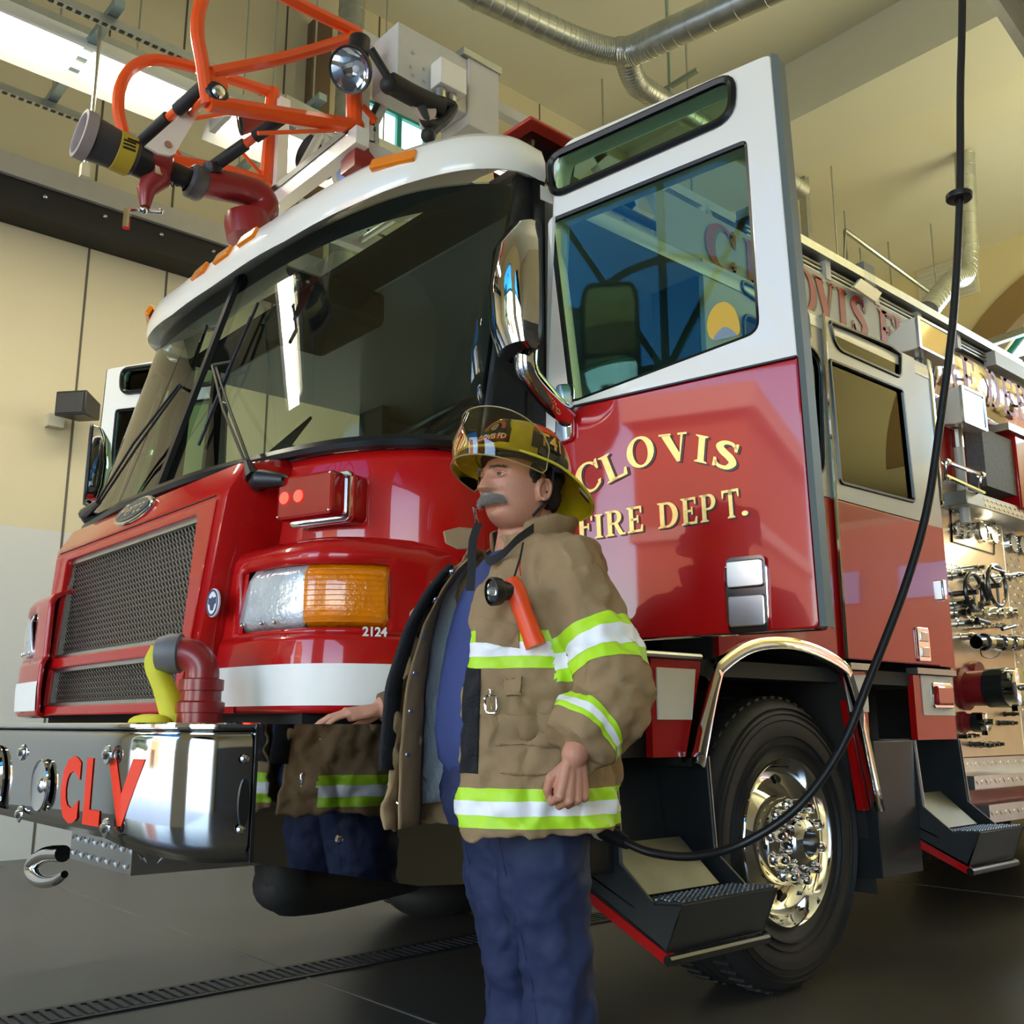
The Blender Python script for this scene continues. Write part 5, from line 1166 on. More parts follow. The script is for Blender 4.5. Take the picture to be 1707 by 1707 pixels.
# rolled reflective sheet with DEPT.
b = MB(); rows = []
for i in range(9):
    t = i/8; rows.append([Vector((.80+.06*sin(pi*t)+.012*sin(9*yy), yy, 2.88+.42*t)) for yy in [3.66+.05*j for j in range(34)]])
b.grid(rows); rs = b.build('rolled_sheet', mat('wavy_mirror_sheet', (.70, .66, .62), .16, metal=.9, bump=.5, bump_scale=14), LAD, thick=.004, ang=60)
yy = 3.75
for ch in 'RE': place_letter(ch, (.865, yy, 2.97), (.865, yy+.2, 2.97), (.865, yy, 3.22), (1, 0, 0), SGR, None, rs, .012); yy += .24
yy += .12
for ch in 'DEPT.': place_letter(ch, (.865, yy, 2.97), (.865, yy+.19, 2.97), (.865, yy, 3.22), (1, 0, 0), SGR, None, rs, .012); yy += .215
MB().bar((.77, 4.7, 3.40), (.77, 9, 3.38), .08, .10).build('lower_rail', WOLD, LAD)
b = MB()
for i in range(14): b.ball((.78, 5.3+.28*i, 3.12+.1*(i % 2)), .045, 8, 6)
b.build('cable_pulleys', ALU, LAD)['kind'] = 'stuff'
MB().bar((.74, 5.0, 3.02), (.74, 10, 3.02), .06, .05).build('lower_rail', BLK, LAD)
# speaker horns / small box on the rail, pale reflector panel
q = X(1443, 460, .77); MB().box((.77, q.y, q.z), (.05, .12, .13)).build('rail_box', mat('mid_grey', (.18, .18, .18), .6), LAD)
P = [X(*kk, .80) for kk in ((1430, 466), (1465, 490), (1455, 505), (1418, 480))]; MB().prism(P, (.02, 0, 0)).build('pale_bracket', WHITE, LAD)
# floodlights
def floodlight(px0, py0, px1, py1, px2, py2, px3, py3, xx, glassm, lab):
    P = [X(*k_, xx) for k_ in ((px0, py0), (px1, py1), (px2, py2), (px3, py3))]
    c = sum(P, Vector())/4; yw = abs(P[1].y-P[0].y); zh = abs(P[3].z-P[0].z)
    f = MB().loft([[Vector((xx+dx, c.y+sy*yw/2*k_, c.z+sz*zh/2*k_)) for sy, sz in ((-1, -1), (1, -1), (1, 1), (-1, 1))] for dx, k_ in ((0, 1), (-.05, 1), (-.20, .62))]).build('floodlight', WHITE, T, bevel=.006)
    plate('lens', [rrect(yw*.92, zh*.9, .01)], .006, glassm, f, (xx+.004, c.y, c.z), (0, 1, 0), (0, 0, 1))
    plate('lens_frame', [rrect(yw*1.04, zh*1.04, .01), rrect(yw*.90, zh*.88, .01)], .016, ALU, f, (xx+.004, c.y, c.z), (0, 1, 0), (0, 0, 1))
    MB().tube([(xx-.10, c.y, c.z-zh/2), (xx-.10, c.y, c.z-zh/2-.10)], .03, 10).build('swivel', ALU, f)
    return c, zh
LENSM = mat('flood_lens', (.75, .8, .8), .05, metal=.9)
c, zh = floodlight(1530, 538, 1583, 545, 1583, 602, 1531, 588, 1.16, LENSM, '')
c, zh = floodlight(1603, 645, 1640, 660, 1640, 718, 1603, 703, 1.16, LENSM, '')
MB().tube([(1.06, c.y, c.z-.1), (1.06, c.y, 2.05)], .028, 10).build('floodlight_pole', WOLD, T)
MB().tube([(1.0, 3.15, 2.95), (1.0, 3.15, 2.3)], .028, 10).build('floodlight_pole', WOLD, T)
P = [X(1548+3*sin(i*1.3), 640+i*5, 1.0) for i in range(18)]
MB().tube(bez(P, 3), .008, 6).build('coiled_cord', BLK, T)

# ================================================================== LADDER TIP
TP = MB()
xr, xl, y0 = .35, -.37, -.10
def R_(px, py, x=xr): return X(px, py, x)
ow = .025
tip = MB().tube([R_(600, 212), R_(347, 172)], ow*1.25, 8).build('tip_frame', ORN, T)
def orange(pts, r=ow, n=6): return MB().tube(bez(pts, n), r, 10).build('frame_tube', ORN, tip)
orange([R_(347, 175), R_(338, 110), R_(329, 55), R_(334, 10), R_(352, -30), R_(385, -60), R_(440, -25), R_(520, 18), R_(597, 55)])
orange([R_(597, 58), R_(590, 62), R_(480, 95), R_(352, 122)], ow*.95)
orange([R_(590, 60), R_(590, 215)], ow*1.3, 3)
orange([R_(600, 180), R_(622, 205)], ow*1.1, 3)
def L_(px, py): return X(px, py, xl)
orange([L_(206, 225), L_(197, 180), L_(203, 140), L_(225, 110), L_(262, 100), L_(330, 114), L_(400, 137), L_(455, 155)])
orange([L_(455, 150), L_(444, 310)], ow*1.3, 3)
orange([L_(206, 225), L_(215, 245), L_(300, 270), L_(370, 283), L_(445, 305)], ow*1.1)
orange([L_(290, 200), L_(340, 195), L_(430, 180)], .010); orange([R_(430, 222), R_(560, 217), R_(600, 210)], .008, 3)
orange([L_(445, 300), L_(395, 245)], .008, 3); orange([L_(280, 232), L_(312, 275)], .007, 3)
orange([L_(330, 118), R_(352, 135)], .016, 3)
orange([R_(345, 160), L_(262, 245), L_(215, 248)], .014, 3)
P = [R_(337, 118), R_(372, 118), R_(378, 148), R_(370, 172), R_(345, 172), R_(335, 150)]
MB().prism(P, (.012, 0, 0)).build('pivot_plate', ORN, tip)
c = R_(358, 160); kb = MB().lathe([(.035, -.01), (.045, 0), (.045, .02), (.034, .03), (.030, .03), (.02, .034), (0, .036)], c, (1, 0, 0), 24).build('pivot_knob', BLK, tip); MB().lathe([(.026, .03), (.02, .042), (0, .046)], c, (1, 0, 0), 20).build('chrome_button', CHR, kb)
# padded handles
def grip(a, c, xa, xc):
    A = X(*a, xa); C = X(*c, xc); g_ = MB().tube([A, C], .017, 10).build('handle_bar', ORN, tip)
    for t0, t1 in ((.05, .40), (.52, .93)): MB().tube([A.lerp(C, t0), A.lerp(C, t1)], .025, 12).build('foam_grip', RUB, g_)
grip((345, 140), (225, 245), .30, -.1); grip((480, 190), (345, 285), .34, .0)
c = X(354, 281, .03); MB().lathe([(.0, .02), (.036, .02), (.04, 0), (.036, -.02), (0, -.02)], c, (.2, -.3, 1), 20).build('knob', BLK, tip)
# perforated white lever
A_ = [X(*k_, .12) for k_ in ((345, 165), (330, 165), (240, 245), (262, 258), (282, 262), (290, 258), (300, 240))]
lv = MB().prism(A_, (.012, 0, 0)).build('white_lever', WHITE, tip); q = X(280, 241, .134); MB().lathe([(.0, .003), (.014, .003), (.014, 0)], q, (1, 0, 0), 16).build('lever_hole', GALV, lv)
# ladder end crossbars and white ends
MB().bar((-.40, -.10, 3.225), (.42, -.10, 3.225), .06, .075).build('end_crossbar', WHITE, LAD); MB().bar((-.34, -.12, 3.27), (.36, -.12, 3.27), .03, .03).build('bumper_strip', BLK, LAD)
MB().box2((-.345, -.09, 3.22), (-.305, -.04, 3.78)).build('end_post', WHITE, LAD); MB().box2((.33, -.09, 3.22), (.37, -.04, 3.60)).build('end_post', WHITE, LAD)
MB().bar((-.325, -.06, 3.77), (-.325, 1.2, 3.70), .03, .07).build('end_rail', GALV, LAD)
q = Y(515, 252, .15); sk_ = MB().lathe([(.075, -.14), (.095, -.01), (.10, 0), (.092, .004), (.06, -.03), (.03, -.02), (0, -.02)], q, (.2, -1, .1), 28).build('tip_speaker', BLK, LAD)
# rung lock and red fittings on the cab roof
b = MB(); q = R_(598, 268); b.loft([[q+Vector((dx, dy, dz)) for dx, dy in ((-w_, -w_), (w_, -w_), (w_, w_), (-w_, w_))] for dz, w_ in ((-.06, .05), (.0, .05), (.04, .03), (.07, .025))]); b.build('red_fitting', RED2, tip)
q = X(578, 292, .25); MB().lathe([(.0, .02), (.035, .018), (.04, 0), (0, 0)], q, (.5, -.9, 0), 20).build('round_plate', ALU, tip)
MB().tube([R_(578, 226), R_(600, 233), R_(630, 238)], .008, 8).build('chrome_rod', CHR, tip); MB().tube([R_(627, 208), R_(627, 240)], .012, 8).build('chrome_rod', CHR, tip)
MB().tube(bez([R_(637, 150), R_(628, 175), R_(620, 195), R_(622, 220)], 5), .012, 8).build('black_cable', BLK, tip)
# monitor nozzle (lies in the plane x = 0)
def M_(px, py): return X(px, py, 0)
pipe = bez([M_(318, 303), M_(360, 308), M_(400, 316), M_(432, 328), M_(440, 350), M_(424, 368), M_(402, 372)], 5)
mon = MB().tube(pipe, [.052, .053, .055, .057, .058]+[.06]*(len(pipe)-5), 20).build('monitor_nozzle', RED2, T)
MB().lathe([(.085, -.03), (.09, .0), (.085, .07), (.0, .075)], M_(412, 372), (.1, .1, -1), 24).build('swivel_base', RED2, mon)
MB().tube([M_(412, 372), M_(412, 372)+Vector((0, 0, -.06))], .06, 16).build('riser', RED2, mon)
n0, n1 = M_(142, 226), M_(222, 264); ad = (n0-n1).normalized(); Ln = (n0-n1).length
nz_ = MB().lathe([(.050, -.02), (.066, .0), (.072, Ln*.35), (.080, Ln*.8), (.080, Ln)], n1, ad, 32).build('nozzle_barrel', mat('dark_grey_barrel', (.05, .05, .055), .45), mon)
MB().lathe([(.080, Ln*.88), (.090, Ln*.9), (.090, Ln*1.12), (.076, Ln*1.13), (.070, Ln*1.08), (.066, Ln*.5)], n1, ad, 32).build('nozzle_bumper', mat('pinkish_grey_rubber', (.34, .28, .27), .6), nz_)
MB().lathe([(.066, Ln*.4), (0, Ln*.4)], n1, ad, 24).build('nozzle_bore', BLK, nz_)
MB().lathe([(.0735, Ln*.05), (.0755, Ln*.06), (.0765, Ln*.40), (.0745, Ln*.41)], n1, ad, 32).build('warning_label', mat('label_yellow', (.55, .40, .03), .5), nz_)
for k_, z_ in ((.14, .022), (.22, .010), (.22, -.004), (.22, -.018)):
    q = n1+ad*(Ln*(k_+.02)); side = Vector((1, 0, 0)); MB().box(q+side*.0755+Vector((0, 0, z_)), (.004, .045, .007), None).build('label_line', BLK, nz_)
MB().lathe([(.058, -.06), (.060, 0), (.058, .02)], n1, ad, 24).build('black_collar', BLK, mon)
vb = [M_(250, 262), M_(262, 270)]
q0 = M_(262, 275); b = MB(); b.lathe([(.045, -.045), (.060, -.035), (.062, .0), (.060, .035), (.045, .045)], q0, ad, 24); pth = [q0, q0+Vector((0, .0, -.06)), M_(243, 318), M_(242, 345)]; b.tube(pth, [.055, .050, .034, .018], 16); b.build('shutoff_valve', RED2, mon)
MB().box(M_(256, 290)+Vector((.048, 0, 0)), (.004, .028, .045)).build('valve_plate', ALU, mon)
b = MB(); b.tube([M_(232, 350), M_(268, 353)], .008, 8); b.ball(M_(240, 350), .015); b.ball(M_(268, 353), .011); b.tube([M_(213, 350), M_(232, 350)], .007, 8); b.build('crank_handle', CHR, mon); MB().tube([M_(213, 350), M_(210, 380)], .014, 10).build('crank_grip', CHR, mon)
MB().tube([M_(272, 280), M_(330, 306)], .040, 18).build('inlet_tube', BLK, mon); MB().lathe([(.050, -.03), (.066, -.02), (.068, .02), (.060, .035), (.050, .04)], M_(325, 304), ad*-1, 24).build('clamp_ring', mat('grey_clamp', (.10, .10, .105), .4, metal=.4), mon)
P = [M_(270+3.0*i, 308+4*sin(i*2.4)) for i in range(13)]; MB().tube(bez(P, 3), .003, 5).build('coiled_cable', BLK, mon)
# spotlights
def spot(c, r, d, hm, nm='tip_spotlight'):
    d = Vector(d).normalized(); s_ = MB().lathe([(0, -.10), (r*.45, -.095), (r*.62, -.07), (r*.95, -.015), (r, 0), (r, .012), (r*.95, .014)], c, d, 36).build(nm, hm, T)
    MB().lathe([(r*.99, .0), (r*1.05, .004), (r*1.03, .018), (r*.93, .016)], c, d, 36).build('bezel', BLK, s_)
    MB().lathe([(r*.94, .012), (r*.7, -.022), (r*.4, -.05), (r*.12, -.062), (0, -.062)], c, d, 36).build('reflector', CHR, s_)
    MB().lathe([(r*.95, .013), (0, .016)], c, d, 30).build('lens', CLG, s_); MB().ball(c-d*.04, .014, 10, 8).build('bulb', mat('bulb_white', (.9, .9, .9), .2), s_)
    return s_
c = R_(586, 116, .47); s_ = spot(c, .085, (.35, -.70, -.62), mat('worn_chrome_shell', (.42, .42, .38), .3, metal=.9)); MB().tube([R_(597, 92, .47), R_(600, 66, .47)], .042, 18).build('yoke_motor', BLK, s_)
c = L_(383, 213)+Vector((.12, 0, -.02)); s_ = spot(c, .062, (-.5, -1.0, -.25), mat('red_shell', (.3, .03, .02), .4))
# white equipment boxes on the right of the tip
BX = .56
def xb(px, py, x=BX): return X(px, py, x)
a = xb(664, 35); c = xb(770, 95); d = xb(664, 133)
bx = MB().prism([(.40, a.y, a.z), (BX, a.y, a.z), (BX, a.y, d.z), (.40, a.y, d.z+.02)], (0, 1, 0)).v and MB().box2((.38, a.y, d.z), (BX, c.y+.03, a.z)).build('equipment_box', WOLD, T, bevel=.005)
a2 = xb(770, 90, .57); c2 = xb(832, 118, .57); d2 = xb(832, 232, .57)
MB().box2((.38, c.y+.03, d2.z-.0), (.57, c2.y, a.z+.005)).build('box_rear', WOLD, bx, bevel=.004); MB().box2((.37, a2.y, a.z+.0), (.578, c2.y+.01, a.z+.035)).build('box_lid', GALV, bx, bevel=.003)
a3 = xb(733, 95, .63); c3 = xb(776, 122, .63); d3 = xb(733, 138, .63)
MB().box2((.57, a3.y, d3.z), (.64, c3.y, a3.z)).build('cover_box', WHITE, bx, bevel=.003)
b = MB()
for px, py in ((688, 88), (688, 126), (684, 112), (706, 116), (706, 136)): b.lathe([(.008, .004), (0, .006)], xb(px, py), (1, 0, 0), 8)
b.build('screws', GALV, bx)
xb2 = lambda px, py: X(px, py, .60)
b = MB(); b.tube(bez([xb2(618, 82), xb2(640, 118), xb2(650, 135)], 4), .016, 8); b.tube(bez([xb2(650, 138), xb2(690, 160), xb2(735, 180)], 4), .042, 14); b.ball(xb2(648, 142), .035); b.build('black_hose', RUB, bx)
b = MB(); b.tube(bez([xb2(700, 170), xb2(712, 205), xb2(735, 205), xb2(755, 178), xb2(730, 168)], 5), .022, 10); b.tube([xb2(735, 205), xb2(714, 226)], .02, 8); b.ball(xb2(714, 226), .03); b.build('hose_loop', RUB, bx)
MB().lathe([(.045, 0), (.05, .01), (0, .012)], xb2(706, 185), (1, -.4, .1), 20).build('disc', mat('tan_disc', (.45, .36, .30), .5), bx)
b = MB(); 
for px in (735, 752): b.tube([xb2(px, 150+(px-735)*.4), xb2(px, 165+(px-735)*.4)], .022, 10)
b.build('fittings', ALU, bx)
# beacon on the cab roof
q = X(880, 250, .93); c = Vector((.93, .34, 2.95))
be = MB().loft([[c+Vector((sx*w_, sy*w_, z)) for sx, sy in ((-1, -1), (1, -1), (1, 1), (-1, 1))] for z, w_ in ((.0, .12), (.03, .12))]).build('beacon', BLK, T)
MB().loft([[c+Vector((sx*w_, sy*w_, z)) for sx, sy in ((-1, -1), (1, -1), (1, 1), (-1, 1))] for z, w_ in ((.03, .105), (.135, .115))]).build('clear_lens', glass('smoked_lens', (.5, .5, .5), .05), be)
MB().loft([[c+Vector((sx*w_, sy*w_, z)) for sx, sy in ((-1, -1), (1, -1), (1, 1), (-1, 1))] for z, w_ in ((.135, .17), (.15, .165), (.245, .03), (.25, .02))]).build('red_cap', mat('red_cap_lens', (.45, .03, .015), .35, coat=.4), be, bevel=.006)
MB().lathe([(.0, .0), (.04, .0), (.05, .06), (.02, .08), (0, .08)], c+Vector((0, 0, .04)), (0, 0, 1), 20).build('reflector', CHR, be)

# ================================================================== HANGING POWER CORD
cp = thing('power_cord', 'long black power cord with a round stopper hanging from the ceiling to the cab step', 'cord', (2.2, 1.1, 3.0))
pts = [(1605, -900, 3.05), (1605, -400, 3.05), (1604, 0, 3.05), (1601, 150, 3.05), (1600, 330, 3.04), (1590, 520, 3.03), (1568, 700, 3.02), (1545, 850, 3.0), (1508, 980, 2.98), (1450, 1130, 2.95), (1400, 1250, 2.93), (1330, 1345, 2.92), (1240, 1405, 2.94), (1160, 1427, 3.0), (1090, 1422, 3.05), (1045, 1405, 3.1), (1025, 1393, 3.14)]
P = [DP(*p) for p in pts]; P = [Vector((P[0].x, P[0].y, CZ-.02))]+P[1:]
CB = bez(P, 8); MB().tube(CB, .0125, 12).build('cable', BLK, cp)
q = DP(1599, 328, 3.04); MB().lathe([(.0, -.014), (.036, -.014), (.042, -.008), (.042, .008), (.036, .014), (0, .014)], q, (0, 0, 1), 28).build('stopper', BLK, cp, bevel=.002)
a, c = DP(1046, 1406, 3.1), DP(1005, 1385, 3.2); MB().tube([a, a.lerp(c, .5), c], [.018, .026, .024], 12).build('plug', BLK, cp); 
MB().tube([c, c+(c-a)*.8], .030, 12).build('socket', WOLD, T)
# ================================================================== THE FIREFIGHTER
BC = Vector((1.62, -.36, 0)); BL = Vector((.98, -.2, 0)).normalized(); BF = Vector((-.2, -.98, 0)).normalized()
def Bp(x, y, z): return BC+BL*x+BF*y+UP*z
MAN = thing('person', 'mustached firefighter in tan turnout coat and yellow helmet, one hand resting on the chrome bumper', 'person', (BC.x, BC.y, 0))
def mods(o, voxel=None, smooth=0, disp=None, sub=0):
    if voxel:
        k = o.modifiers.new('remesh', 'REMESH'); k.mode = 'VOXEL'; k.voxel_size = voxel; k.use_smooth_shade = True
    if smooth:
        k = o.modifiers.new('smooth', 'SMOOTH'); k.factor = .5; k.iterations = smooth
    for nm, sc_, st_, typ in (disp or []):
        if nm in bpy.data.textures: t = bpy.data.textures[nm]
        else:
            t = bpy.data.textures.new(nm, typ); t.noise_scale = sc_
            if typ == 'MUSGRAVE': t.octaves = 2
            else: t.noise_depth = 1
            if nm.startswith('coat'): t.cloud_type = 'COLOR'
        k = o.modifiers.new('folds', 'DISPLACE'); k.texture = t; k.strength = st_; k.mid_level = .5; k.texture_coords = 'LOCAL'
        if nm.startswith('coat'): k.direction = 'RGB_TO_XYZ'
    return o
def wrap(o, tgt, off, sub=0):
    if sub: k = o.modifiers.new('sub', 'SUBSURF'); k.levels = k.render_levels = sub; k.subdivision_type = 'SIMPLE'
    k = o.modifiers.new('wrap', 'SHRINKWRAP'); k.target = tgt; k.wrap_method = 'TARGET_PROJECT'; k.wrap_mode = 'OUTSIDE_SURFACE'; k.offset = off
    return o
def capsule(b, a, c, r0, r1, n=14):
    a, c = Vector(a), Vector(c); b.tube([a.lerp(c, t) for t in (0, .25, .5, .75, 1)], [lerp(r0, r1, t) for t in (0, .25, .5, .75, 1)], n); b.ball(a, r0*.999, n, 8); b.ball(c, r1*.999, n, 8)
SKIN = mat('skin', (.55, .25, .155), .48, noise_amt=.14, noise_scale=22, bump=.18, bump_scale=260)
SKIN.node_tree.nodes['Principled BSDF'].inputs['Subsurface Weight'].default_value = .12
SKIN.node_tree.nodes['Principled BSDF'].inputs['Subsurface Radius'].default_value = (.012, .005, .003)
# ---- head, as one dense shaped surface in its own frame
HC = DP(866, 806, 2.43); HF = (-RT*.75-FW*.66+UP*.02).normalized(); HX = HF.cross(UP).normalized()*-1
HX = UP.cross(HF).normalized(); HU = HF.cross(HX).normalized()
if HU.z < 0: HU = -HU
LX = HX if HX.dot(BL) > 0 else -HX
def Hp(x, y, z): return HC+LX*x+HF*y+HU*(-.045+(z+.045)*.88-.008*max(0, min(1, (z+.03)/.04)))
def gs(v, c, s): return math.exp(-((v-c)/s)**2)
def head_pt(th, ph):
    sx, sy, sz = sin(th)*cos(ph), sin(th)*sin(ph), cos(th)   # ph = 90 deg is the face
    z = sz*(.122 if sz > 0 else .129)
    lo = max(0, -sz); st = max(1e-6, sin(th)); kk = st**(-.50*min(1, lo*1.6)) ; sx *= kk; sy *= kk
    wz = .081*(1-.13*max(0, (-z-.03)/.09)**1.3); dz = .100
    if z < -.02: dz = .100-.006*((-z-.02)/.1)
    e = .86
    x = wz*math.copysign(abs(sx)**e, sx); y = dz*math.copysign(abs(sy)**.9, sy)
    if sy < 0: y *= 1.0-.62*min(1, max(0, (-z-.01)/.08))
    f = max(0, sy)**.8
    if sy > 0:
        ax = abs(x); d = 0
        d += .010*gs(z, .036, .012)*gs(ax, .028, .026)
        d -= .013*gs(ax, .031, .0145)*gs(z, .016, .0105)
        d += .006*gs(ax, .031, .016)*gs(z, .003, .006)         # bag under the eye
        nb = max(0, min(1, (.030-z)/.062)) if -.040 < z < .032 else (1 if -.046 < z <= -.040 else 0)
        if z < -.032: nb *= max(0, 1-((-.032-z)/.012)**1.2) if z > -.044 else 0
        d += (.008+.028*nb**1.1)*gs(ax, 0, .0105+.009*nb)*(1 if -.046 < z < .036 else 0)
        d += .010*gs(ax, .0165, .0075)*gs(z, -.030, .008)       # nostril wings
        d += .006*gs(ax, .046, .018)*gs(z, -.022, .022)         # cheek
        d -= .004*gs(ax, .036+.25*max(0, -z-.03), .007)*gs(z, -.045, .02)
        d += .010*gs(z, -.058, .016)*gs(ax, 0, .032)
        d += .005*gs(z, -.071, .0045)*gs(ax, 0, .022); d -= .005*gs(z, -.0645, .0028)*gs(ax, 0, .027)
        d -= .006*gs(z, -.082, .006)*gs(ax, 0, .028)
        d += .008*gs(z, -.100, .014)*gs(ax, 0, .026)
        y += d*min(1, f*1.6)
    if z < -.095: y += .0
    return (x, y, z)
b = MB(); NTH, NPH = 110, 150
b.loft([[Hp(*head_pt(pi*(.004+.992*j/NTH), 2*pi*i/NPH)) for i in range(NPH)] for j in range(NTH+1)])
# ears
for s in (1, -1):
    EZ = -.022; EY = .008
    ring_ = [Hp(s*(.083+.008*(1 if cos(a) < 0 else .3)), EY-.012+.017*cos(a)-.004*sin(a), EZ-.002+.033*sin(a)) for a in [2*pi*i/20 for i in range(20)]]
    b.tube(ring_, .0052, 8, loop=True); R3 = Matrix((LX, HF, HU)).transposed(); b.ball(Hp(s*.079, EY-.012, EZ-.004), (.006, .014, .026), 14, 10, R3); b.ball(Hp(s*.080, EY-.003, EZ-.030), (.006, .007, .009), 10, 8, R3)
# neck and torso
N0 = Hp(0, -.025, -.06); N1 = Bp(-.01, -.02, 1.36)
b.tube([N0, N0.lerp(N1, .5), N1, Bp(-.0, -.02, 1.28)], [.064, .068, .076, .10], 28); 
b.ball(Hp(0, .012, -.108), (.046, .052, .022), 18, 12, R3)
b.tube([Bp(0, -.02, z) for z in (1.40, 1.36, 1.30, 1.1, .95, .80, .72)], [.06, .10, .13, .14, .15, .14, .12], 24)
SHL, SHR = Bp(.185, -.02, 1.32), Bp(-.185, -.02, 1.32)
ELL = DP(1014, 1163, 2.20); WRL = DP(958, 1258, 2.13)
WRR = DP(640, 1178, 2.63); ELR = Vector((1.36, -.20, 1.07))
for S_, E_, W_ in ((SHL, ELL, WRL), (SHR, ELR, WRR)):
    b.tube([Bp(0, -.02, 1.31), S_], .06, 16); capsule(b, S_, E_, .055, .045); capsule(b, E_, W_, .042, .029)
for s in (1, -1): capsule(b, Bp(s*.085, -.01, .80), Bp(s*.095, -.045, .45), .08, .055); capsule(b, Bp(s*.095, -.045, .45), Bp(s*.108, -.07, .08), .05, .036); b.ball(Bp(s*.112, -.03, .04), (.045, .045, .03))
# ---- hands
def hand(b, W, yd, zd, thumb_side, bends, spread, palm_len=.085, thumb=None, sc=1.0):
    """W wrist, yd toward the fingers, zd out of the back of the hand; thumb_side +1/-1 along yd x zd"""
    yd = Vector(yd).normalized(); zd = (Vector(zd)-yd*Vector(zd).dot(yd)).normalized(); xd = yd.cross(zd)*thumb_side
    def P(x, y, z): return W+(xd*x+yd*y+zd*z)*sc
    # palm: rows of overlapping flattened balls
    Rm = Matrix((xd, yd, zd)).transposed()
    kn = [(.031, .083, .004), (.010, .090, .007), (-.012, .086, .005), (-.032, .077, .0)]
    for kx, ky, kz in kn:
        capsule(b, P(kx*.55, .005, .0), P(kx, ky, kz), .0145*sc, .0125*sc, 12); capsule(b, P(kx*.5, .01, -.010), P(kx*.95, ky-.01, -.010), .0125*sc, .0115*sc, 12)
        b.ball(P(kx, ky, kz+.004), .0105*sc, 12, 8)
    b.ball(P(.018, .03, -.010), (.018*sc, .03*sc, .014*sc), 14, 10, Rm); b.ball(P(-.024, .035, -.008), (.014*sc, .034*sc, .013*sc), 14, 10, Rm); b.ball(P(0, .0, -.002), (.027*sc, .025*sc, .019*sc), 14, 10, Rm)
    lens = [(.042, .026, .020), (.046, .029, .021), (.043, .027, .021), (.034, .021, .019)]; rad = [(.0098, .0088, .0076), (.0100, .0090, .0078), (.0096, .0086, .0075), (.0086, .0076, .0068)]
    for i, (k, L3, R3_) in enumerate(zip(kn, lens, rad)):
        p = P(*k); ang = 0; sp = spread[i]
        for l, r_, bd, r2 in zip(L3, R3_, bends[i], (R3_[1], R3_[2], R3_[2]*.86)):
            ang += bd; d = (yd*cos(ang)-zd*sin(ang)+xd*sp*cos(ang)).normalized(); q = p+d*l*sc; capsule(b, p, q, r_*sc, r2*sc, 12); b.ball(q, r2*1.07*sc, 10, 8); p = q
    tp = thumb; pts = [P(*q) for q in tp]
    capsule(b, pts[0], pts[1], .015*sc, .0125*sc, 12); capsule(b, pts[1], pts[2], .0118*sc, .0105*sc, 12); capsule(b, pts[2], pts[3], .0105*sc, .0085*sc, 12)
    return P
# left hand: loose fist hanging, back of the hand toward the camera
yd = (DP(952, 1325, 2.12)-WRL)
LH = hand(b, DP(958, 1268, 2.13), yd, -FW*.8+RT*.35, 1, [(1.25, 1.4, .9), (1.3, 1.45, .9), (1.3, 1.45, .9), (1.3, 1.4, .9)], [.06, .02, -.02, -.06], thumb=[(.022, .02, -.012), (.046, .045, -.022), (.046, .072, -.034), (.034, .088, -.042)], sc=.90)
# right hand: laid over the bumper edge, fingers long
yd = Vector((-.13, -.90, -.22)); yd = (DP(560, 1195, 2.62)-WRR)
RH = hand(b, DP(632, 1180, 2.63), yd, UP+Vector((.0, 0, .0)), 1 if True else -1, [(.10, .22, .15), (.08, .24, .15), (.08, .24, .15), (.1, .25, .15)], [.05, .0, -.05, -.12], thumb=[(.024, .012, -.014), (.046, .035, -.024), (.055, .060, -.030), (.055, .082, -.034)], sc=.95)
body = b.build('body', SKIN, MAN); mods(body, .0026, 3)
# eyes
HAIRM0 = mat('dark_lash', (.03, .02, .015), .6)
for s in (1, -1):
    ec = Hp(s*.031, .0812, .0155); e = MB().ball(ec, .0118, 20, 14).build('eye', mat('eye_white', (.68, .64, .60), .15), MAN)
    g = (HF+UP*.05-LX*.05).normalized(); MB().lathe([(.0, .0003), (.0062, .0), (.0065, -.0014)], ec+g*.0116, g, 20).build('iris', mat('iris', (.10, .09, .07), .1), e)
    b = MB()
    for z0, dz_ in ((.0205, 1), (.0095, -1)):
        b.tube(bez([Hp(s*(.0185), .089, .0150), Hp(s*.025, .0935, .0155+.0052*dz_), Hp(s*.031, .0950, .0155+.0068*dz_), Hp(s*.038, .0920, .0155+.0048*dz_), Hp(s*.044, .086, .0145)], 4), .0020, 8)
    b.build('eyelids', SKIN, e)
    MB().tube(bez([Hp(s*.019, .0905, .0165), Hp(s*.025, .0950, .0198), Hp(s*.031, .0962, .0214), Hp(s*.038, .0932, .0196), Hp(s*.044, .087, .0155)], 4), .0009, 6).build('lashes', HAIRM0, e)
# hair, eyebrows, moustache
HAIRM = mat('dark_hair', (.022, .016, .013), .55, noise_amt=.5, noise_scale=80, bump=.6, bump_scale=180)
def hairy(name, m, root_pts, dirs, L, r, n, seed, par=MAN):
    rnd = random.Random(seed); b = MB()
    for p, d in zip(root_pts, dirs):
        for k in range(n):
            q = p+Vector((rnd.uniform(-1, 1), rnd.uniform(-1, 1), rnd.uniform(-1, 1)))*.0028; dd = (d+Vector((rnd.uniform(-1, 1), rnd.uniform(-1, 1), rnd.uniform(-1, 1)))*.22).normalized()
            l = L*rnd.uniform(.7, 1.15); b.tube([q, q+dd*l*.5, q+dd*l+UP*-.0015], [r, r*.9, r*.25], 4, caps=False)
    return b.build(name, m, par)
GREYH = mat('grey_moustache', (.47, .43, .36), .6, noise_amt=.6, noise_scale=190, bump=1.0, bump_scale=260)
roots = []; dirs = []
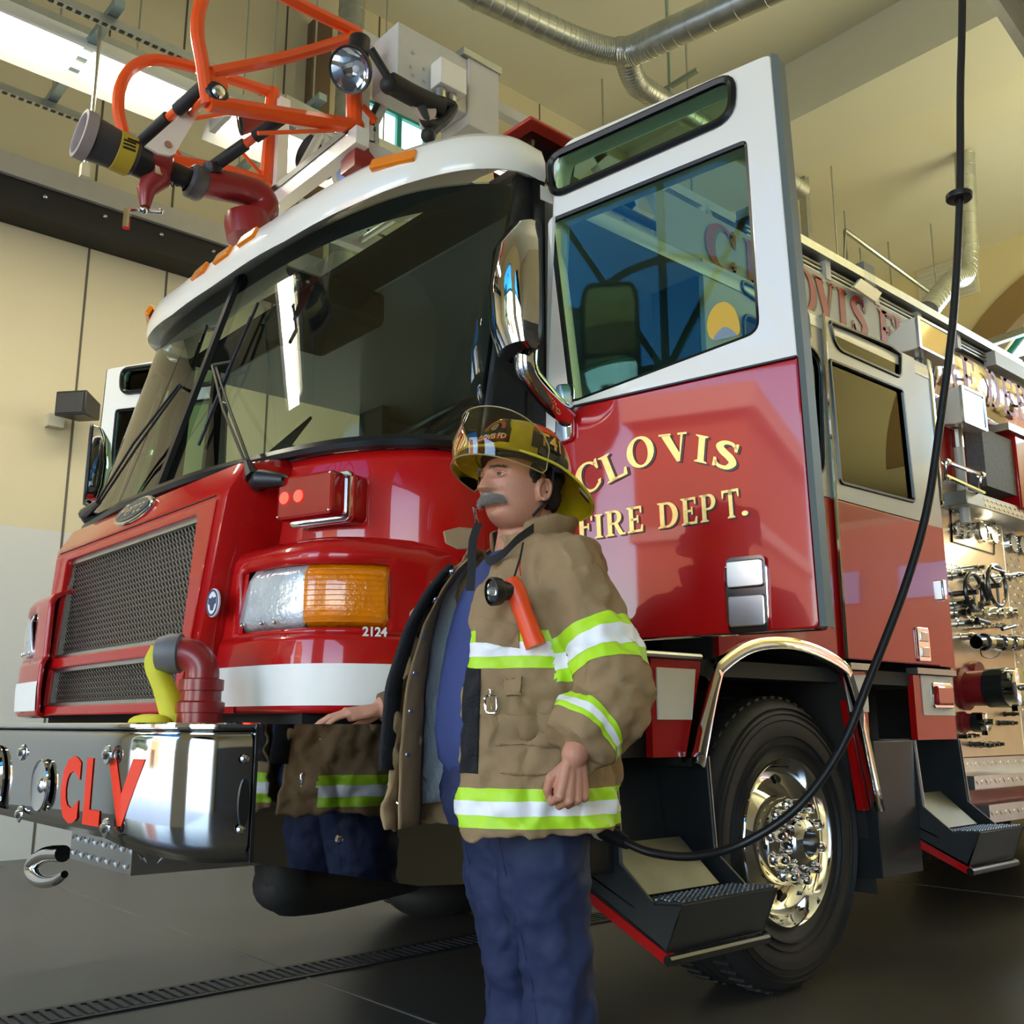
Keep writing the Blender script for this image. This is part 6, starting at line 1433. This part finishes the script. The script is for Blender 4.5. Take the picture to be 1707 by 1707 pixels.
for i in range(27):
    t = -1+2*i/26
    for zz in range(4):
        x = t*.037; z = -.0445-.0040*zz-.009*abs(t)**1.6; base = head_pt(math.acos(max(-1, min(1, z/.122))), pi/2)
        y = .106-.022*abs(t)**2+.003; roots.append(Hp(x, y-.001*zz, z)); dirs.append(LX*t*.9+HF*.35-HU*(1-.35*abs(t)))
mo = hairy('moustache', GREYH, roots, dirs, .016, .0009, 10, 3); mo['kind'] = 'stuff'
b = MB(); rows = []
for i in range(13):
    t = -1+2*i/12; w_ = (1-abs(t)**3*.6); c = Hp(t*.038, .108-.022*t*t, -.0520-.009*abs(t)**1.6)
    rows.append([c+HU*(.0085*w_*cos(a))+HF*(.0055*w_*sin(a)) for a in [2*pi*k/10 for k in range(10)]])
b.loft(rows); b.build('moustache_base', GREYH, mo)
roots = []; dirs = []
for s in (1, -1):
    for i in range(12):
        t = i/11; roots.append(Hp(s*(.015+.033*t), .1115-.012*t-.010*t*t, .0335+.004*sin(pi*t))); dirs.append(LX*s*.9+HU*.3+HF*.15)
hairy('eyebrows', mat('grey_brown_brow', (.15, .11, .09), .6), roots, dirs, .009, .0006, 9, 5)['kind'] = 'stuff'
b = MB()
for (c, r) in (((0, -.035, .02), (.083, .078, .075)), ((0, -.055, -.03), (.074, .055, .055))): b.ball(Hp(*c), r, 28, 18, R3)
for s in (1, -1): b.ball(Hp(s*.0745, .016, .022), (.009, .022, .030), 14, 10, R3); b.ball(Hp(s*.077, .014, .0), (.005, .008, .022), 12, 8, R3)
hr = b.build('hair', HAIRM, MAN); mods(hr, .004, 1, [('hair_noise', .008, .006, 'CLOUDS')])
# ---- navy undershirt
NAVY = mat('navy_shirt_cloth', (.035, .055, .18), .8, noise_amt=.18, noise_scale=14, bump=.15, bump_scale=300)
b = MB(); rr = []
for z, rx, ry, cy in ((1.405, .082, .078, -.02), (1.385, .095, .092, -.015), (1.34, .15, .115, -.01), (1.25, .18, .14, .01), (1.1, .185, .16, .025), (.95, .19, .175, .03), (.82, .185, .165, .02)):
    rr.append([Bp(rx*cos(a), cy+ry*sin(a), z+(.025*max(0, -sin(a)) if z > 1.37 else 0)-(.012*max(0, sin(a)) if z > 1.37 else 0)) for a in [2*pi*k/40 for k in range(40)]])
b.loft(rr, True, True); sh = b.build('undershirt', NAVY, MAN, sub=1); mods(sh, None, 0, [('shirt_folds', .11, .014, 'CLOUDS')])
# ---- trousers
TROU = mat('navy_trouser_cloth', (.012, .021, .068), .75, noise_amt=.15, noise_scale=20, bump=.12, bump_scale=300)
b = MB()
b.tube([Bp(0, 0, z) for z in (.98, .88, .80, .74)], [.165, .178, .182, .165], 28)
for s in (1, -1):
    cs = [(.080, -.01, .84, .116), (.085, -.012, .72, .112), (.090, -.022, .60, .099), (.094, -.040, .48, .087), (.098, -.056, .36, .080), (.102, -.066, .24, .077), (.106, -.07, .12, .078), (.108, -.07, .045, .084)]
    b.tube([Bp(s*x, y, z) for x, y, z, r in cs], [r for x, y, z, r in cs], 26)
tr = b.build('trousers', TROU, MAN); mods(tr, .008, 5, [('trouser_folds', .10, .035, 'CLOUDS'), ('trouser_fine', .035, .012, 'CLOUDS')])
for s in (1, -1):
    b = MB(); b.tube(bez([Bp(s*(.09+.004*k), .10-.020*k, .76-.09*k) for k in range(8)], 3), .0016, 6); wrap(b.build('trouser_crease', TROU, MAN), tr, .001)
    c = Bp(s*.115, .02, .045); R_m = Matrix((BL, BF, UP)).transposed(); b = MB(); b.ball(c+UP*.005, (.048, .14, .045), 20, 12, R_m); b.ball(Bp(s*.11, -.07, .06), (.045, .055, .06), 16, 10, R_m); sb = b.build('boot', BLK, MAN); mods(sb, .006, 2)
    MB().box(Bp(s*.115, .005, .012), (.10, .28, .024), R_m).build('sole', RUB, sb, bevel=.008)
# ---- turnout coat
COAT = mat('tan_turnout_cloth', (.33, .215, .105), .85, noise_amt=.16, noise_scale=10, bump=.35, bump_scale=420)
COATIN = mat('tan_facing', (.33, .21, .10), .85, noise_amt=.12, noise_scale=12, bump=.2, bump_scale=300)
LINE = mat('pale_blue_lining', (.58, .66, .72), .8, noise_amt=.25, noise_scale=25, bump=.4, bump_scale=90)
LIME = mat('lime_band', (.48, .80, .02), .5); SLV = mat('silver_reflective', (.88, .88, .88), .4)
# control polygon of the coat at heights: left front edge round the back to the right front edge
def ring_ctl(z):
    K = [ # z, width, depth back, depth front, left-edge (x,y), right-edge (x,y)
        (.730, .262, .200, .205, (.066, .205), (-.085, .300)),
        (.90, .255, .195, .205, (.085, .202), (-.100, .292)),
        (1.06, .250, .190, .205, (.105, .195), (-.110, .275)),
        (1.20, .245, .180, .195, (.105, .180), (-.105, .238)),
        (1.29, .235, .165, .170, (.100, .155), (-.100, .195)),
        (1.345, .205, .145, .135, (.100, .120), (-.090, .158)),
        (1.385, .150, .120, .105, (.105, .080), (-.078, .118)),
        (1.415, .108, .108, .085, (.095, .050), (-.070, .085))]
    z = max(K[0][0], min(K[-1][0], z))
    for a, c in zip(K, K[1:]):
        if a[0] <= z <= c[0]:
            t = (z-a[0])/(c[0]-a[0]); g = lambda i: lerp(a[i], c[i], t); w_, db, df = g(1), g(2), g(3)
            le = (lerp(a[4][0], c[4][0], t), lerp(a[4][1], c[4][1], t)); re = (lerp(a[5][0], c[5][0], t), lerp(a[5][1], c[5][1], t)); break
    P = [le, (w_*.62, df*.86), (w_*.93, df*.42), (w_*1.0, -.03), (w_*.86, -db*.62), (w_*.45, -db*.94), (0, -db), (-w_*.45, -db*.94), (-w_*.86, -db*.62), (-w_*1.0, -.03), (-w_*.96, df*.42), (-w_*.80, df*.80), ((-w_*.66+re[0])/2, (df*.9+re[1])/2), re]
    return [(p.x, p.y) for p in bez([(x, y, 0) for x, y in P], 5)]
def coat_pt(u, z, off=0.):
    R_ = ring_ctl(z); k = u*(len(R_)-1); i = min(int(k), len(R_)-2); t = k-i
    x, y = lerp(R_[i][0], R_[i+1][0], t), lerp(R_[i][1], R_[i+1][1], t)
    if off:
        dx, dy = R_[i+1][0]-R_[i][0], R_[i+1][1]-R_[i][1]; l = hypot(dx, dy)+1e-9; x += dy/l*-off*-1*-1; y -= dx/l*-off*-1*-1
    return x, y
def hemz(u, z): return z
ZS = [.730, .76, .82, .90, .98, 1.06, 1.13, 1.20, 1.25, 1.29, 1.32, 1.345, 1.365, 1.385, 1.40, 1.415]
b = MB(); rings2 = []
for z in ZS:
    R_ = ring_ctl(z); n_ = len(R_); outer_ = []; inner_ = []
    for i, (x, y) in enumerate(R_):
        a = R_[max(i-1, 0)]; c = R_[min(i+1, n_-1)]; dx, dy = c[0]-a[0], c[1]-a[1]; l = hypot(dx, dy)+1e-9; nx, ny = dy/l, -dx/l
        # outward = away from the axis on average
        if nx*x+ny*(y-.02) < 0 and i < n_-8: nx, ny = -nx, -ny
        if i >= n_-8: nx, ny = (-abs(dy/l), abs(dx/l)) if False else (dy/l, -dx/l) if (dy/l)*(-1) > 0 else (-dy/l, dx/l)
        h = .006; outer_.append(Bp(x+nx*h, y+ny*h, z)); inner_.append(Bp(x-nx*h, y-ny*h, z))
    rings2.append(outer_+inner_[::-1])
b.loft(rings2, True, True)
def sleeve(b, pts, rad, n=26):
    P = bez(pts, 5); m_ = len(P); rs = []
    for i in range(m_):
        k = i/(m_-1)*(len(rad)-1); j = min(int(k), len(rad)-2); rs.append(lerp(rad[j], rad[j+1], k-j))
    b.tube(P, rs, n); return P, rs
ML = SHL.lerp(ELL, .5)+RT*.015; 
SL_pts = [Bp(.10, -.02, 1.335), Bp(.185, -.02, 1.305), ML, ELL+RT*.012, ELL.lerp(WRL, .5)+RT*.006, WRL.lerp(ELL, .10)]
SL_r = [.085, .096, .094, .087, .077, .066]
PL_, rL_ = sleeve(b, SL_pts, SL_r)
SR_pts = [Bp(-.10, -.02, 1.335), Bp(-.185, -.02, 1.30), SHR.lerp(ELR, .5), ELR, ELR.lerp(WRR, .5), WRR.lerp(ELR, .08)]
SR_r = [.080, .088, .088, .080, .072, .058]
PR_, rR_ = sleeve(b, SR_pts, SR_r)
coat = b.build('turnout_coat', COAT, MAN)
mods(coat, .0065, 3, [('coat_folds', .13, .046, 'CLOUDS'), ('coat_mid', .07, .026, 'CLOUDS'), ('coat_fine', .035, .010, 'CLOUDS')])
# knit cuffs
b = MB(); c0 = WRR.lerp(ELR, .10); b.tube([c0, WRR.lerp(ELR, .0), WRR.lerp(ELR, -.03)], [.045, .038, .036], 22); b.build('knit_cuff', mat('brown_knit', (.16, .10, .05), .9, bump=.5, bump_scale=300), MAN)

# reflective bands, pockets and strips are cut from the coat's own folded surface
_dg = bpy.context.evaluated_depsgraph_get(); _dg.update(); COATME = bpy.data.meshes.new_from_object(coat.evaluated_get(_dg)); CK = wloc(coat)
def path_dist(c, P, rs):
    best = 9; tt = 0
    for i in range(len(P)-1):
        d = P[i+1]-P[i]; t = max(0, min(1, (c-P[i]).dot(d)/d.length_squared)); q = P[i]+d*t; e = (c-q).length-lerp(rs[i], rs[i+1], t)
        if e < best: best = e; tt = (i+t)/(len(P)-1)
    return best, tt
def ring_dist(c):
    R_ = ring_ctl(c.z); p = c-BC; x, y = p.dot(BL), p.dot(BF); i = min(range(len(R_)), key=lambda i: (R_[i][0]-x)**2+(R_[i][1]-y)**2)
    return hypot(R_[i][0]-x, R_[i][1]-y), i/(len(R_)-1), x, y, R_[i]
def cut(name, m, planes, keep, off, th=0, one=True):
    bm_ = bmesh.new(); bm_.from_mesh(COATME)
    for v in bm_.verts: v.co += CK
    for co, no in planes:   # keep the side the normal points to
        bmesh.ops.bisect_plane(bm_, geom=bm_.verts[:]+bm_.edges[:]+bm_.faces[:], plane_co=co, plane_no=no, clear_inner=True)
    bm_.normal_update(); nn = {v: v.normal.copy() for v in bm_.verts}
    bad = [f for f in bm_.faces if not keep(f.calc_center_median(), f.normal)]
    bmesh.ops.delete(bm_, geom=bad, context='FACES')
    left = set(bm_.faces); isl = []      # keep the one continuous piece
    while left:
        st_ = [left.pop()]; g_ = []
        while st_:
            f = st_.pop(); g_.append(f)
            for e in f.edges:
                for h in e.link_faces:
                    if h in left: left.remove(h); st_.append(h)
        isl.append(g_)
    if len(isl) > 1:
        isl.sort(key=lambda g_: -sum(f.calc_area() for f in g_)); small = [f for g_ in isl[1:] if sum(f.calc_area() for f in g_) < .0012 or one for f in g_]; extra = [g_ for g_ in isl[1:] if g_[0] not in set(small)]
        for g_ in extra:      # a band that runs on beyond the arm is a piece of its own
            bm_.faces.index_update(); bm_.verts.index_update(); b2 = bm_.copy(); b2.faces.index_update(); b2.verts.index_update(); ids = {f.index for f in g_}
            bm_.verts.index_update(); n2 = {v.index: nn[v] for v in bm_.verts}; b2.verts.ensure_lookup_table()
            for v in b2.verts: v.co += n2[v.index]*off-CK
            bmesh.ops.delete(b2, geom=[f for f in b2.faces if f.index not in ids], context='FACES')
            m2 = bpy.data.meshes.new(name); b2.to_mesh(m2); b2.free(); m2.materials.clear(); fin(name, m2, m, coat, ang=60)
        bmesh.ops.delete(bm_, geom=[f for g_ in isl[1:] for f in g_], context='FACES')
    for v in bm_.verts: v.co += nn[v]*off-CK
    me = bpy.data.meshes.new(name); bm_.to_mesh(me); bm_.free(); me.materials.clear(); o = fin(name, me, m, coat, ang=60)
    if th: s_ = o.modifiers.new('solid', 'SOLIDIFY'); s_.thickness = th; s_.offset = 1
    return o
def torso(c, n_):
    d, u, x, y, r_ = ring_dist(c)
    if u > .90: return False
    if n_.dot(BL*x+BF*(y-.02)) < 0: return False
    return d < abs(path_dist(c, PL_, rL_)[0]) and d < abs(path_dist(c, PR_, rR_)[0])
for z0, z1, z2, z3, nm in ((.752, .778, .808, .834, 'hem_band'), (1.090, 1.116, 1.148, 1.174, 'chest_band')):
    cut(nm, LIME, [(UP*z0, UP), (UP*z3, -UP)], torso, .0015, one=False); cut(nm+'_silver', SLV, [(UP*z1, UP), (UP*z2, -UP)], torso, .0028, one=False)
def sleeve_band(P, rs, ts):
    def at(t):
        f = t*(len(P)-1); i = min(int(f), len(P)-2); return P[i].lerp(P[i+1], f-i), (P[min(i+2, len(P)-1)]-P[max(i-1, 0)]).normalized()
    for nm, a_, c_, m_, o_ in (('sleeve_band', ts[0], ts[3], LIME, .0015), ('sleeve_band_silver', ts[1], ts[2], SLV, .0028)):
        pa, da = at(a_); pc, dc = at(c_)
        def keep(c, n_, P=P, rs=rs, a_=a_, c_=c_):
            e, t = path_dist(c, P, rs); return abs(e) < .035 and a_-.06 < t < c_+.06 and abs(e) <= ring_dist(c)[0]+.004
        cut(nm, m_, [(pa, da), (pc, -dc)], keep, o_)
sleeve_band(PL_, rL_, (.40, .437, .483, .52)); sleeve_band(PL_, rL_, (.79, .825, .87, .905)); sleeve_band(PR_, rR_, (.80, .83, .87, .90))
def pxcut(name, poly, m, off, th=.004):
    P3_ = [ray(*p) for p in poly]; c0_ = sum(P3_, Vector()); pl_ = []
    for i in range(len(P3_)):
        n_ = P3_[i].cross(P3_[(i+1) % len(P3_)]).normalized()
        if n_.dot(c0_) < 0: n_ = -n_
        pl_.append((CAM, n_))
    def keep(c, n_): return n_.dot(CAM-c) > 0 and torso(c, n_)
    return cut(name, m, pl_, keep, off, th)
VEL = mat('black_velcro', (.01, .01, .012), .9, bump=.6, bump_scale=200)
pxcut('cargo_pocket', [(838, 1192), (938, 1196), (933, 1292), (836, 1290)], COAT, .002, .006); pxcut('cargo_flap', [(832, 1190), (940, 1194), (936, 1246), (830, 1242)], COAT, .009, .005)
pxcut('radio_pocket', [(797, 1030), (868, 1044), (866, 1082), (796, 1070)], COAT, .002, .005); pxcut('flap_tab', [(838, 1132), (872, 1128), (866, 1160), (846, 1162)], COAT, .004, .005)
pxcut('velcro_strip', [(775, 1112), (802, 1116), (797, 1290), (768, 1288)], VEL, .001, .003)
# inside of the open right front: facing, snaps, lining
def inner(name, u0, u1, z0, z1, m, off, nz=28, nu=8, wav=0):
    rows = []
    for j in range(nz+1):
        z = lerp(z0, z1, j/nz); r_ = []
        for i in range(nu+1):
            u = lerp(u0, u1, i/nu); R_ = ring_ctl(z); k = u*(len(R_)-1); q = min(int(k), len(R_)-2); x, y = coat_pt(u, z); dx, dy = R_[q+1][0]-R_[q][0], R_[q+1][1]-R_[q][1]; l = hypot(dx, dy); nx, ny = -dy/l, dx/l
            if nx < 0: nx, ny = -nx, -ny
            o_ = off+wav*sin(z*60+u*90)*.5; r_.append(Bp(x+nx*o_, y+ny*o_, z))
        rows.append(r_)
    q = MB(); q.grid(rows); return q.build(name, m, coat, thick=.004)
inner('coat_lining', .76, .925, .78, 1.38, LINE, .022, wav=.006); inner('front_facing', .885, .992, .735, 1.395, COATIN, .028, wav=.002); 
b = MB(); rows = []
for j in range(25):
    z = lerp(.865, 1.36, j/24); R_ = ring_ctl(z); e_ = Vector((*R_[-1], 0)); d_ = (e_-Vector((*R_[-3], 0))).normalized(); wv = .036*min(1, (1.40-z)/.12)
    rows.append([Bp(e_.x-d_.x*.012, e_.y-d_.y*.012, z), Bp(e_.x+d_.x*wv*.5+.002, e_.y+d_.y*wv*.5, z), Bp(e_.x+d_.x*wv, e_.y+d_.y*wv, z)])
b.grid(rows); b.build('black_edge', VEL, coat, thick=.012)
inner('back_lining', .06, .80, .76, .90, LINE, .016) if False else None
for z in (.90, 1.0, 1.09, 1.18, 1.27, 1.34):
    R_ = ring_ctl(z); x, y = coat_pt(.945, z); c = Bp(x+.033, y-.005, z); d = (CAM-c); d.z = 0; d.normalize()
    MB().lathe([(.0, .006), (.005, .005), (.0085, .0), (.009, -.008)], c, (BL*.9-BF*.3), 14).build('snap', CHR, coat)
# collar
b = MB(); rows = []
for t, z0, rx, ry, cy in ((0, 1.39, .092, .094, -.025), (.4, 1.42, .098, .105, -.032), (1, 1.475, .112, .128, -.045)):
    r_ = []
    for k in range(41):
        a = radians(38)-radians(260)*k/40; zz = z0-(.045 if t > 0 else .0)*max(0, sin(a))**1.2*t; r_.append(Bp(rx*cos(a), cy+ry*sin(a), zz))
    rows.append(r_)
b.grid(rows); mods(b.build('collar', COAT, coat, thick=-.011, sub=1), None, 0, [('coat_fine', .045, .006, 'CLOUDS')])
b = MB(); b.grid([[p+(Bp(0, -.03, p.z)-p)*.13 for p in r_] for r_ in rows[:]]); b.build('collar_lining', BLK, coat)
# folded-down right collar tip
P = [DP(738, 885, 2.44), DP(765, 878, 2.47), DP(790, 880, 2.46), DP(788, 915, 2.42), DP(762, 915, 2.40), DP(742, 905, 2.41)]
MB().prism(P, FW*.012).build('collar_tip', COAT, coat, bevel=.004)
# ---- helmet
YEL = mat('helmet_yellow', (.62, .50, .008), .3, coat=.5, noise_amt=.3, noise_scale=26)
tl = radians(-15); HHF = (HF*cos(tl)+HU*sin(tl)*-1).normalized(); HHU = (HU*cos(tl)+HF*sin(tl)).normalized()
HHF = (HF+HU*.20).normalized(); HHU = (HU-HF*.20).normalized(); HO = Hp(0, -.006, .056)
def Kp(x, y, z): return HO+LX*x+HHF*y+HHU*z
def domep(a, t): # a around (90 = front), t 0 rim .. 1 top
    rx, ry = .108, .132; k = max(0, cos(t*pi/2))**.75; z = .112*sin(t*pi/2)**.92
    rib = .0035*(abs(cos(3*a))**6)*k
    return Kp((rx+rib)*k*cos(a), (ry+rib)*k*sin(a), z+.004)
b = MB(); b.loft([[domep(2*pi*i/72, t/16*.995) for i in range(72)] for t in range(17)], True, True)
he = b.build('helmet', YEL, MAN, ang=60)
def brimp(a, e, dz=0):
    s_ = sin(a); fr = max(0, s_); bk = max(0, -s_); w_ = .030+.018*fr**2+.058*bk**1.6
    rx, ry = .108+w_*e*.85, .132+w_*e; return Kp(rx*cos(a), ry*sin(a), .004-.004*e-.012*e*fr**2-.052*max(e, 0)**1.3*bk**1.5-.012*e*abs(cos(a))**2+dz)
b = MB(); rows = [[brimp(2*pi*i/72, e) for i in range(72)] for e in (-.15, 0, .25, .5, .75, .95, 1.0)]; rows += [[brimp(2*pi*i/72, 1.02, -.005) for i in range(72)]]+[[brimp(2*pi*i/72, e, -.006) for i in range(72)] for e in (.95, .6, .2, -.15)]
b.loft(rows, True, False); b.build('brim', YEL, he, ang=60)
# ridge crest
b = MB(); b.tube([domep(pi/2, t) for t in (.25, .4, .6, .8, .99)]+[domep(-pi/2, t) for t in (.8, .6, .4, .2)], .007, 8); b.build('crest', YEL, he)
MB().tube([brimp(2*pi*i/72, 1.01, -.002) for i in range(72)], .0035, 6, loop=True).build('rim_bead', mat('yellow_bead', (.70, .60, .05), .35), he)
# black crown pad under the shell
b = MB(); b.loft([[Kp(.095*cos(a)*k, -.005+.118*sin(a)*k, z) for a in [2*pi*i/40 for i in range(40)]] for z, k in ((-.006, .98), (.0, 1), (.02, .9))], True, True); b.build('inner_liner', BLK, he)
# front shield badge
def shellp(a, z, off): # on the dome at angle and height
    t = math.asin(min(1, max(0, z/.112)**(1/.92)))/(pi/2); p = domep(a, t); c = Kp(0, 0, z*.6); return p+(p-c).normalized()*off
def shell_shape(name, pts, m, off, th=.003, par=he):
    me = shape_mesh([[(x*10, y*10) for x, y in pts]], 0); b = bmesh.new(); b.from_mesh(me); bmesh.ops.triangulate(b, faces=b.faces); bmesh.ops.subdivide_edges(b, edges=b.edges, cuts=3, use_grid_fill=True)
    k = wloc(par)
    for v in b.verts: v.co = shellp(v.co.x/10, v.co.y/10, off)-k
    b.to_mesh(me); b.free(); me.materials.clear(); o = fin(name, me, m, par); s_ = o.modifiers.new('solid', 'SOLIDIFY'); s_.thickness = th; s_.offset = 1; return o
F0 = pi/2+(-.24 if LX.dot(FW) < 0 else .24)
shell_shape('front_shield', [(F0-.42, .012), (F0+.42, .012), (F0+.40, .05), (F0+.22, .088), (F0, .096), (F0-.22, .088), (F0-.40, .05)], mat('shield_black', (.02, .015, .014), .4), .004)
sd_ = shell_shape('shield_panel', [(F0-.38, .016), (F0+.38, .016), (F0+.38, .030), (F0-.38, .030)], mat('shield_red', (.45, .02, .02), .4), .0075, .001)
def shell_text(s, size, a0, z0, m, off, sx=1.0):
    me = text_mesh(s, size, .0, 0, 1, size*.02); k = wloc(he); b = bmesh.new(); b.from_mesh(me); bmesh.ops.triangulate(b, faces=b.faces)
    for v in b.verts: v.co = shellp(a0+LS*v.co.x*sx/.125, z0+v.co.y, off)-k
    b.to_mesh(me); b.free(); me.materials.clear(); return fin('lettering', me, m, he, flat=True)
LS = 1 if (LX.cross(HHF)).dot(HHU) < 0 else -1
# text must read left to right from outside: +angle runs from his left (+x) toward the face
LS = 1 if (RT.dot(shellp(F0+.1, .02, 0)-shellp(F0-.1, .02, 0))) > 0 else -1
shell_text('CLOVIS FD', .019, F0, .0232, mat('white_letter', (.8, .8, .78), .5), .0095)
shell_shape('shield_seal', [(F0+.09*cos(2*pi*i/16), .055+.011*sin(2*pi*i/16)) for i in range(16)], ALU, .008, .002)
shell_shape('shield_arc', [(F0+.30*cos(a), .046+.034*sin(a)) for a in [pi*i/10 for i in range(11)]]+[(F0+.20*cos(a), .048+.022*sin(a)) for a in [pi*(10-i)/10 for i in range(11)]], mat('shield_rust', (.35, .08, .05), .5), .0075, .001)
# side patches
AS = None
for a_ in (0.0, pi):
    if AS is None or shellp(a_, .03, 0).dot(FW) < shellp(AS, .03, 0).dot(FW): AS = a_
AS = 0.0 if (LX.dot(FW) < 0) else pi
sgn = 1 if AS == 0 else -1
A0 = AS+.05*sgn
shell_shape('side_patch', [(A0-.42, .016), (A0+.42, .016), (A0+.42, .062), (A0-.42, .066)], BLK, .003)
shell_shape('orange_marker', [(A0-.34, .070), (A0+.42, .068), (A0+.36, .090), (A0-.22, .092)], mat('marker_orange', (.75, .06, .01), .4), .003)
LS = 1 if (RT.dot(shellp(A0+.1, .02, 0)-shellp(A0-.1, .02, 0))) > 0 else -1
shell_text('T41', .050, A0, .040, mat('number_orange', (.75, .36, .03), .5), .0065, .9)
# flipped-up face shield and its pivots
VIS = glass('face_shield', (.80, .72, .45), .05)
b = MB(); rows = []
def visp(a, e): 
    rx, ry = .130, .212; z = -.052+.130*e; return Kp(rx*cos(a), -.01+ry*max(0, sin(a))**.85-.03*abs(e-.4)*sin(a), z+.012*sin(a))
for j in range(9):
    e = j/8; hw = radians(90-8-30*max(0, abs(e-.45)-.40)/.6)
    r_ = []
    for i in range(41):
        a = pi/2-hw+2*hw*i/40; cut = 1-.55*(abs(a-pi/2)/(pi/2))**4; r_.append(visp(a, .05+(e-.05)*cut if e > .05 else e))
    rows.append(r_)
b.grid(rows); vi = b.build('face_shield', VIS, he, ang=80)
edge = rows[-1]+[r_[-1] for r_ in rows[::-1][1:]]+rows[0][::-1]+[r_[0] for r_ in rows[1:]]
MB().tube(edge, .0018, 5, loop=True).build('shield_edge', mat('amber_edge', (.35, .27, .10), .3), vi)
for s in (1, -1):
    c = Kp(s*.122, -.018, -.004); b = MB(); b.lathe([(.0, .012), (.018, .011), (.021, .006), (.021, -.008)], c, LX*s, 22)
    b.loft([[c+HHF*y_+HHU*z_+LX*(s*x_) for y_, z_ in ((-.010, -.012), (.045, -.014), (.075, .0), (.075, .018), (.03, .014), (-.010, .012))] for x_ in (.006, -.004)]); b.build('shield_pivot', BLK, he, bevel=.002)
# small stripe marks on the rear brim
for k in (0, 1):
    a = AS-sgn*.95+sgn*.12*k; p = [brimp(a, .45, -.0075), brimp(a-.07*sgn, .45, -.0075), brimp(a-.07*sgn, .85, -.0075), brimp(a, .85, -.0075)]
    MB().prism(p, HHU*-.001).build('brim_mark', BLK if k == 0 else WHITE, he)
# chin strap and neck strap
STR = mat('black_webbing', (.012, .012, .012), .8)
s = 1 if LX.dot(FW) < 0 else -1
b = MB(); b.tube(bez([Kp(s*.10, -.02, -.01), Hp(s*.088, -.028, -.01), Hp(s*.082, -.02, -.05), Hp(s*.06, .01, -.10)], 5), .004, 6); b.build('ear_strap', STR, he)
b = MB(); rows_ = []
P = bez([DP(798, 872, 2.40), DP(793, 885, 2.36), DP(788, 905, 2.335), DP(786, 950, 2.31), DP(784, 985, 2.30)], 5)
b.loft([[p-RT*.010, p+RT*.010, p+RT*.010-FW*.002, p-RT*.010-FW*.002] for p in P]); b.build('hanging_strap', STR, he)
b = MB(); b.tube([DP(790, 845, 2.36), DP(793, 862, 2.37), DP(796, 872, 2.385)], .0035, 8); b.build('strap_buckle', CHR, he)
P = bez([DP(806, 900, 2.34), DP(808, 925, 2.30), DP(818, 935, 2.285), DP(840, 922, 2.28), (DP(862, 900, 2.29)), DP(890, 880, 2.32)], 5)
b = MB(); b.loft([[p-UP*.011, p+UP*.011, p+UP*.011-FW*.002, p-UP*.011-FW*.002] for p in P]); b.build('neck_strap', STR, he)
# ================================================================== THINGS HANGING FROM THE COAT
D1 = 2.185
fl = thing('flashlight', 'orange right-angle flashlight with a black head clipped to the coat chest', 'flashlight', tuple(DP(870, 1030, D1)))
a0, a1, a2 = DP(852, 965, D1), DP(860, 985, D1), DP(893, 1076, D1-.01)
OF = mat('safety_orange', (.85, .07, .008), .4)
ax = (a2-a0)
MB().lathe([(0, -.004), (.016, 0), (.020, .012), (.0235, .03), (.022, .06), (.0215, .10), (.022, .135), (.0235, .145), (.0235, .158), (.0, .16)], a0, ax, 26).build('flashlight_body', OF, fl)
hd = (-RT*.80-FW*.45-UP*.08).normalized(); c = a1
MB().lathe([(.018, -.005), (.020, .02), (.023, .035), (.029, .04), (.031, .048), (.031, .062), (.027, .064)], c, hd, 28).build('lamp_head', BLK, fl)
MB().lathe([(.026, .058), (.015, .045), (.004, .038), (0, .038)], c, hd, 28).build('reflector', CHR, fl); MB().lathe([(.0265, .060), (0, .062)], c, hd, 24).build('lens', CLG, fl)
for k in range(5): 
    pass
MB().tube([DP(857, 962, D1+.02), DP(867, 930, D1+.04), DP(872, 905, D1+.06)], .0025, 6).build('clip_cord', BLK, fl)
MB().bar(DP(868, 975, D1+.02), DP(885, 1020, D1+.03), .012, .006).build('belt_clip', BLK, fl)
MB().tube([DP(868, 925, D1+.05), DP(866, 945, D1+.035), DP(868, 958, D1+.02)], .002, 6).build('red_tab', mat('red_plastic', (.6, .01, .02), .4), fl)
D2 = 2.19
cb = thing('carabiner', 'small silver snap hook hanging below the chest band of the coat', 'carabiner', tuple(DP(818, 1172, D2)))
P = [DP(x, y, D2) for x, y in roundpoly([(808, 1160), (828, 1158), (829, 1188), (809, 1189)], 8, 4)]
MB().tube(P, .003, 8, loop=True).build('hook_body', CHR, cb); MB().tube([DP(816, 1160, D2-.003), DP(818, 1182, D2-.003)], .0025, 6).build('gate', CHR, cb); MB().box(DP(818, 1154, D2), (.012, .012, .014)).build('swivel', CHR, cb, bevel=.002)
hk2 = thing('coat_clasp', 'silver hook and dee clasp hanging at the lower edge of the open coat front', 'clasp', tuple(DP(668, 1320, 2.45)))
P = [DP(x, y, 2.45) for x, y in roundpoly([(657, 1298), (676, 1300), (676, 1342), (658, 1338)], 8, 4)]; MB().tube(P, .004, 8, loop=True).build('clasp_loop', CHR, hk2)
